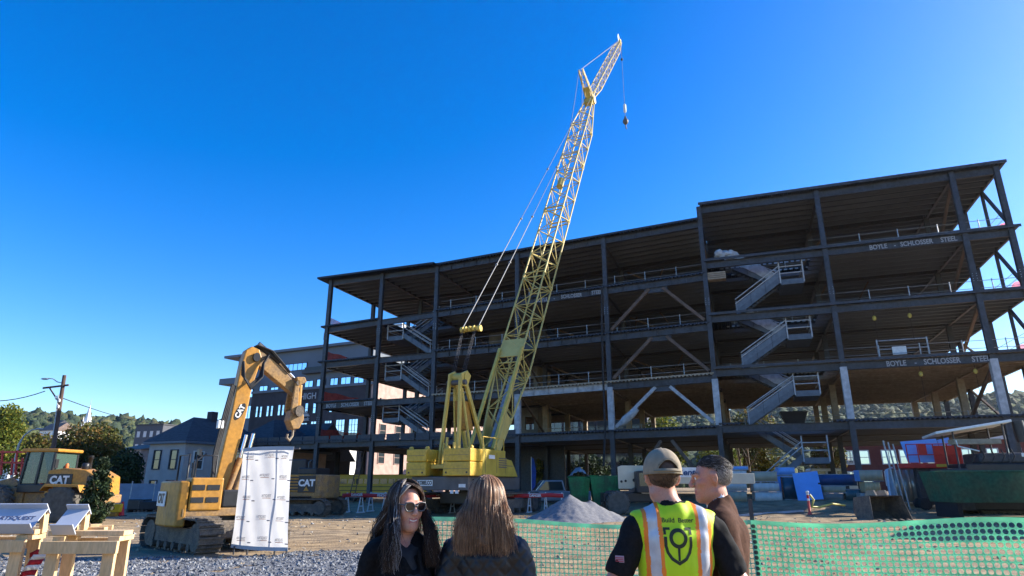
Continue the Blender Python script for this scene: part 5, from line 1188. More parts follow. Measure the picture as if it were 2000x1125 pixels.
# ---------------------------------------------------------------- right side machines
# red boom lift basket with pale blue board
p = at(1770, 905, 40); bl_ = empty('boom_lift', (p.x, 40, gz(p.x, 40)), -R(14), 'red lift platform carrying light blue boards at the right bays', 'lift')
zB, zT = at(1810, 905, 40).z - bl_.location.z, at(1810, 868, 40).z - bl_.location.z
MB().b2((-0.4, 0, zB - 0.28), (3.1, 1.3, zB)).build('platform', M['red'], bl_, bevel=0.03)
MB().b2((1.6, -0.03, zB - 0.22), (2.9, -0.012, zB - 0.06)).build('warning_label', mat('label_yellow', (0.6, 0.42, 0.05), 0.5), bl_)
for x in (0.15, 0.75, 1.6, 2.35, 3.05): MB().bar((x, 0.02, zB), (x, 0.02, zT), 0.05, 0.05).build('rail_post', M['red'], bl_)
for z in (zB + 0.5, zT): MB().tube((0.15, 0.02, z), (3.05, 0.02, z), 0.03, n=6).build('guard_rail', M['red'], bl_)
MB().b2((1.65, 0.05, zB), (3.0, 0.09, zT - 0.1)).build('mesh_panel', M['red'], bl_); MB().b2((0.8, 0.03, zB + 0.5), (1.25, 0.05, zT)).build('mesh_panel', M['red'], bl_)
sb_ = MB()
for x0, x1, z1_, z2_ in ((-0.1, -0.02, 0.4, 4.2),): sb_.b2((0.6, 0.4, 0.3), (2.4, 1.0, zB - 0.28))
sb_.build('lift_base', M['steel'], bl_, bevel=0.04)
for y in (0.2, 1.1):
    for x in (0.7, 2.3): wheel(bl_, (x, y, 0.35), 0.35, 0.22, rm=M['brown'])
for k, (x0, x1, z0, z1) in enumerate(((0.2, 2.2, zB + 0.05, zT + 0.35), (2.25, 2.9, zB + 0.02, zT + 0.42))):
    o = empty('insulation_board', bl_.location + Vector((0, 0, 0)), -R(14), ['wide light blue insulation board standing in the red lift', 'narrow light blue insulation board standing in the red lift'][k], 'board')
    MB().add([(x0, 0.3, z0), (x1, 0.3, z0), (x1 - 0.1, 0.75, z1), (x0 - 0.1, 0.75, z1 - 0.15)], [(0, 1, 2, 3)]).build('board', M['blue'], o, solid=0.06)
for k in range(3):
    o = empty('scaffold_pole', bl_.location + Vector((-0.75 + 0.28 * k, 0.1, 0)), 0, ['leftmost pale pole leaning left of the red lift', 'middle pale pole leaning left of the red lift', 'rightmost pale pole leaning left of the red lift'][k], 'pole')
    MB().tube((0, 0, 0), (-0.2, 0.3, zT + 0.25 - 0.1 * k), 0.05, n=8).build('tube', M['galv'], o)
# paving machine with white canopy behind the long green container
p = at(1850, 960, 37); pv = empty('paving_machine', (p.x, 37, gz(p.x, 37)), -R(10), 'dark road paving machine with tilted white canopy behind the long green container', 'paver')
g0 = pv.location.z; zz = lambda py: at(1900, py, 37).z - g0
MB().b2((1.2, 0, 0.3), (5.2, 2.3, zz(905))).build('engine_body', M['blackm'], pv, bevel=0.08)
MB().b2((2.0, 0.1, zz(905)), (4.6, 2.0, zz(885))).build('engine_hood', M['steel'], pv, bevel=0.1)
MB().prism([(0.6, 0.3), (1.3, 0.3), (1.3, zz(915)), (0.2, zz(915))], 0.0, 2.2).build('hopper', M['steel'], pv, bevel=0.05)
cn = MB(); cn.add([(-0.1, -0.2, zz(846)), (3.9, -0.2, zz(824)), (4.2, 2.4, zz(828)), (0.2, 2.4, zz(850))], [(0, 1, 2, 3)]); cn.build('canopy', M['white'], pv, solid=0.14, bevel=0.03)
for x, y, z in ((0.9, 0.1, 842), (3.5, 0.1, 828), (1.2, 2.1, 845), (3.7, 2.1, 830)): MB().tube((x, y, 1.2), (x, y, zz(z)), 0.05, n=6).build('canopy_post', M['steel'], pv)
MB().pipe([(0.9, -0.1, zz(860)), (0.95, -0.1, zz(872)), (2.0, -0.1, zz(882))], 0.04, 6).build('handrail', M['white'], pv)
MB().tube((4.2, -0.1, zz(825)), (4.3, -0.1, zz(865)), 0.28, n=12).build('exhaust_duct', M['blackm'], pv)
MB().pipe([(4.6, -0.05, zz(862)), (4.9, -0.05, zz(900))], 0.05, 6).build('handrail', M['galv'], pv)
MB().b2((4.1, -0.02, zz(893)), (4.5, 0.0, zz(886))).build('data_plate', M['white'], pv)
MB().b2((0.8, -0.1, zz(868)), (3.2, 0.6, zz(858))).build('screed_board', M['firep'], pv)
for k in range(5): MB().pipe([(1.6 + 0.5 * k, -0.05, zz(878)), (1.7 + 0.5 * k, -0.12, zz(892)), (1.5 + 0.5 * k, -0.05, zz(904))], 0.035, 6).build('hydraulic_hose', M['black'], pv)
for y in (0.3, 2.0): crawler(pv, 3.2, 0.6, 0.35, y, 'track', 30, x0=3.2, sub=False)
# long green container in front
skip('long_green_container', 'long dark green open-top container at the right edge', 1850, 2190, 33, at(1900, 921, 33).z, zbot=0.75, deep=2.3, mm=mat('weathered_green', (0.02, 0.115, 0.06), 0.55, var=0.3, scale=1.2, col2=(0.05, 0.10, 0.05)), rz=-R(6), ribs=0)
# unseen box trailer on the right, added as guessed cause of the foreground shade
o = empty('box_trailer', (23.9, 26.6, gz(23.9, 26.6)), R(54), 'unseen white box trailer at right, guessed cause of the foreground shade', 'trailer')
MB().b2((-5.0, -1.25, 0.9), (5.0, 1.25, 4.1)).build('body', M['white'], o, bevel=0.05); MB().b2((-4.3, -1.1, 0.6), (4.3, 1.1, 0.9)).build('chassis', M['blackm'], o)
for x in (-3.0, -2.0):
    for y in (-1.0, 1.0): wheel(o, (x, y, 0.48), 0.48, 0.3, rm=M['galv'])
for x in (3.0,):
    for y in (-0.8, 0.8): MB().bar((x, y, 0), (x, y, 0.9), 0.15, 0.15).build('landing_leg', M['blackm'], o)
# loose buckets
def bucket(name, label, px, py, Y, wpx, hpx, rz, mm):
    p = at(px, py, Y); o = empty(name, (p.x, Y, gz(p.x, Y)), rz, label, 'bucket'); W = wpx * Y / 1298; Hh = hpx * Y / 1359
    prof = [(-0.1 * W, Hh), (0.55 * W, 0.9 * Hh), (0.62 * W, 0.35 * Hh), (0.35 * W, 0.0), (-0.25 * W, 0.0)]
    b = MB(); n = len(prof)
    V = [(x0 * 1.0, y, z) for y in (-W / 2, W / 2) for x0, z in prof]
    V = [(y * (1.12 if z < 0.2 * Hh else 0.92), x0, z) for (x0, y, z) in V]
    b.add(V, [(i, i + 1, n + i + 1, n + i) for i in range(n - 1)] + [tuple(range(n)), tuple(range(2 * n - 1, n - 1, -1))]); b.build('shell', mm, o, solid=0.05)
    for k in range(5): x = -W * 0.5 + W * (k + 0.5) / 5; MB().add([(x - 0.07, -0.25 * W, 0.0), (x + 0.07, -0.25 * W, 0.0), (x + 0.04, -0.25 * W - 0.25, 0.05), (x - 0.04, -0.25 * W - 0.25, 0.05), (x - 0.07, -0.25 * W, 0.1), (x + 0.07, -0.25 * W, 0.1)], [(0, 1, 2, 3), (4, 5, 2, 3), (0, 3, 4), (1, 5, 2)]).build('tooth', mm, o)
    for x in (-W * 0.16, W * 0.16):
        e = MB(); e.prism([(0.0, Hh * 0.95), (0.5 * W, Hh * 0.88), (0.38 * W, Hh * 1.2), (0.1 * W, Hh * 1.22)], x - 0.04, x + 0.04, plane='yz'); e.build('hinge_plate', M['firep'], o)
    return o
bucket('excavator_bucket', 'dark toothed excavator bucket lying on the ground at right', 1732, 1015, 31, 74, 48, R(8), M['mud'])
# ---------------------------------------------------------------- banner on its frame
BA_, BB_ = at(447, 1090, 16.5), at(555, 1090, 15.7); BA_.z = gz(BA_.x, 16.5); 
bnr = empty('banner', BA_, math.atan2(BB_.y - BA_.y, BB_.x - BA_.x), 'white event banner with repeated grey logos on a pole frame', 'banner')
BW = (Vector((BB_.x, BB_.y, 0)) - Vector((BA_.x, BA_.y, 0))).length; z0_, z1_ = 0.16, at(500, 874, 16.1).z - BA_.z
def bpos(f, g, off=0.0):
    """point on the cloth: f across, g up"""
    flare = 0.06 * (1 - g) ** 2 - 0.035 * math.sin(PI * g)
    x = -flare + (BW + 2 * flare) * f
    y = 0.035 * math.sin(f * 9 + 2) * (0.3 + 0.7 * g) + 0.05 * math.sin(PI * f) * math.sin(PI * g) + 0.012 * math.sin(f * 23 + g * 9) + 0.06 * (1 - g) ** 3
    return Vector((x, y - off, z0_ + (z1_ - z0_) * g + 0.025 * math.sin(f * PI) * (1 - 2 * g) * -1))
nf, ng = 26, 34
V = [bpos(i / nf, j / ng) for j in range(ng + 1) for i in range(nf + 1)]
F_ = [(j * (nf + 1) + i, j * (nf + 1) + i + 1, (j + 1) * (nf + 1) + i + 1, (j + 1) * (nf + 1) + i) for j in range(ng) for i in range(nf)]
clo = MB().add(V, F_, 0, True).build('cloth', mat('banner_cloth', (0.74, 0.73, 0.72), 0.8, var=0.05, scale=3, tl=0.45), bnr, flip=False)
hm = mat('grey_hem', (0.42, 0.43, 0.46), 0.8, var=0.05)
for g0, g1 in ((0.0, 0.035), (0.962, 1.0)):
    V = [bpos(i / nf, g, 0.006) for g in (g0, g1) for i in range(nf + 1)]
    MB().add(V, [(i, i + 1, nf + 2 + i, nf + 1 + i) for i in range(nf)], 0, True).build('hem', hm, clo, flip=False)
lgm = mat('print_grey', (0.20, 0.19, 0.22), 0.8, var=0); lrm = mat('print_red', (0.50, 0.14, 0.10), 0.8, var=0)
for r_ in range(5):
    for c_ in range(3):
        f = (0.18 + 0.36 * c_) + (0.0 if r_ % 2 == 0 else -0.06); g = 0.9 - 0.2 * r_ + (0.015 if c_ == 1 else 0)
        if f < 0.12: f = 0.14
        if f > 0.86: f = 0.84
        p = bpos(f, g, 0.012); text('ARTSQUEST', 0.088, lgm, clo, p, bpos(f + 0.1, g) - bpos(f - 0.1, g), extrude=0.001, sx=0.62)
        p = bpos(f, g - 0.022, 0.012); q = bpos(f + 0.14, g - 0.035, 0.012); MB().b2((p.x - 0.13, p.y - 0.002, p.z - 0.006), (p.x + 0.15, p.y, p.z + 0.006)).build('red_line', lrm, clo)
        MB().b2((q.x - 0.05, q.y - 0.002, q.z - 0.012), (q.x + 0.05, q.y, q.z + 0.012)).build('small_mark', lgm, clo)
for x in (0.22, 0.72): MB().tube((BW * x + 0.02, 0.16, 0), (BW * x, 0.13, z1_), 0.022, n=8).build('pole', M['steel'], bnr)
for z in (z0_ + 0.04, z1_ - 0.04): MB().tube((-0.03, 0.13, z), (BW + 0.03, 0.13, z), 0.018, n=8).build('cross_bar', M['steel'], bnr)
for x in (0.08, BW): MB().tube((x, 0.05, 0.0), (x, 0.05, 0.2), 0.02, n=6).build('foot', M['steel'], bnr)

# ---------------------------------------------------------------- signing beams on lumber stands
def plank(root, p, q, w_, t_, up=(0, 1, 0), name='board'): return MB().bar(p, q, w_, t_, up).build(name, M['lumber'], root, bevel=0.003)
def stand(label, px0, px1, Y, ytop, depth=0.24):
    a = at(px0, ytop, Y); b = at(px1, ytop, Y); W = b.x - a.x; H_ = a.z - gz(a.x, Y)
    o = empty('lumber_stand', (a.x, Y, gz(a.x, Y)), R(3), label, 'stand')
    for x in (0.045, W - 0.045):
        plank(o, (x - (0.02 if x < W / 2 else -0.01), 0, 0), (x, 0, H_ - 0.04), 0.089, 0.038, name='leg'); plank(o, (x - 0.06, depth + 0.12, 0), (x - 0.03, depth, H_ - 0.04), 0.089, 0.038, name='leg')
        plank(o, (x, 0.02, H_ - 0.02), (x, depth, H_ - 0.02), 0.089, 0.038, (0, 0, 1), name='cross_rail')
    plank(o, (-0.03, -0.045, H_ - 0.075), (W + 0.03, -0.045, H_ - 0.075), 0.038, 0.089, (0, 0, 1), name='top_rail'); plank(o, (-0.03, depth + 0.05, H_ - 0.075), (W - 0.06, depth + 0.05, H_ - 0.075), 0.038, 0.089, (0, 0, 1), name='top_rail')
    plank(o, (-0.06, 0.12, H_ + 0.018), (W + 0.01, 0.12, H_ + 0.018), 0.14, 0.036, (0, 0, 1), name='shelf')
    plank(o, (0.05, 0.03, 0.35), (W * 0.95, 0.03, 0.35), 0.038, 0.089, (0, 0, 1), name='stretcher')
    return o, W, H_
s2, W2, H2 = stand('right pine stand carrying the short steel beam stub', 100, 228, 5.2, 1048)
s1, W1, H1 = stand('left pine stand carrying the long lettered steel beam', -120, 46, 5.25, 1046)
bw_ = mat('white_beam_paint', (0.40, 0.43, 0.49), 0.45, var=0.06, scale=6)
def signbeam(label, px, py, Y, L, txt=None):
    b = at(px, py, Y); o = empty('steel_beam', b, R(3), label, 'beam')
    wv_ = Vector((0, 0.16, 0.14)); n_ = Vector((0, -0.14, 0.16)).normalized(); wn = wv_.normalized(); Lw = wv_.length
    def slab(c, hw, hn, nm): return MB().bar(Vector((-L, 0, 0)) + c, c, hw, hn, tuple(n_)).build(nm, bw_, o, bevel=0.002)
    slab(wv_ * 0.5, Lw, 0.008, 'web')
    for e in (0.0, 1.0): MB().bar(Vector((-L, 0, 0)) + wv_ * e, wv_ * e, 0.011, 0.10, tuple(n_)).build('flange', bw_, o, bevel=0.002)
    if txt: text(txt, 0.055, mat('print_dark', (0.06, 0.07, 0.13), 0.6, var=0), o, Vector((-0.19, 0, 0)) + wv_ * 0.48 + n_ * 0.0055, (1, 0, 0), tuple(wv_), extrude=0.0005, bold=0.0006)
    for x in (-0.04, -L + 0.05):
        q = empty('wood_block', b + Vector((x, 0, 0)), R(3), 'pine prop holding up ' + ('the lettered beam, ' if txt else 'the short beam stub, ') + ('right one' if x > -0.05 else 'left one'), 'prop')
        MB().bar((0, 0.205, -0.045), wv_ * 0.97 + Vector((0, 0.03, -0.01)), 0.06, 0.03, (1, 0, 0)).build('prop_board', M['lumber'], q)
signbeam('long white-painted steel beam with lettering tilted on the left stand', 62, 1032, 5.25, 0.78, 'ARTSQUEST')
signbeam('short white-painted steel beam stub tilted on the right stand', 145, 1034, 5.2, 0.17)
for k, (px, py, Y, l_) in enumerate(((190, 1034, 5.45, 0.14), (208, 1030, 5.5, 0.09), (186, 1028, 5.55, 0.08))):
    p = at(px, py, Y); o = empty('wood_offcut', p, R(20 * k), ['longest pine offcut on the right stand', 'middle pine offcut on the right stand', 'small pine offcut behind the others on the right stand'][k], 'offcut')
    MB().box((0, 0, 0), (l_, 0.05, 0.036)).build('block', M['lumber'], o, bevel=0.003)
# draped striped flag
p = at(84, 1062, 5.3); fo = empty('flag', p, R(-18), 'red and white striped flag draped between the two stands', 'flag')
sr, sw = mat('flag_red', (0.42, 0.02, 0.035), 0.8, var=0.08, tl=0.2), mat('flag_white', (0.75, 0.74, 0.74), 0.8, var=0.04, tl=0.2)
for k in range(8):
    n_ = 8; V = []
    for i in range(n_ + 1):
        f = i / n_
        for e in (k, k + 1): V.append((-0.12 - 0.012 * e + f * (0.16 + 0.006 * e), 0.02 * math.sin(f * 7 + e * 0.8), -0.038 * e - 0.02 - 0.05 * (1 - f) + 0.01 * math.sin(f * 5)))
    MB().add(V, [(i * 2, i * 2 + 2, i * 2 + 3, i * 2 + 1) for i in range(n_)], 0, True).build('stripe', sr if k % 2 == 0 else sw, fo, solid=0.002)

# ---------------------------------------------------------------- safety net fence
gfm = mat('green_net_plastic', (0.36, 0.72, 0.52), 0.5, var=0.25, scale=2.5, tl=0.55)
def fence(name, label, pts, h, cell, rows, ratio, sag, rnd, seed):
    o = empty(name, (pts[0][0], pts[0][1], 0), 0, label, 'fence'); O = o.location
    seg = [(Vector((*a, 0)), Vector((*b, 0))) for a, b in zip(pts, pts[1:])]; total = sum((b - a).length for a, b in seg)
    def along(s):
        for a, b in seg:
            L = (b - a).length
            if s <= L: return a.lerp(b, s / L), (b - a).normalized()
            s -= L
        return seg[-1][1], (seg[-1][1] - seg[-1][0]).normalized()
    cols = int(total / cell); ch = h / rows
    def P(s, z):
        p, d = along(max(0, min(total, s))); nn = Vector((-d.y, d.x, 0))
        w_ = 0.07 * noise.noise(Vector((s * 0.8, z * 1.5, seed))) + 0.02 * noise.noise(Vector((s * 3.0, z * 4, seed))); top = sag * (math.sin(s * 1.35 + seed) * 0.5 - 0.3 + 0.5 * noise.noise(Vector((s * 0.6, 0, seed)))) * z / h
        return p + nn * w_ + Vector((0, 0, 0.08 + z + top)) - O
    mb = MB(); u8 = [(-1, -1), (0, -1), (1, -1), (1, 0), (1, 1), (0, 1), (-1, 1), (-1, 0)]
    for j in range(rows):
        for i in range(cols):
            cx, cz = (i + 0.5) * cell, (j + 0.5) * ch; V = []
            for a, b in u8: V.append(P(cx + a * cell / 2, cz + b * ch / 2))
            for a, b in u8:
                k = (1 if (a == 0 or b == 0) else rnd)
                V.append(P(cx + a * k * cell / 2 * ratio, cz + b * k * ch / 2 * ratio))
            mb.add(V, [(k, (k + 1) % 8, 8 + (k + 1) % 8, 8 + k) for k in range(8)], 0, True)
    nt_ = mb.build('net', gfm, o, flip=False, solid=0.003)
    bd_ = MB(); n = int(total / 0.2)
    for i in range(n): bd_.quad(P(i * total / n, h), P((i + 1) * total / n, h), P((i + 1) * total / n, h + 0.045), P(i * total / n, h + 0.045))
    bd_.build('top_band', gfm, o, flip=False, solid=0.003)
    return o, along, total
pm_ = mat('fence_post_steel', (0.06, 0.05, 0.05), 0.7, 0.2, var=0.2)
f1, al1, t1 = fence('net_fence', 'green plastic safety net fence with square mesh behind the two women', ((-1.25, 8.85), (3.1, 8.55)), 1.06, 0.058, 18, 0.86, 0.09, 0.88, 1.0)
f2, al2, t2 = fence('net_fence', 'bright green safety net fence with round holes at the lower right', ((3.02, 8.57), (6.3, 6.55), (9.5, 4.6)), 1.1, 0.066, 17, 0.81, 0.08, 0.74, 4.0)
for o, ss, al in ((f1, (0.05, 4.33), al1), (f2, (3.77, 7.2), al2)):
    for s in ss:
        p, d = al(s); p = p - o.location; hh_ = 1.42 if s == 4.33 else 1.2
        MB().bar((p.x, p.y + 0.03, -0.1), (p.x - 0.02, p.y + 0.03, hh_), 0.045, 0.03, (0, 1, 0)).build('post', pm_, o)

# ---------------------------------------------------------------- sand pile, barricades and tape
p = at(1115, 1012, 31); sx0 = p.x
sp_ = MB(); na_, nr_ = 64, 22; V = []
def pile(x, y):
    z = 0
    for cx, cy, r, h in ((0, 0.2, 2.0, 1.2), (0.95, 0.4, 1.7, 0.92), (-1.1, 0.1, 1.2, 0.5), (0.1, -1.0, 1.1, 0.42), (1.9, 0.3, 0.9, 0.4)):
        d = math.hypot(x - cx, y - cy); q = h * (1 - d / r); kk = max(0, 0.22 - abs(z - q)) / 0.22; z = max(z, q) + kk * kk * 0.055 * (1 if q > -0.05 else 0)
    return z + (0.04 * noise.noise(Vector((x * 3, y * 3, 1))) + 0.02 * noise.noise(Vector((x * 9, y * 9, 1)))) * (1 if z > 0.01 else 0) - (0.04 if z <= 0 else 0)
N_ = 90
for j in range(N_ + 1):
    for i in range(N_ + 1): x, y = -2.9 + 6.0 * i / N_, -2.3 + 4.6 * j / N_; V.append((x, y, pile(x, y) - 0.02))
sp_.add(V, [(j * (N_ + 1) + i, j * (N_ + 1) + i + 1, (j + 1) * (N_ + 1) + i + 1, (j + 1) * (N_ + 1) + i) for j in range(N_) for i in range(N_)], 0, True)
so2 = sp_.build('sand_pile', mat('grey_sand', (0.17, 0.17, 0.178), 0.95, var=0.18, scale=9, bump=0.5, bscale=40), None, (sx0, 31, gz(sx0, 31)), flip=False)
tag(so2, 'heap of grey crushed sand between the women and the men', 'sand pile')
def aframe(px, py, Y, lean, label):
    p = at(px, py, Y); o = empty('barricade', (p.x, Y, gz(p.x, Y)), R(70), label, 'barricade', 'white A-frame barricades along the crane')
    for y in (-0.5, 0.5):
        for s in (-1, 1): MB().bar((s * 0.33, y, 0), (s * 0.02, y, 1.12), 0.09, 0.03, (0, 1, 0)).build('leg', M['white'], o)
        MB().bar((-0.24, y, 0.38), (0.24, y, 0.38), 0.03, 0.07).build('brace', M['white'], o)
        MB().b2((-0.4, y - 0.05, 0), (0.4, y + 0.05, 0.06)).build('foot', M['white'], o)
    MB().bar((0, -0.6, 0.98), (0, 0.6, 0.98), 0.03, 0.2).build('top_board', M['white'], o)
    return o
for px, Y, lab in ((690, 40, 'white A-frame barricade nearest the second excavator'), (737, 40.5, 'white A-frame barricade left of the dark-haired woman'), (899, 38.5, 'white A-frame barricade between the two women'), (1050, 39, 'leaning white A-frame barricade at the left foot of the sand pile'), (1082, 39.6, 'white A-frame barricade right of the leaning one')):
    aframe(px, 1000, Y, 0, lab)
tp = mat('tape_red', (0.55, 0.03, 0.035), 0.5, var=0.05); A_ = at(668, 967, 39.4); B_ = at(1100, 966, 38.4)
tpo = empty('danger_tape', ((A_.x + B_.x) / 2, (A_.y + B_.y) / 2, 0), math.atan2(B_.y - A_.y, B_.x - A_.x), 'long red danger tape with white lettering across the crane base', 'tape')
Lt = (B_ - A_).length; zt2 = A_.z
def tz(x): return zt2 - 0.05 * abs(math.sin(x * 1.1)) + 0.02
V = [(x, 0.01 * math.sin(x * 3), tz(x) + e) for x in np.linspace(-Lt / 2, Lt / 2, 60) for e in (-0.11, 0.11)]
MB().add(V, [(i * 2, i * 2 + 2, i * 2 + 3, i * 2 + 1) for i in range(59)], 0, True).build('band', tp, tpo, solid=0.004)
x = -Lt / 2 + 0.9; k = 0
while x < Lt / 2 - 0.5:
    t_ = ('DANGER', 'PINCH POINT')[k % 2]; text(t_, 0.2, M['white'], tpo, (x, -0.02, tz(x)), (1, 0, 0), extrude=0.001, bold=0.008, sx=0.85); x += 1.75; k += 1

# ---------------------------------------------------------------- crates and panels under the right bays
def ribbed(name, label, x0, x1, y0, y1, Y, mm, ribs=5, deep=1.0, rz=-R(8), cat='crate', side=None, group=None, sk=0.0, bumpr=0.03):
    """box-like pack with vertical pleats, from its photo rectangle"""
    a, b = at(x0, (y0 + y1) / 2, Y), at(x1, (y0 + y1) / 2, Y); zt_, zb_ = at(x0, y0, Y).z, at(x0, y1, Y).z
    o = empty(name, (a.x, Y, zb_), rz, label, cat, group); W = b.x - a.x; H_ = zt_ - zb_
    MB().b2((0, 0.03, 0), (W, deep, H_)).build('core', side or mm, o, bevel=0.02)
    pb = MB(); n = ribs * 6; V = []
    for i in range(n + 1):
        f = i / n; y = -bumpr * abs(math.sin(f * PI * ribs)) ** 0.6 + 0.02
        V += [(W * f + sk * 0, y, 0.02), (W * f + sk, y, H_ - 0.02)]
    pb.add(V, [(i * 2, i * 2 + 2, i * 2 + 3, i * 2 + 1) for i in range(n)], 0, True); pb.build('wrapped_face', mm, o, flip=False, solid=0.01)
    for z in (0.0, H_ - 0.04): MB().b2((-0.02, -0.015, z), (W + 0.02, 0.02, z + 0.04)).build('edge_strip', M['galv'], o)
    return o
wr = mat('pale_wrap', (0.58, 0.54, 0.48), 0.55, var=0.12, scale=3); tn = mat('tan_wrap', (0.40, 0.34, 0.23), 0.6, var=0.12, scale=3)
stk = 'wrapped crates stacked under the right bays'
for q in (('topmost grey wrapped crate of the stack beside the suited man', 1418, 1457, 919, 937, wr, 4), ('middle grey wrapped crate of the stack beside the suited man', 1419, 1457, 938, 959, wr, 3), ('bottom grey wrapped crate of the stack beside the suited man', 1421, 1458, 960, 981, tn, 3),
          ('topmost plain tan crate of the second stack', 1470, 1516, 921, 941, tn, 1), ('middle pale pleated crate of the second stack', 1472, 1520, 943, 960, wr, 5), ('bottom pleated crate of the second stack with blue edge', 1475, 1526, 961, 982, wr, 5)):
    ribbed('wrapped_crate', q[0], q[1], q[2], q[3], q[4], 44, q[5], q[6], group=stk, deep=0.9)
ribbed('blue_tray', 'small blue tray lying on the grey crate stack', 1433, 1460, 910, 918, 44.3, M['blue'], 1, 0.6)
ribbed('blue_box', 'upper light blue box behind the second crate stack', 1520, 1551, 912, 928, 45.5, M['blue'], 1, 0.8)
ribbed('blue_box', 'lower light blue box behind the second crate stack', 1521, 1550, 929, 976, 45.4, M['blue'], 1, 0.8)
ribbed('glass_pack', 'dark blue-green glass pack left of the big blue panel', 1530, 1556, 931, 976, 44.2, mat('teal_glass', (0.02, 0.07, 0.11), 0.15, var=0.2), 1, 0.5)
P4 = [at(*q) for q in ((1559, 979, 43.2), (1609, 975, 43.0), (1596, 920, 43.9), (1547, 925, 44.1))]
o = empty('insulation_sheet', P4[0], 0, 'large tilted light blue panel leaning on the crates', 'panel')
MB().add([q - P4[0] for q in P4], [(0, 1, 2, 3)]).build('sheet', M['blue'], o, solid=0.06, bevel=0.01)
c_ = (P4[2] * 0.75 + P4[0] * 0.25 + P4[1] * 0.2 - P4[3] * 0.2) - P4[0]; MB().box((c_.x, c_.y - 0.06, c_.z), (0.16, 0.02, 0.1)).build('label', M['blackm'], o)
ribbed('blue_container', 'dark blue low container right of the big blue panel', 1600, 1669, 926, 949, 45.2, M['dkblue'], 1, 1.6, cat='container')
ribbed('wrapped_crate', 'tan pleated crate in front of the dark blue container', 1608, 1650, 949, 963, 44.0, tn, 4)
ribbed('wrapped_crate', 'dim brown crate under the tan pleated crate', 1609, 1646, 964, 980, 44.0, mat('dim_wrap', (0.22, 0.20, 0.17), 0.7), 2)
ribbed('glass_pack', 'grey-green glass pack beside the front column', 1652, 1680, 955, 979, 43.8, mat('green_glass', (0.06, 0.10, 0.10), 0.2, var=0.2), 1, 0.5)
ribbed('wrapped_crate', 'small blue-ended pleated crate right of the front column', 1679, 1722, 918, 940, 43.5, tn, 4, side=M['blue'])
ribbed('lumber_pack', 'small pile of pale lumber under the blue-ended crate', 1690, 1718, 941, 962, 43.5, M['lumber'], 5, cat='lumber')
ribbed('stone_pallet', 'pallet of grey debris beside the ribbed metal pack', 1681, 1716, 963, 980, 43.0, M['conc'], 4, cat='pallet')
mo = ribbed('ribbed_metal_pack', 'big upright pack of pleated grey metal panels at right', 1748, 1808, 917, 980, 41.5, mat('pleated_metal', (0.33, 0.32, 0.29), 0.35, 0.5, var=0.15, scale=2), 4, 0.8, bumpr=0.1, cat='panels')
W = 60 * 41.5 / 1298; H_ = 63 * 41.5 / 1359
MB().pipe([(-0.35, 0.0, 0.1), (-0.3, 0.0, H_), (0.0, 0.0, H_ + 0.1), (W - 0.1, 0.0, H_ + 0.1), (W, 0.05, H_ - 0.1)], 0.07, 8).build('blue_frame', mat('pale_blue_film', (0.40, 0.52, 0.66), 0.3, var=0.1), mo)
MB().b2((-0.35, 0.02, 0.0), (-0.02, 0.3, H_)).build('side_sheet', mat('pale_blue_film', (0.40, 0.52, 0.66), 0.3), mo, bevel=0.04)
# delineator post with its hose, long plank
p = at(1582, 1004, 36.5); o = empty('delineator', (p.x, 36.5, gz(p.x, 36.5)), 0, 'red and white delineator post standing in the dirt', 'post')
dl = MB(); dl.lathe([(0.13, -0.05), (0.12, 0.05), (0.07, 0.1), (0.06, 0.7)], 12); dl.build('lower_tube', mat('delineator_red', (0.60, 0.07, 0.05), 0.5, var=0.1), o)
MB().lathe([(0.062, 0.7), (0.062, 0.82)], 12).build('white_band', M['white'], o); MB().lathe([(0.062, 0.82), (0.062, 1.0)], 12).build('red_band', M['red'], o); MB().lathe([(0.064, 1.0), (0.066, 1.12), (0.1, 1.14), (0.06, 1.22)], 12).build('top_cap', M['white'], o)
hp = [at(x, y, Y) for x, y, Y in ((1581, 966, 36.4), (1589, 976, 36.3), (1586, 990, 36.2), (1600, 991, 36.4), (1625, 984, 37.5), (1650, 987, 38))]
hp = [Vector((q.x, q.y, max(q.z, gz(q.x, q.y) + 0.06))) for q in hp]
ho = MB().pipe(hp, 0.06, 8).build('hose', mat('yellow_hose', (0.62, 0.50, 0.10), 0.5, var=0.2), None); tag(ho, 'yellow hose hanging from the delineator onto the dirt', 'hose')
a, b = at(1436, 996, 36.5), at(1566, 992, 38.5)
tag(MB().bar((a.x, a.y, gz(a.x, a.y) + 0.1), (b.x, b.y, gz(b.x, b.y) + 0.1), 0.2, 0.1).build('plank', M['firew']), 'long pale plank lying on the dirt left of the delineator', 'plank')
# ladder and hanging cable at the frame
p = at(688, 935, 60); o = empty('ladder', (p.x, 60, 0), 0, 'thin ladder leaning against the podium', 'ladder')
for x in (-0.22, 0.22): MB().bar((x, 0, 0), (x + 0.5, 1.0, 4.6), 0.05, 0.08).build('rail', M['rust'], o)
for k in range(11): f = (k + 0.5) / 11; MB().tube((-0.22 + 0.5 * f, f, 4.6 * f), (0.22 + 0.5 * f, f, 4.6 * f), 0.025, n=5).build('rung', M['rust'], o)
q = [at(x, y, 50.5) for x, y in ((1175, 560), (1176, 660), (1179, 760), (1182, 840), (1179, 910))]
tag(MB().pipe(q, 0.09, 6).build('cable_bundle', M['black']), 'black cable bundle hanging down beside the bracing bay', 'cable')
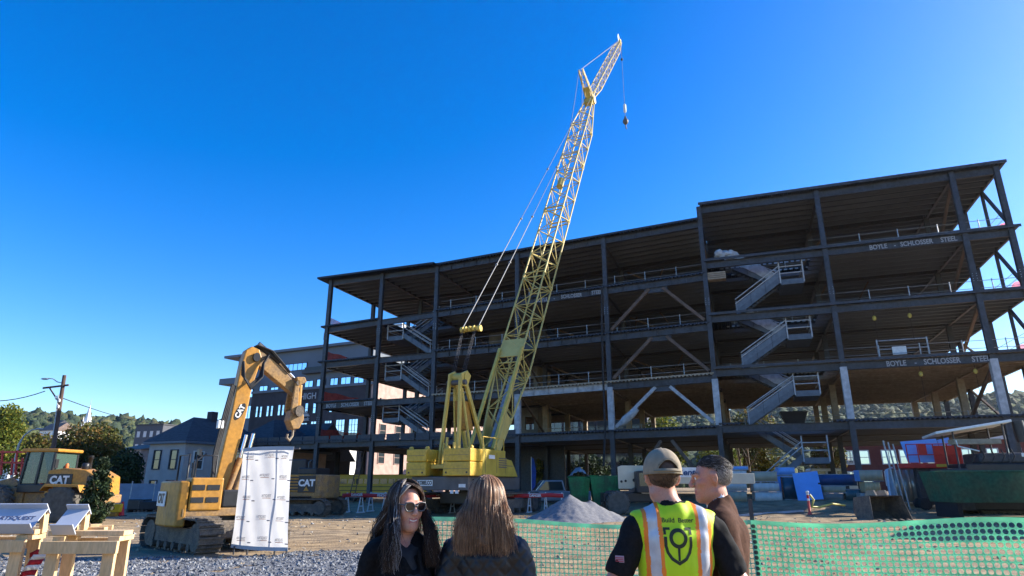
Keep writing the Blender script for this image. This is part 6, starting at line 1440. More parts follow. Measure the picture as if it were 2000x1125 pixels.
# blue feather flag
p = at(1038, 946, 58); o = empty('feather_flag', (p.x, 58, gz(p.x, 58)), R(20), 'blue feather flag beside the narrow cypress', 'flag'); z1 = at(1038, 892, 58).z - o.location.z
MB().tube((0, 0, 0), (0, 0, z1), 0.03, n=6).build('pole', M['white'], o)
MB().add([(0, 0, 0.9), (0.35, 0, 1.3), (0.45, 0, z1 * 0.7), (0.25, 0, z1 * 0.95), (0, 0, z1)], [(0, 1, 2, 3, 4)]).build('sail', mat('flag_blue', (0.02, 0.10, 0.55), 0.6, tl=0.3), o, solid=0.01)
# ---------------------------------------------------------------- left middle ground
p = at(104, 905, 62); up2 = empty('utility_pole', (p.x, 62, 0), 0, 'dark wooden utility pole with crossarm and street lamp', 'pole'); zt2 = at(127, 733, 62).z; dx = at(127, 733, 62).x - p.x - 0.05
pp = lambda px, py: at(px, py, 62) - Vector((p.x, 62, 0))
wood = mat('weathered_pole', (0.10, 0.065, 0.05), 0.9, var=0.3, scale=2, stretch=(4, 4, 0.4))
MB().tube((0, 0, -0.5), (dx, 0, zt2), 0.24, 0.17, 10).build('pole', wood, up2)
MB().bar(pp(84, 758), pp(134, 752), 0.14, 0.16).build('crossarm', wood, up2); MB().bar(pp(97, 758), pp(114, 784), 0.1, 0.1).build('knee_brace', wood, up2)
MB().pipe([pp(122, 748), pp(112, 746), pp(104, 740), pp(94, 739)], 0.05, 6).build('lamp_arm', M['galv'], up2); lm = pp(88, 740); MB().ball(lm, (0.42, 0.16, 0.1), 2).build('lamp_head', M['galv'], up2)
MB().tube(pp(107, 850) + Vector((0, -0.25, 0)), pp(118, 772) + Vector((0, -0.25, 0)), 0.05, n=6).build('conduit', M['galv'], up2)
for x, y in ((119, 783), (117, 795), (113, 777)): MB().ball(pp(x, y) + Vector((0, -0.25, 0)), (0.12, 0.12, 0.22), 1).build('insulator', M['white'], up2)
for k, (e, f) in enumerate(((pp(88, 764), at(-60, 780, 62) - Vector((p.x, 62, 0))), (pp(118, 776), at(300, 826, 150) - Vector((p.x, 62, 0))))): rope(e, f, 0.045, up2, 'power_line', M['black'], sag=0.5)
p = at(28, 912, 56); o = empty('street_lamp', (p.x, 56, 0), 0, 'curved galvanised street lamp pole at the far left', 'street lamp'); q = lambda px, py: at(px, py, 56) - Vector((p.x, 56, 0))
MB().pipe([(0, 0, 0), q(30, 895), q(37, 868), q(47, 851), q(62, 840), q(74, 838)], [0.1, 0.09, 0.08, 0.07, 0.06, 0.05], 8).build('pole', M['galv'], o); MB().ball(q(77, 838), (0.35, 0.15, 0.09), 2).build('lamp_head', M['galv'], o)
# red frame of a far lift
p = at(-6, 935, 46); o = empty('red_lift', (p.x, 46, 0), R(-6), 'bright red guard-rail frame of a lift behind the loader', 'lift'); q = lambda px, py: at(px, py, 46) - Vector((p.x, 46, 0))
for px in (2, 24, 33, 45, 68): MB().bar(q(px, 928), q(px + 3, 880 if px in (2, 33) else 895), 0.1, 0.1).build('rail_post', M['red'], o)
for y0_, y1 in ((883, 883), (903, 905)): MB().bar(q(-4, y0_), q(82, y1), 0.1, 0.12).build('guard_rail', M['red'], o)
MB().b2((-0.5, 0, 0.9), (3.2, 1.4, 1.7)).build('body', M['red'], o, bevel=0.05); MB().b2((-0.6, -0.1, 1.75), (3.3, 1.5, 1.95)).build('deck', M['white'], o)
for x in (0.2, 2.4):
    for y in (0.1, 1.3): wheel(o, (x, y, 0.5), 0.5, 0.3, rm=M['white'])
p = at(205, 990, 44); o = empty('screened_fence', (p.x, 44, 0), R(2), 'blue-grey screened site fence left of the excavator', 'fence')
for k in range(3):
    MB().b2((k * 1.5 + 0.02, 0, 0.05), (k * 1.5 + 1.46, 0.04, 1.65)).build('screen_panel', mat('screen_blue', (0.16, 0.21, 0.28), 0.7, var=0.15, scale=2), o); MB().tube((k * 1.5, 0.02, 0), (k * 1.5, 0.02, 1.8), 0.04, n=6).build('post', M['galv'], o)
p = at(215, 1006, 35); o = empty('plate_compactor', (p.x, 35, 0), R(10), 'small yellow generator box on the dirt right of the conifer', 'generator')
MB().b2((-0.4, 0, 0.2), (0.4, 0.5, 0.62)).build('housing', mat('generator_yellow', (0.72, 0.46, 0.02), 0.45), o, bevel=0.04); MB().b2((-0.5, -0.1, 0), (0.3, 0.5, 0.18)).build('base', M['catyel'], o, bevel=0.03)
MB().pipe([(-0.35, 0.1, 0.6), (-0.35, 0.1, 0.75), (0.35, 0.1, 0.75), (0.35, 0.1, 0.6)], 0.025, 6).build('handle', M['blackm'], o); MB().b2((-0.15, -0.015, 0.35), (0.15, -0.003, 0.48)).build('label', M['blackm'], o)
p = at(236, 1004, 35.5); o = empty('traffic_cone', (p.x, 35.5, 0), 0, 'red cone standing beside the yellow generator box', 'cone')
MB().lathe([(0.2, 0.03), (0.17, 0.06), (0.05, 0.72), (0.03, 0.73)], 14).build('cone', M['red'], o); MB().b2((-0.22, -0.22, 0), (0.22, 0.22, 0.04)).build('base', M['black'], o)
for k, px in enumerate((262, 285)):
    p = at(px, 1000, 40); o = empty('pallet_pack', (p.x, 40, 0), R(8 * k), ['dark covered pallet before the screened fence, left one', 'dark covered pallet before the screened fence, right one'][k], 'pallet')
    MB().b2((-0.5, 0, 0.14), (0.5, 0.9, 0.75 - 0.1 * k)).build('cover', M['blackm'], o, bevel=0.06)
    for x in (-0.45, 0, 0.45): MB().b2((x - 0.05, 0, 0), (x + 0.05, 0.9, 0.13)).build('pallet_block', M['rust'], o)
# ---------------------------------------------------------------- people: smooth distance-field bodies
class SDF:
    def __init__(s, lo, hi, h):
        s.h = h; s.lo = np.array(lo, float); s.n = np.ceil((np.array(hi) - s.lo) / h).astype(int) + 1
        s.d = np.full(s.n, 1.0, np.float32)
    def _sub(s, lo, hi):
        a = np.clip(np.floor((np.array(lo) - s.lo) / s.h).astype(int), 0, s.n); b = np.clip(np.ceil((np.array(hi) - s.lo) / s.h).astype(int) + 1, 0, s.n)
        if np.any(b <= a): return None
        ax = [s.lo[i] + s.h * np.arange(a[i], b[i]) for i in range(3)]
        return (slice(a[0], b[0]), slice(a[1], b[1]), slice(a[2], b[2])), np.meshgrid(*ax, indexing='ij')
    def _mix(s, sl, q, k, cut):
        d = s.d[sl]
        if cut: q = -q; hh = np.clip(0.5 - 0.5 * (q - d) / k * -1, 0, 1); hh = np.clip(0.5 + 0.5 * (q - d) / k, 0, 1); s.d[sl] = d * (1 - hh) + q * hh + k * hh * (1 - hh)
        else: hh = np.clip(0.5 + 0.5 * (d - q) / k, 0, 1); s.d[sl] = d * (1 - hh) + q * hh - k * hh * (1 - hh)
    def cone(s, a, b, ra, rb=None, k=0.025, cut=False, sq=1.0):
        rb = ra if rb is None else rb; a, b = np.array(a, float), np.array(b, float); m = max(ra, rb) + 0.09
        r = s._sub(np.minimum(a, b) - m, np.maximum(a, b) + m)
        if not r: return
        sl, (X, Y, Z) = r; ab = b - a; L2 = max(1e-9, ab @ ab)
        t = np.clip(((X - a[0]) * ab[0] + (Y - a[1]) * ab[1] + (Z - a[2]) * ab[2]) / L2, 0, 1)
        q = np.sqrt((X - a[0] - t * ab[0]) ** 2 + ((Y - a[1] - t * ab[1]) / sq) ** 2 + (Z - a[2] - t * ab[2]) ** 2) - (ra + (rb - ra) * t)
        s._mix(sl, q, k, cut)
    def ell(s, c, r, k=0.025, cut=False, rot=None):
        c, r = np.array(c, float), np.array(r, float); m = max(r) + 0.09
        w_ = s._sub(c - m, c + m)
        if not w_: return
        sl, (X, Y, Z) = w_; P = [X - c[0], Y - c[1], Z - c[2]]
        if rot is not None: P = [rot[0][i] * P[0] + rot[1][i] * P[1] + rot[2][i] * P[2] for i in range(3)]
        k0 = np.sqrt((P[0] / r[0]) ** 2 + (P[1] / r[1]) ** 2 + (P[2] / r[2]) ** 2); k1 = np.sqrt((P[0] / r[0] ** 2) ** 2 + (P[1] / r[1] ** 2) ** 2 + (P[2] / r[2] ** 2) ** 2)
        s._mix(sl, k0 * (k0 - 1) / np.maximum(k1, 1e-6), k, cut)
    def half(s, fn):
        """keep only where fn(X, Y, Z) < 0"""
        sl, (X, Y, Z) = s._sub(s.lo - 1, s.lo + s.n * s.h + 1); s.d = np.maximum(s.d, fn(X, Y, Z)).astype(np.float32)
    def mesh(s):
        d = np.pad(s.d, 1, constant_values=1.0); g = d < 0
        c = [g[i:g.shape[0] - 1 + i, j:g.shape[1] - 1 + j, k:g.shape[2] - 1 + k] for i in (0, 1) for j in (0, 1) for k in (0, 1)]
        cnt = sum(x.astype(np.int8) for x in c); act = np.argwhere((cnt > 0) & (cnt < 8)); n = len(act)
        idx = np.full(np.array(d.shape) - 1, -1, np.int64); idx[tuple(act.T)] = np.arange(n)
        corners = np.array([(i, j, k) for i in (0, 1) for j in (0, 1) for k in (0, 1)]); val = np.stack([d[tuple((act + o).T)] for o in corners], 1)
        acc = np.zeros((n, 3)); w_ = np.zeros(n)
        for a in range(8):
            for b in range(a + 1, 8):
                if np.abs(corners[a] - corners[b]).sum() != 1: continue
                m = (val[:, a] < 0) != (val[:, b] < 0); t = val[m, a] / (val[m, a] - val[m, b])
                acc[m] += corners[a] + t[:, None] * (corners[b] - corners[a]); w_[m] += 1
        V = (act + acc / w_[:, None] - 1) * s.h + s.lo; F = []
        for ax in range(3):
            u, v = [(1, 2), (2, 0), (0, 1)][ax]; sh = [slice(None)] * 3; sh2 = list(sh); sh[ax] = slice(0, -1); sh2[ax] = slice(1, None)
            A, B = g[tuple(sh)], g[tuple(sh2)]
            for sign, mk in ((1, A & ~B), (-1, ~A & B)):
                e = np.argwhere(mk); e = e[(e[:, u] > 0) & (e[:, v] > 0)]
                if not len(e): continue
                du, dv = np.zeros(3, int), np.zeros(3, int); du[u] = 1; dv[v] = 1
                q = [e - du - dv, e - dv, e, e - du]; q = np.stack([idx[tuple(np.minimum(x, np.array(idx.shape) - 1).T)] for x in q], 1)
                F.append(q if sign > 0 else q[:, ::-1])
        F = np.concatenate(F); return V, F[(F >= 0).all(1)]
def vnormals(V, F):
    fn = np.cross(V[F[:, 2]] - V[F[:, 0]], V[F[:, 3]] - V[F[:, 1]]); N = np.zeros_like(V)
    for i in range(4): np.add.at(N, F[:, i], fn)
    return N / np.maximum(np.linalg.norm(N, axis=1), 1e-9)[:, None]
def smooth(V, F, it=2):
    e = np.concatenate([F[:, [0, 1]], F[:, [1, 2]], F[:, [2, 3]], F[:, [3, 0]]])
    for _ in range(it):
        S = np.zeros_like(V); c = np.zeros(len(V)); np.add.at(S, e[:, 0], V[e[:, 1]]); np.add.at(S, e[:, 1], V[e[:, 0]]); np.add.at(c, e[:, 0], 1); np.add.at(c, e[:, 1], 1)
        V = V * 0.45 + 0.55 * S / np.maximum(c, 1)[:, None]
    return V
def sdf_obj(name, sd, mats, parent, sc, pick=None, disp=None, it=2):
    V, F = sd.mesh(); V = smooth(V, F, it)
    if disp: V = V + vnormals(V, F) * disp(V)[:, None]
    me = bpy.data.meshes.new(name); me.from_pydata((V * sc).tolist(), [], F.tolist())
    for mm in (mats if isinstance(mats, (list, tuple)) else [mats]): me.materials.append(mm)
    if pick is not None: me.polygons.foreach_set('material_index', pick(V[F].mean(1)).astype(np.int32))
    me.polygons.foreach_set('use_smooth', [True] * len(F)); me.update()
    return link(name, me, parent)
def fnoise(V, s, seed=0.0, st=(1, 1, 1)): return np.array([noise.noise(Vector((v[0] * s * st[0], v[1] * s * st[1] + seed, v[2] * s * st[2]))) for v in V])
HC = np.array((0, 0.0, 1.645))       # centre of the head in the standard 1.75 m figure
def hrot(yaw, pitch, roll=0.0):
    m = Matrix.Rotation(R(yaw), 3, 'Z') @ Matrix.Rotation(R(pitch), 3, 'X') @ Matrix.Rotation(R(roll), 3, 'Y'); piv = np.array((0, 0.01, 1.53)); A = np.array(m)
    return A, (lambda p: A @ (np.array(p, float) + HC - piv) + piv)
def head(s, yaw, pitch, female=False, off=(0, 0, 0), roll=0):
    A, T0 = hrot(yaw, pitch, roll); off = np.array(off); T = lambda p: T0(p) + off; f = 0.95 if female else 1.0; rot = A.T
    E = lambda c, r, k=0.02, cut=False: s.ell(T(c), r, k, cut, rot=[[A[j][i] for j in range(3)] for i in range(3)] if False else A)
    E((0, 0.018, 0.035), (0.077 * f, 0.097, 0.088)); E((0, -0.032, -0.03), (0.063 * f, 0.068, 0.083), 0.03); E((0, -0.05, -0.075), (0.046 * f, 0.046, 0.04), 0.03)
    s.cone(T((0, -0.086, -0.098)), T((0, -0.084, -0.092)), 0.02 * f, k=0.02)
    for x in (-1, 1):
        E((x * 0.04, -0.07, -0.015), (0.022, 0.022, 0.02), 0.02); s.cone(T((x * 0.014, -0.096, 0.03)), T((x * 0.045, -0.085, 0.03)), 0.010 if female else 0.013, k=0.012)
        s.ell(T((x * 0.031, -0.104, 0.012)), (0.015, 0.013, 0.011), 0.012, cut=True); E((x * 0.031, -0.085, 0.012), (0.013, 0.012, 0.0115), 0.004)
        s.cone(T((x * 0.076 * f, 0.0, 0.024)), T((x * 0.074 * f, 0.004, -0.028)), 0.017, 0.010, k=0.008, sq=1.0); E((x * 0.088 * f, 0.002, 0.004), (0.006, 0.018, 0.028), 0.006); s.ell(T((x * 0.094 * f, -0.003, 0.0)), (0.006, 0.008, 0.013), 0.005, cut=True)
        s.cone(T((x * 0.013, -0.112, -0.028)), T((x * 0.008, -0.118, -0.027)), 0.009, k=0.006)
        s.cone(T((x * 0.05 * f, -0.0, -0.075)), T((x * 0.02, -0.07, -0.1)), 0.017, k=0.03)
    s.cone(T((0, -0.096, 0.026)), T((0, -0.121, -0.02)), 0.0085, 0.0125, k=0.010)
    s.cone(T((-0.018, -0.096, -0.055)), T((0.018, -0.096, -0.055)), 0.0085, k=0.006); s.cone(T((-0.014, -0.094, -0.068)), T((0.014, -0.094, -0.068)), 0.0095, k=0.006)
    if female:      # a smile: corners drawn up and back
        for x in (-1, 1):
            s.cone(T((0, -0.107, -0.064)), T((x * 0.026, -0.093, -0.054)), 0.0042, 0.002, k=0.003, cut=True); E((x * 0.040, -0.074, -0.035), (0.017, 0.016, 0.016), 0.015)
    else: s.cone(T((-0.022, -0.108, -0.0615)), T((0.022, -0.108, -0.0615)), 0.0035, k=0.004, cut=True)
    return T, A
def figure(s, P, g=0.0, arms=True, legs=True, torso=True, forearm=True, hands=False, k=0.03):
    """trunk and limbs grown by g (clothes reuse it)"""
    w = P.get('w', 1.0); d = P.get('d', 1.0); sh = P['sh']; zs = P.get('zs', 1.425)
    if torso:
        s.ell((0, 0.005, 1.28), (0.155 * w + g, 0.112 * d + g, 0.20 + g), k); s.ell((0, 0, 1.08), (P.get('waist', 0.145) * w + g, 0.103 * d + g, 0.2), k); s.ell((0, 0.01, 0.93), (0.168 * w + g, 0.12 * d + g, 0.15), k)
        s.cone((-sh * 0.78, 0.012, zs - 0.01), (sh * 0.78, 0.012, zs - 0.01), 0.058 + g, k=k); s.ell((0, 0.03, 1.36), (0.14 * w + g, 0.09 * d + g, 0.1), k)
        for x in (-1, 1): s.cone((0, 0.025, 1.50), (x * sh * 0.8, 0.015, zs), 0.045 + g * 0.6, 0.052 + g, k)
        if P.get('bust'):
            for x in (-1, 1): s.ell((x * 0.07, -0.09, 1.26), (0.065 + g, 0.06 + g, 0.065 + g), k)
        if P.get('belly'): s.ell((0, -0.05, 1.06), (0.14 + g, 0.12 + g, 0.14), k)
    if arms:
        for x, key in ((-1, 'R'), (1, 'L')):
            e, h = np.array(P['elb' + key]), np.array(P['wri' + key]); S = (x * sh, 0.012, zs - 0.025); ab = P.get('arm', 1.0)
            s.cone(S, e, 0.056 * ab + g, 0.042 * ab + g, k)
            if forearm: s.cone(e, h, 0.042 * ab + g, 0.028 * ab + g, k)
            if hands:
                dv = (h - e) / np.linalg.norm(h - e); pm = h + dv * 0.055; s.ell(pm, (0.018, 0.036, 0.045), 0.012)
                for i, ln in enumerate((0.07, 0.08, 0.076, 0.06)):
                    b0 = h + dv * 0.09 + np.array((0, -0.03 + 0.02 * i, 0)); m_ = b0 + dv * ln * 0.55 + np.array((-x * 0.01, 0, 0)); s.cone(b0, m_, 0.0085, 0.008, 0.006); s.cone(m_, m_ + dv * ln * 0.45 + np.array((-x * 0.018, 0, 0)), 0.008, 0.0065, 0.006)
                b0 = h + dv * 0.03 + np.array((0, -0.028, 0)); m_ = b0 + dv * 0.03 + np.array((-x * 0.01, -0.03, 0)); s.cone(b0, m_, 0.011, 0.0095, 0.008); s.cone(m_, m_ + dv * 0.03 + np.array((0, -0.006, 0)), 0.0095, 0.0075, 0.006)
    if legs:
        for x in (-1, 1):
            s.cone((x * 0.085, 0.01, 0.9), (x * 0.10, -0.005, 0.49), 0.085 + g, 0.056 + g, k); s.cone((x * 0.10, -0.005, 0.49), (x * 0.105, 0.02, 0.09), 0.056 + g, 0.038 + g, k)
            if g < 0.02: s.cone((x * 0.105, 0.03, 0.045), (x * 0.115, -0.13, 0.032), 0.042, 0.03, k, sq=1.0)
def neck(s, T, k=0.025, r=0.054): s.cone((0, 0.025, 1.42), T((0, 0.012, -0.075)), r * 1.12, r, k)
def strands(name, paths, rad, mats, mi, parent, sc, taper=0.35):
    """paths: n x m x 3 polylines; three-sided tapered locks, one mesh"""
    P = np.array(paths) * sc; n, m, _ = P.shape
    D = np.gradient(P, axis=1); D /= np.maximum(np.linalg.norm(D, axis=2), 1e-9)[..., None]
    U = np.cross(D, RNG.normal(size=(n, 1, 3))); U /= np.maximum(np.linalg.norm(U, axis=2), 1e-9)[..., None]; W = np.cross(D, U)
    tp = np.concatenate([np.linspace(0.8, 1, m // 3), np.linspace(1, taper, m - m // 3)])[None, :, None] * rad * sc * RNG.uniform(0.7, 1.3, (n, 1, 1))
    R3 = np.stack([P + tp * (U * math.cos(a) + W * math.sin(a)) for a in (0, 2.094, 4.189)], 2).reshape(-1, 3)
    base = (np.arange(n) * m * 3)[:, None, None, None]; i = (np.arange(m - 1) * 3)[None, :, None, None]; kk = np.arange(3)[None, None, :, None]
    F = np.concatenate([base + i + kk, base + i + (kk + 1) % 3, base + i + 3 + (kk + 1) % 3, base + i + 3 + kk], 3).reshape(-1, 4)
    me = bpy.data.meshes.new(name); me.from_pydata(R3.tolist(), [], F.tolist())
    for mm in mats: me.materials.append(mm)
    me.polygons.foreach_set('material_index', np.repeat(np.array(mi, np.int32), (m - 1) * 3)); me.polygons.foreach_set('use_smooth', [True] * len(F)); me.update()
    o = link(name, me, parent); o['kind'] = 'stuff'
    return o
def skin(name, c): 
    m = mat(name, c, 0.45, var=0.10, scale=25, col2=(c[0] * 1.06, c[1] * 0.86, c[2] * 0.8), bump=0.06, bscale=220, bdist=0.002, spec=0.4)
    b = m.node_tree.nodes['Principled BSDF']; b.inputs['Subsurface Weight'].default_value = 0.12; b.inputs['Subsurface Radius'].default_value = (0.02, 0.008, 0.004); b.inputs['Subsurface Scale'].default_value = 0.5
    return m
def hairm(name, c): return mat(name, c, 0.55, var=0.2, scale=30, spec=0.25)
LIP = mat('lips', (0.42, 0.14, 0.12), 0.4, var=0.05)
def lip_pick(T, A):
    iT = lambda V: (V - T((0, 0, 0))) @ A
    def f(C):
        q = iT(C); return ((np.abs(q[:, 2] + 0.0615) < 0.0115) & (np.abs(q[:, 0]) < 0.025) & (q[:, 1] < -0.085)).astype(int)
    return f
TEETH = mat('teeth', (0.75, 0.72, 0.66), 0.3, var=0)
def body_with_head(o, P, sc, sk, yaw, pitch, female=False, roll=0, off=(0, 0, 0), name='body', hh=0.0058):
    s = SDF((-0.5, -0.36, -0.01), (0.5, 0.36, 1.83), hh); figure(s, P, 0.0, hands=True); 
    T, A = head(s, yaw, pitch, female, off, roll); neck(s, T, r=0.047 if female else 0.058)
    b = sdf_obj(name, s, [sk, LIP], o, sc, lip_pick(T, A), it=1)
    return b, T, A
def eyes(parent, T, A, sc, iris=(0.10, 0.07, 0.05)):
    wm_ = mat('eye_white', (0.7, 0.68, 0.65), 0.2, var=0); im = mat('iris', iris, 0.2, var=0)
    for x in (-1, 1):
        c = T((x * 0.031, -0.0905, 0.012)); mb = MB(); mb.ball(Vector(c) * sc, 0.0098 * sc, 2); e = mb.build('eye', wm_, parent)
        c2 = T((x * 0.031, -0.0985, 0.012)); mb = MB(); mb.ball(Vector(c2) * sc, 0.0042 * sc, 2); mb.build('iris', im, e)
def ground_person(px, Y): x = (px - 1000) / 1298 * Y; return (x, Y, gz(x, Y))
def shoes(o, sc, m):
    s = SDF((-0.25, -0.3, -0.02), (0.25, 0.2, 0.2), 0.01)
    for x in (-1, 1): s.cone((x * 0.105, 0.04, 0.045), (x * 0.118, -0.15, 0.036), 0.05, 0.04, 0.02); s.cone((x * 0.105, 0.03, 0.05), (x * 0.105, 0.03, 0.11), 0.05, 0.048, 0.02)
    s.half(lambda X, Y, Z: 0.003 - Z); sdf_obj('shoes', s, m, o, sc)
def trousers(o, P, sc, m, g=0.016):
    s = SDF((-0.34, -0.25, 0.0), (0.34, 0.27, 1.12), 0.011); Q = dict(P); figure(s, Q, g, arms=False); s.half(lambda X, Y, Z: np.maximum(Z - 1.02, 0.06 - Z)); sdf_obj('trousers', s, m, o, sc, disp=lambda V: 0.005 * fnoise(V, 9, 2.0, (1, 1, 0.4)))

def scalp_fall(n, az0, az1, zend, sc_w=1.0, wave=0.0, wl_=26.0, T=None, A=None, m=20, back=0.135, front=-0.10, spread=1.0, lift=0.014, side_front=None):
    """long locks from the parting over the skull, then falling over shoulders and back. az: 0 = back, +-180 = face"""
    out, azs_ = [], []
    for _ in range(n):
        az = random.uniform(az0, az1); a = R(az); pts = []; jit = random.uniform(0.0, 0.012); lf = lift + jit
        ph0 = random.uniform(4, 40); phe = random.uniform(76, 112)
        k1 = 8; cx = 0.077 + lf; cy = 0.097 + lf; cz = 0.088 + lf
        for i in range(k1):
            ph = R(ph0 + (phe - ph0) * i / (k1 - 1)); pts.append(T((cx * math.sin(ph) * math.sin(a), 0.018 + cy * math.sin(ph) * math.cos(a), 0.035 + cz * math.cos(ph))))
        p = np.array(pts[-1]); ze = zend + random.uniform(-0.045, 0.05) + 0.09 * random.random() ** 3
        o_ = np.array((math.sin(a), math.cos(a))); tx = p[0] * (1.0 + 0.55 * spread) + random.gauss(0, 0.012)
        if math.cos(a) > -0.1: ty = max(p[1], back) + random.gauss(0, 0.006)
        else: ty = min(p[1], front if side_front is None else side_front) + random.gauss(0, 0.012)
        phs = random.uniform(0, 6.28) if wave > 0.004 else 0; wl2 = wl_ * random.uniform(0.85, 1.15); clump = random.gauss(0, 1)
        for i in range(1, m - k1 + 1):
            f = i / (m - k1); e = f * f * (3 - 2 * f); z = p[2] + (ze - p[2]) * f
            wv = wave * f ** 0.6
            pts.append(np.array((p[0] + (tx - p[0]) * e + wv * math.sin(wl2 * z * 2 + phs), p[1] + (ty - p[1]) * min(1, e * 1.5) + wv * math.cos(wl2 * z * 2 + phs * 1.3), z)))
        B_ = np.array(pts)
        for _k in range(3): B_[1:-1] = 0.5 * B_[1:-1] + 0.25 * (B_[:-2] + B_[2:])
        if random.random() < 0.05: B_[k1:] += np.outer(np.linspace(0, 1, m - k1), RNG.normal(0, 0.012, 3))
        out.append(list(B_)); azs_.append(az)
    return out, np.array(azs_)
def hair_shell(o, T, A, sc, m, grow, keep, k=0.02, extra=None, name='hair_base', h=0.007, pick=None):
    s = SDF((-0.22, -0.22, 1.15), (0.22, 0.25, 1.86), h)
    s.ell(T((0, 0.02, 0.035)), (0.077 + grow, 0.097 + grow, 0.088 + grow), k, rot=A)
    if extra: extra(s)
    c = T((0, 0, 0))
    def cutf(X, Y, Z):
        P = np.stack([X - c[0], Y - c[1], Z - c[2]], -1) @ A; return keep(P[..., 0], P[..., 1], P[..., 2])
    s.half(cutf); return sdf_obj(name, s, m, o, sc, (lambda C: pick((C - c) @ A)) if pick else None, disp=lambda V: 0.003 * fnoise(V, 60, 1.0))

# ------------------------------------------------ woman with long dark hair and sunglasses
o = empty('person', ground_person(793, 3.38), R(26), 'person with long dark grey-streaked hair, sunglasses and black cardigan, smiling', 'person'); sc = 1.59 / 1.75
P = dict(sh=0.165, w=0.96, d=0.95, bust=True, zs=1.415, elbR=(-0.245, 0.04, 1.13), wriR=(-0.25, -0.06, 0.92), elbL=(0.235, 0.05, 1.13), wriL=(0.22, -0.07, 0.92), arm=0.88)
sk = skin('skin_fair', (0.52, 0.29, 0.21)); bk_ = mat('black_knit', (0.010, 0.010, 0.011), 0.9, var=0.35, scale=60, spec=0.12, bump=0.3, bscale=450, bdist=0.001)
b, T, A = body_with_head(o, P, sc, sk, 10, 5, True)
mb = MB(); tq = [Vector(T((x * 0.0052, -0.1015 + 0.0035 * (x / 4) ** 2, -0.0628 + 0.006 * (x / 4) ** 2))) * sc for x in range(-4, 5)]; mb.pipe(tq, 0.0030 * sc, 6); mb.build('teeth', TEETH, b)
s = SDF((-0.42, -0.34, 0.78), (0.42, 0.32, 1.56), 0.0068); figure(s, P, 0.011, legs=False); s.cone((0, 0.02, 1.44), (0, 0.0, 1.62), 0.062, 0.07, 0.01, cut=True); s.cone((0, -0.10, 1.47), (0, -0.16, 1.29), 0.06, 0.006, 0.012, cut=True)
for x in (-1, 1): s.cone((x * 0.055, -0.10, 1.43), (x * 0.075, -0.165, 1.24), 0.012, 0.014, 0.008); s.cone((x * 0.075, -0.165, 1.24), (x * 0.09, -0.13, 0.85), 0.014, 0.014, 0.008)
s.half(lambda X, Y, Z: 0.82 - Z)
sdf_obj('cardigan', s, bk_, o, sc, disp=lambda V: 0.010 * fnoise(V, 12, 3.0, (1, 1, 0.5)) + 0.005 * fnoise(V, 28, 7.0, (1, 1, 0.6)))
s = SDF((-0.2, -0.25, 0.98), (0.2, 0.1, 1.5), 0.0075); figure(s, P, 0.009, arms=False, legs=False); s.cone((0, 0.02, 1.44), (0, 0.0, 1.62), 0.066, 0.075, 0.01, cut=True); s.cone((0, -0.10, 1.47), (0, -0.15, 1.345), 0.052, 0.006, 0.012, cut=True); s.half(lambda X, Y, Z: np.maximum(1.0 - Z, np.abs(X) - 0.12)); sdf_obj('blouse', s, mat('black_blouse', (0.016, 0.016, 0.018), 0.7, var=0.2, scale=40), o, sc, disp=lambda V: 0.003 * fnoise(V, 22, 5.0))
mb = MB(); mb.ball(Vector((0.045, -0.168, 1.255)) * sc, 0.006, 2); mb.build('pin', M['galv'], o)
trousers(o, P, sc, bk_); shoes(o, sc, M['blackm'])
hd = [hairm('hair_dark', (0.026, 0.018, 0.015)), hairm('hair_dark_brown', (0.085, 0.05, 0.034)), hairm('hair_grey', (0.34, 0.32, 0.31))]
hair_shell(o, T, A, sc, hd[0], 0.009, lambda x, y, z: np.maximum(-(z + 0.06), np.minimum(-(y + 0.03), -(z - 0.098) + 0 * x)))
pa, az = scalp_fall(3000, -118, 118, 1.385, wave=0.013, wl_=19, T=T, A=A, m=24, back=0.13, side_front=-0.11, spread=0.75, lift=0.012)
pb, az2 = scalp_fall(1300, 96, 130, 1.38, wave=0.012, wl_=17, T=T, A=A, m=24, side_front=-0.135, spread=0.55, lift=0.014); pc, az3 = scalp_fall(1400, -130, -96, 1.36, wave=0.013, wl_=17, T=T, A=A, m=24, side_front=-0.13, spread=0.8, lift=0.014)
def front_lock(n, sx, ze):
    out = []
    for _ in range(n):
        j = random.uniform(0, 1); w_ = random.gauss(0, 0.004); y0 = -0.072 + 0.05 * j
        q = [(0.006 * sx - 0.012, y0, 0.118 + 0.006 * j), (sx * 0.032 - 0.006, y0 - 0.006, 0.113 + w_), (sx * 0.060, y0 - 0.002 + 0.02 * j, 0.085 + w_), (sx * 0.080, -0.045 + 0.05 * j, 0.042), (sx * (0.093 + 0.3 * abs(w_)), -0.038 + 0.04 * j + w_, -0.01), (sx * (0.094 + 0.006 * j), -0.034 + 0.03 * j, -0.065)]
        P_ = [T(v) for v in q]; e = P_[-1]; zz = ze + random.uniform(-0.05, 0.06); ph = random.uniform(0, 6.28)
        for i in range(1, 13): f = i / 12; P_.append(np.array((e[0] + sx * 0.035 * f + 0.010 * f * math.sin(38 * (e[2] - 0.3 * f) * f + ph), e[1] - 0.05 * f + 0.010 * f * math.cos(34 * f + ph), e[2] + (zz - e[2]) * f)))
        A0 = np.array(P_); t0 = np.linspace(0, 1, len(A0)); t1_ = np.linspace(0, 1, 24); out.append([np.array([np.interp(t, t0, A0[:, c]) for c in range(3)]) for t in t1_])
    return out
fl_, fr_ = front_lock(420, -1, 1.36), front_lock(420, 1, 1.38)
al = np.concatenate([az, az2, az3]); mi = np.where(RNG.random(len(al)) < 0.36, 1, 0); mi = np.where((al < -118) & (RNG.random(len(al)) < 0.4), 2, mi); mi = np.where(RNG.random(len(al)) < 0.03, 2, mi)
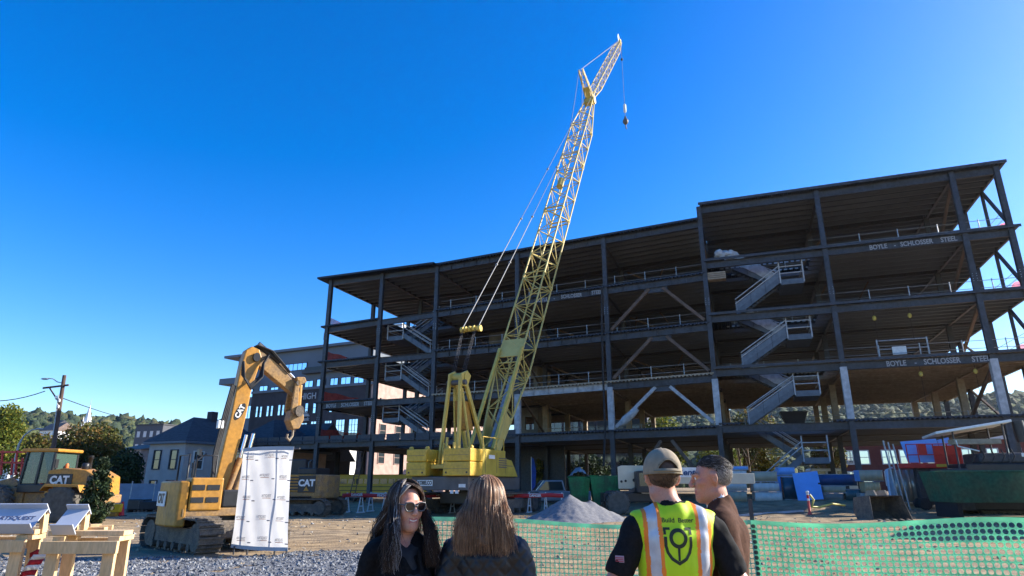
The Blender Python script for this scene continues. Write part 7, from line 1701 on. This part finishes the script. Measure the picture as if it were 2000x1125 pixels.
mi = np.concatenate([mi, np.where(RNG.random(420) < 0.5, 2, 0), np.where(RNG.random(420) < 0.12, 2, np.where(RNG.random(420) < 0.4, 1, 0))])
strands('hair', pa + pb + pc + fl_ + fr_, 0.0014, hd, mi, o, sc)
# sunglasses
sg = MB(); TV = lambda p: Vector(T(p)) * sc; frm = mat('grey_frame', (0.07, 0.07, 0.075), 0.35, var=0.1); lensm = mat('dark_lens', (0.012, 0.008, 0.008), 0.06, var=0, spec=0.8)
sgo = None
for x in (-1, 1):
    ring = [TV((x * 0.034 + 0.027 * math.copysign(abs(math.cos(a)) ** 0.75, math.cos(a)), -0.116 + 0.008 * abs(x * 0.034 + 0.027 * math.cos(a)) / 0.06, 0.011 + 0.0225 * math.copysign(abs(math.sin(a)) ** 0.8, math.sin(a)) + (0.004 if math.cos(a) * x > 0.6 else 0))) for a in np.linspace(0, 2 * PI, 24, endpoint=False)]
    sg.pipe(ring, 0.0042 * sc, 6, closed=True); sg.pipe([TV((x * 0.060, -0.108, 0.02)), TV((x * 0.078, -0.06, 0.022)), TV((x * 0.082, 0.0, 0.018))], 0.0035 * sc, 6)
    if sgo is None: sgo = empty('sunglasses', (0, 0, 0)); sgo.parent = o
    mb = MB(); mb.add(ring, [tuple(range(24))]); mb.build('lens', lensm, sgo, solid=0.002)
sg.pipe([TV((-0.009, -0.118, 0.016)), TV((0, -0.121, 0.018)), TV((0.009, -0.118, 0.016))], 0.0035 * sc, 6); sg.build('frame', frm, sgo)

# ------------------------------------------------ woman with straight light brown hair, seen from behind
o = empty('person', ground_person(951, 3.38), R(176), 'person with long light brown hair and black quilted jacket, back to the camera', 'person'); sc = 1.605 / 1.75
P = dict(sh=0.17, w=1.0, d=1.0, bust=True, zs=1.41, elbR=(-0.25, 0.05, 1.13), wriR=(-0.24, -0.08, 0.93), elbL=(0.25, 0.05, 1.13), wriL=(0.24, -0.08, 0.93), arm=0.95)
b, T, A = body_with_head(o, P, sc, sk, 0, 2, True); eyes(b, T, A, sc)
def quilt(V):
    u, v = (V[:, 0] + V[:, 2] * 0.9) / 0.075, (V[:, 0] - V[:, 2] * 0.9) / 0.075
    q = np.minimum(np.abs(u - np.round(u)), np.abs(v - np.round(v))); sm_ = np.abs(V[:, 0]) < 0.006
    return 0.010 * np.clip(q * 2.2, 0, 0.55) + 0.006 * fnoise(V, 11, 4.0) - 0.006 * sm_
s = SDF((-0.42, -0.32, 0.78), (0.42, 0.32, 1.60), 0.0062); figure(s, P, 0.02, legs=False); s.cone((0, 0.028, 1.46), (0, 0.015, 1.52), 0.07, 0.065, 0.02); s.cone((0, 0.015, 1.49), (0, 0.0, 1.68), 0.062, 0.066, 0.008, cut=True); s.half(lambda X, Y, Z: 0.82 - Z)
sdf_obj('quilted_jacket', s, mat('black_quilt', (0.012, 0.012, 0.014), 0.5, var=0.2, scale=40), o, sc, disp=quilt)
mb = MB(); mb.box(Vector((0.262, 0.03, 1.285)) * sc, (0.006, 0.04, 0.05)); mb.build('sleeve_patch', mat('patch_pink', (0.45, 0.25, 0.26), 0.7, var=0.3, scale=60), o)
trousers(o, P, sc, mat('navy_denim', (0.02, 0.025, 0.045), 0.8, var=0.2)); shoes(o, sc, M['blackm'])
hb_ = [mat('hair_brown', (0.16, 0.078, 0.038), 0.4, var=0.2, scale=30, spec=0.45), mat('hair_light_brown', (0.38, 0.215, 0.115), 0.4, var=0.2, scale=30, spec=0.45), mat('hair_deep_brown', (0.10, 0.048, 0.025), 0.4, var=0.2, scale=30, spec=0.45)]
def curtain(s):
    s.cone(T((0, 0.04, 0.0)), (0, 0.115, 1.47), 0.082, 0.085, 0.04, sq=0.55)
hair_shell(o, T, A, sc, hb_[2], 0.010, lambda x, y, z: np.maximum(-(y + 0.03), -(z + 0.21)), extra=curtain)
pa, az = scalp_fall(4000, -105, 105, 1.432, wave=0.004, wl_=10, T=T, A=A, m=22, back=0.150, side_front=0.05, spread=0.42, lift=0.016)
pb, az2 = scalp_fall(500, -112, -70, 1.445, wave=0.005, wl_=10, T=T, A=A, m=22, back=0.14, side_front=0.04, spread=0.8, lift=0.018); pc, az3 = scalp_fall(500, 70, 112, 1.445, wave=0.005, wl_=10, T=T, A=A, m=22, back=0.14, side_front=0.04, spread=0.8, lift=0.018)
al = np.concatenate([az, az2, az3]); band = np.array([noise.noise(Vector((a * 0.16, 3.3, 0))) for a in al]); mi = np.where(band + RNG.normal(0, 0.22, len(al)) > 0.08, 1, 0); mi = np.where(band + RNG.normal(0, 0.2, len(al)) < -0.28, 2, mi)
strands('hair', pa + pb + pc, 0.0015, hb_, mi, o, sc)

# ------------------------------------------------ man in the safety vest, seen from behind
o = empty('person', ground_person(1308, 3.42), R(180), 'person in khaki cap, black polo shirt and neon safety vest, back to the camera', 'person'); sc = 1.735 / 1.75
vm_o = o
P = dict(sh=0.198, w=1.1, d=1.08, belly=True, waist=0.152, zs=1.415, elbR=(-0.305, 0.03, 1.15), wriR=(-0.24, -0.16, 0.98), elbL=(0.31, 0.03, 1.15), wriL=(0.25, -0.16, 0.99), arm=1.04)
sk2 = skin('skin_ruddy', (0.46, 0.24, 0.17))
b, T, A = body_with_head(o, P, sc, sk2, 4, 3, off=(0.035, 0, 0.0)); eyes(b, T, A, sc)
s = SDF((-0.46, -0.34, 0.86), (0.46, 0.32, 1.60), 0.0066); figure(s, P, 0.010, legs=False, forearm=False)
for x, e in ((-1, P['elbR']), (1, P['elbL'])):
    S_ = np.array((x * 0.198, 0.012, 1.39)); E_ = np.array(e); M_ = S_ + (E_ - S_) * 0.74; s.cone(S_, M_, 0.066, 0.070, 0.02); dv = (E_ - S_) / np.linalg.norm(E_ - S_); c2 = S_ + dv * 0.21
    s.half(lambda X, Y, Z, c2=c2, dv=dv, x=x: np.where(x * X > 0.2, (X - c2[0]) * dv[0] + (Y - c2[1]) * dv[1] + (Z - c2[2]) * dv[2] - 0.02, -1))
s.cone((0.005, 0.03, 1.45), (0.018, 0.02, 1.515), 0.07, 0.066, 0.012); s.cone((0.01, 0.02, 1.50), (0.03, 0.0, 1.7), 0.06, 0.064, 0.006, cut=True); s.half(lambda X, Y, Z: 0.88 - Z)
pk = mat('black_polo', (0.011, 0.011, 0.012), 0.85, var=0.3, scale=70, spec=0.15, bump=0.25, bscale=500, bdist=0.001)
sdf_obj('polo_shirt', s, pk, o, sc, disp=lambda V: 0.010 * fnoise(V, 12, 3.0, (1, 1, 0.6)) + 0.005 * fnoise(V, 26, 7.0))
mb = MB(); pq = Vector((0.292, 0.092, 1.265)); mb.box(pq * sc, (0.045, 0.004, 0.03), rot=Matrix.Rotation(R(-35), 3, 'Z')); fp = mb.build('sleeve_flag', mat('flag_patch', (0.40, 0.28, 0.34), 0.7, var=0), o)
for k in range(3): mb = MB(); mb.box((pq + Vector((0.001, 0.0025, -0.010 + 0.008 * k))) * sc, (0.042, 0.004, 0.0035), rot=Matrix.Rotation(R(-35), 3, 'Z')); mb.build('stripe', mat('patch_red', (0.42, 0.06, 0.08), 0.7, var=0), fp)
# vest with its tapes
s = SDF((-0.34, -0.34, 0.72), (0.34, 0.32, 1.56), 0.0055); Pv = dict(P); figure(s, Pv, 0.024, arms=False, legs=False)
s.cone((-0.1, 0.055, 1.445), (0.1, 0.055, 1.445), 0.062, k=0.03); s.cone((0.0, 0.05, 1.475), (0.0, 0.05, 1.475), 0.07, k=0.03); s.cone((0.008, 0.03, 1.555), (0, -0.1, 1.50), 0.076, 0.09, 0.012, cut=True); s.cone((0, -0.12, 1.50), (0, -0.2, 1.2), 0.09, 0.02, 0.012, cut=True)
for x in (-1, 1): s.cone((x * 0.245, 0.012, 1.40), (x * 0.275, 0.012, 1.16), 0.072, 0.07, 0.015, cut=True, sq=1.6)
s.half(lambda X, Y, Z: np.maximum(0.76 - Z, np.abs(X) - 0.285))
neon = mat('neon_yellow', (0.56, 0.80, 0.015), 0.6, var=0.05, scale=6, sheen=0.1, tl=0.12); nor = mat('neon_orange', (0.85, 0.22, 0.02), 0.6, var=0.05); slv = mat('reflective_silver', (0.48, 0.49, 0.52), 0.35, 0.2, var=0.12, scale=20)
def tapes(C):
    xx = np.abs(C[:, 0]); c = 0.125 + 0.032 * np.clip((1.44 - C[:, 2]) / 0.3, -1, 1.2) * -0.25; dd = np.abs(xx - c); r = np.zeros(len(C), int); r = np.where(dd < 0.042, 1, r); r = np.where(dd < 0.023, 2, r)
    low = np.abs(C[:, 2] - 0.88); r = np.where((low < 0.04), 1, r); r = np.where(low < 0.024, 2, r); return r
def vfold(V): return 0.014 * fnoise(V, 9, 6.0, (1.3, 1, 0.35)) + 0.006 * fnoise(V, 22, 2.0, (1.2, 1, 0.5)) + 0.006 * np.sin((V[:, 0] * 0.9 + (1.35 - V[:, 2]) * 0.55) * 42) * np.clip((1.25 - V[:, 2]) * 4, 0, 1) * (V[:, 1] > 0)
vo = sdf_obj('safety_vest', s, [neon, nor, slv], o, sc, tapes, lambda V: np.maximum(vfold(V), -0.005))
bvh = BVHTree.FromPolygons([v.co.copy() for v in vo.data.vertices], [tuple(p.vertices) for p in vo.data.polygons])
def decal(me, mm, name, parent, off=0.002):
    """lay flat print drawn in (x right as seen from behind, z) onto the back of the vest"""
    bm = bmesh.new(); bm.from_mesh(me); bmesh.ops.triangulate(bm, faces=bm.faces)
    for _ in range(3):
        e = [q for q in bm.edges if q.calc_length() > 0.012]
        if not e: break
        bmesh.ops.subdivide_edges(bm, edges=e, cuts=1); bmesh.ops.triangulate(bm, faces=bm.faces)
    for v in bm.verts:
        x, z = -v.co.x, v.co.y; h = bvh.ray_cast(Vector((x, 0.6, z)), Vector((0, -1, 0)))
        v.co = (h[0] + Vector((0, off, 0))) if h[0] else Vector((x, 0.15, z))
    m2 = bpy.data.meshes.new(name); bm.to_mesh(m2); bm.free(); m2.materials.append(mm); return link(name, m2, parent)
ink = mat('print_black', (0.025, 0.035, 0.02), 0.7, var=0)
def flat(polys):
    m_ = bpy.data.meshes.new('f'); V, F = [], []
    for p in polys: F.append(tuple(range(len(V), len(V) + len(p)))); V += [(a, b, 0) for a, b in p]
    m_.from_pydata(V, [], F); return m_
def ringp(cx, cz, r0, r1, a0, a1, n=22, sy=1.0):
    A_ = np.radians(np.linspace(a0, a1, n)); return [[(cx + r1 * math.cos(A_[i]), cz + sy * r1 * math.sin(A_[i])), (cx + r1 * math.cos(A_[i + 1]), cz + sy * r1 * math.sin(A_[i + 1])), (cx + r0 * math.cos(A_[i + 1]), cz + sy * r0 * math.sin(A_[i + 1])), (cx + r0 * math.cos(A_[i]), cz + sy * r0 * math.sin(A_[i]))] for i in range(n - 1)]
for tx, x in (('Build', -0.072), ('Better', 0.012)):
    tm = text_mesh(tx, 0.0305, bold=0.0004); tm.transform(Matrix.Translation((x + 0.022, 1.432, 0))); decal(tm, ink, 'lettering', vo)
def grow(me): me.transform(Matrix.Translation((cx, cz, 0)) @ Matrix.Scale(1.16, 4) @ Matrix.Translation((-cx, -cz, 0))); return me
cx, cz = -0.012, 1.352
decal(grow(flat(ringp(cx, cz, 0.022, 0.036, 0, 360, 30, 1.1))), ink, 'logo_ring', vo)
decal(grow(flat([[(cx - 0.005, cz - 0.035), (cx + 0.005, cz - 0.035), (cx + 0.004, cz - 0.088), (cx - 0.004, cz - 0.088)]])), ink, 'logo_stem', vo)
for sgn in (-1, 1):
    decal(grow(flat([[(cx + sgn * 0.030, cz + 0.042), (cx + sgn * 0.057, cz + 0.042), (cx + sgn * 0.057, cz + 0.032), (cx + sgn * 0.030, cz + 0.032)], [(cx + sgn * 0.047, cz + 0.032), (cx + sgn * 0.057, cz + 0.032), (cx + sgn * 0.057, cz + 0.014), (cx + sgn * 0.047, cz + 0.014)]])), ink, 'logo_bracket', vo)
    sh_ = []; pr = [(0.057, 0.006), (0.057, -0.03), (0.05, -0.058), (0.032, -0.085), (0.0, -0.105)]; pi = [(0.045, 0.006), (0.045, -0.03), (0.039, -0.053), (0.025, -0.074), (0.0, -0.091)]
    for i in range(4): sh_.append([(cx + sgn * pr[i][0], cz + pr[i][1]), (cx + sgn * pr[i + 1][0], cz + pr[i + 1][1]), (cx + sgn * pi[i + 1][0], cz + pi[i + 1][1]), (cx + sgn * pi[i][0], cz + pi[i][1])])
    decal(grow(flat(sh_)), ink, 'logo_shield', vo)
trousers(o, P, sc, mat('work_denim', (0.03, 0.04, 0.06), 0.8, var=0.2)); shoes(o, sc, M['bark'])
# hair under the cap, the cap
hm_ = [hairm('hair_short_brown', (0.085, 0.05, 0.032)), hairm('hair_short_mid', (0.14, 0.09, 0.06)), hairm('hair_short_dark', (0.04, 0.026, 0.018))]
hair_shell(o, T, A, sc, hm_[0], 0.006, lambda x, y, z: np.maximum(-(z + 0.05), -(y - 0.005)))
def short_hair(n, T, A, zlo, yfun, ln, grow, down=0.6, cap=90):
    out = []
    while len(out) < n:
        u = RNG.normal(size=3); u /= np.linalg.norm(u); q = np.array((u[0] * (0.077 + grow), 0.018 + u[1] * (0.097 + grow), 0.035 + u[2] * (0.088 + grow)))
        if not yfun(*q): continue
        t = np.array((0.15 * RNG.normal(), 0.75, -down + 0.2 * RNG.normal())); t -= u * (t @ u) * 0.85; t /= np.linalg.norm(t); L = ln * RNG.uniform(0.6, 1.2)
        out.append([T(q + t * L * f + u * L * 0.28 * f * (1.2 - f)) for f in np.linspace(0, 1, 5)])
    return out
ph_ = short_hair(2200, T, A, 0, lambda x, y, z: z < 0.085 and z > -0.058 and y > 0.005 and (z < 0.0 or abs(x) < 0.06), 0.014, 0.004, 1.0)
strands('hair', ph_, 0.0012, hm_, RNG.integers(0, 3, len(ph_)), o, sc)
kh = mat('khaki_cotton', (0.255, 0.21, 0.145), 0.9, var=0.12, scale=35, bump=0.15, bscale=300, bdist=0.001); kd = mat('khaki_strap', (0.21, 0.175, 0.12), 0.9, var=0.12, scale=35)
cpo = empty('cap', (0, 0, 0)); cpo.parent = o
mb = MB(); nu, nv = 48, 18; ok = {}
def cap_p(i, j, g=0.0):
    a = 2 * PI * i / nu; f = j / nv; ph = f * R(97); seam = 0.0016 * abs(math.sin(3 * a)) ** 0.3; rr = 0.018 + seam + g
    return Vector(T(((0.077 + rr) * math.sin(ph) ** 0.9 * math.sin(a), 0.016 + (0.099 + rr) * math.sin(ph) ** 0.9 * math.cos(a), 0.032 + (0.098 + rr) * (math.cos(ph) if ph < PI / 2 else math.cos(ph) * 1.0)))) * sc
V = [cap_p(i, j) for j in range(nv + 1) for i in range(nu)]; F = []
for j in range(nv):
    for i in range(nu):
        da = ((i + 0.5) / nu * 360 + 180) % 360 - 180; el = (j + 0.5) / nv
        if abs(da) < 33 and el < 0.90 and el > 0.66 + 0.22 * (da / 33) ** 2: continue       # opening above the strap
        F.append((j * nu + i, j * nu + (i + 1) % nu, (j + 1) * nu + (i + 1) % nu, (j + 1) * nu + i))
mb.add(V, F, 0, True); mb.build('crown', kh, cpo, flip=False, solid=0.003)
mb = MB(); mb.pipe([cap_p(i, 17.0, 0.002) for i in range(-6, 7)], 0.005, 6); mb.build('strap', kd, cpo)
mb = MB(); mb.pipe([cap_p(i, nv, 0.0) for i in range(nu)], 0.0035, 6, closed=True); mb.build('sweat_band', kd, cpo)
mb = MB(); mb.ball(cap_p(0, 0), 0.008, 2); mb.build('button', kd, cpo)
arch = [cap_p(k * 33 / 7.5 / 7 * 1.0, nv * (0.66 + 0.22 * (k / 7) ** 2), 0.001) for k in range(-7, 8)]
mb = MB(); mb.pipe(arch, 0.003, 6); mb.build('opening_trim', kd, cpo)
mb = MB(); V = []
for i in range(13):
    a = R(180 - 62 + 124 * i / 12)
    for r_ in (0.0, 0.5, 1.0): V.append(Vector(T(((0.094 + 0.0 * r_) * math.sin(a) * (1 - 0.1 * r_), 0.016 + 0.112 * math.cos(a) - 0.075 * r_ * abs(math.cos(a)) ** 0.5, 0.02 - 0.012 * r_))) * sc)
mb.add(V, [(i * 3 + k, i * 3 + 3 + k, i * 3 + 4 + k, i * 3 + 1 + k) for i in range(12) for k in range(2)], 0, True); mb.build('brim', kh, cpo, flip=False, solid=0.004)

# ------------------------------------------------ man in the brown suit, in profile
o = empty('person', ground_person(1395, 3.72), R(-104), 'person in brown suit jacket and white shirt with short greying hair, in profile', 'person'); sc = 1.735 / 1.75
P = dict(sh=0.205, w=1.1, d=1.12, zs=1.415, elbR=(-0.27, 0.03, 1.13), wriR=(-0.25, -0.10, 0.93), elbL=(0.265, 0.05, 1.12), wriL=(0.25, -0.07, 0.92), arm=1.05)
b, T, A = body_with_head(o, P, sc, skin('skin_tan', (0.46, 0.25, 0.175)), 8, 6); eyes(b, T, A, sc)
bm_s = mat('brown_wool', (0.070, 0.032, 0.020), 0.9, var=0.25, scale=90, spec=0.15, bump=0.2, bscale=260, bdist=0.001)
s = SDF((-0.42, -0.32, 0.70), (0.42, 0.32, 1.58), 0.0068); figure(s, P, 0.022, legs=False); s.ell((0, 0.02, 0.86), (0.2, 0.155, 0.16), 0.03)
s.cone((0, 0.028, 1.47), (0, 0.02, 1.515), 0.082, 0.074, 0.015); s.cone((0, 0.015, 1.47), (0, -0.01, 1.66), 0.062, 0.075, 0.008, cut=True); s.cone((0, -0.10, 1.50), (0, -0.19, 1.20), 0.065, 0.012, 0.01, cut=True)
for x in (-1, 1): s.cone((x * 0.075, -0.05, 1.47), (x * 0.085, -0.14, 1.33), 0.013, 0.02, 0.008); s.cone((x * 0.085, -0.14, 1.33), (x * 0.03, -0.165, 1.17), 0.02, 0.008, 0.008)
s.half(lambda X, Y, Z: 0.74 - Z)
sdf_obj('suit_jacket', s, bm_s, o, sc, disp=lambda V: 0.010 * fnoise(V, 10, 3.0, (1, 1, 0.6)) + 0.004 * fnoise(V, 25, 9.0))
s = SDF((-0.2, -0.25, 1.0), (0.2, 0.16, 1.60), 0.0065); figure(s, P, 0.010, arms=False, legs=False); s.cone((0, 0.024, 1.47), (0, 0.01, 1.548), 0.073, 0.066, 0.01); s.cone((0, 0.02, 1.50), (0, 0.0, 1.68), 0.058, 0.062, 0.005, cut=True); s.cone((0, -0.09, 1.55), (0, -0.11, 1.44), 0.03, 0.006, 0.008, cut=True); s.half(lambda X, Y, Z: np.maximum(1.02 - Z, np.abs(X) - 0.12)); sdf_obj('white_shirt', s, mat('white_cotton', (0.72, 0.73, 0.76), 0.8, var=0.04), o, sc)
trousers(o, P, sc, bm_s); shoes(o, sc, M['blackm'])
hs_ = [hairm('hair_black_brown', (0.034, 0.027, 0.023)), hairm('hair_salt', (0.30, 0.28, 0.265)), hairm('hair_pepper', (0.09, 0.078, 0.07))]
def hl(x, y, z):   # below the hairline when positive
    return np.maximum(-(z + 0.055) - 0.0, np.minimum(-(z - 0.076) - (y + 0.06) * 0.45 + 0.25 * np.maximum(np.abs(x) - 0.045, 0), -(y - 0.012)))
hair_shell(o, T, A, sc, [mat('hair_root', (0.035, 0.03, 0.027), 0.95, var=0.3, scale=60, spec=0.02), mat('hair_root_grey', (0.15, 0.135, 0.125), 0.95, var=0.35, scale=120, spec=0.02)], 0.0025, hl, pick=lambda q: (q[:, 2] + 0.25 * q[:, 1] + 0.012 * RNG.normal(size=len(q)) < 0.055).astype(int))
okf = lambda x, y, z: (z > -0.058) and (z > 0.076 - (y + 0.06) * 0.45 + 0.25 * max(abs(x) - 0.045, 0) + random.gauss(0, 0.003) or y > 0.018) and not (abs(x) > 0.07 and -0.035 < y < 0.022 and z < 0.03)
p1 = short_hair(3200, T, A, 0, lambda x, y, z: okf(x, y, z) and z > 0.06, 0.026, 0.004, 0.3) + short_hair(3400, T, A, 0, lambda x, y, z: okf(x, y, z) and z <= 0.065 and z > -0.05 + 0.03 * random.random(), 0.011, 0.003, 0.9)
zz_ = np.array([(np.array(q[0]) - T((0, 0, 0))) @ A for q in p1]); g_ = np.clip((0.085 - zz_[:, 2]) / 0.05, 0.08, 1) * 0.85; rr_ = RNG.random(len(p1)); mi = np.where(rr_ < g_, 1, np.where(rr_ < g_ + 0.2, 2, 0))
strands('hair', p1, 0.0013, hs_, mi, o, sc)
eb = []
for x in (-1, 1):
    for _ in range(90):
        f = random.random(); q = np.array((x * (0.016 + 0.032 * f), -0.106 + 0.016 * f + 0.004 * f, 0.032 + 0.006 * math.sin(f * 2.5) + random.gauss(0, 0.002))); eb.append([T(q + np.array((x * 0.012 * t, 0.002 * t, 0.003 * t))) for t in (0, 0.5, 1)])
strands('eyebrows', eb, 0.0009, hs_, np.zeros(len(eb)), o, sc)
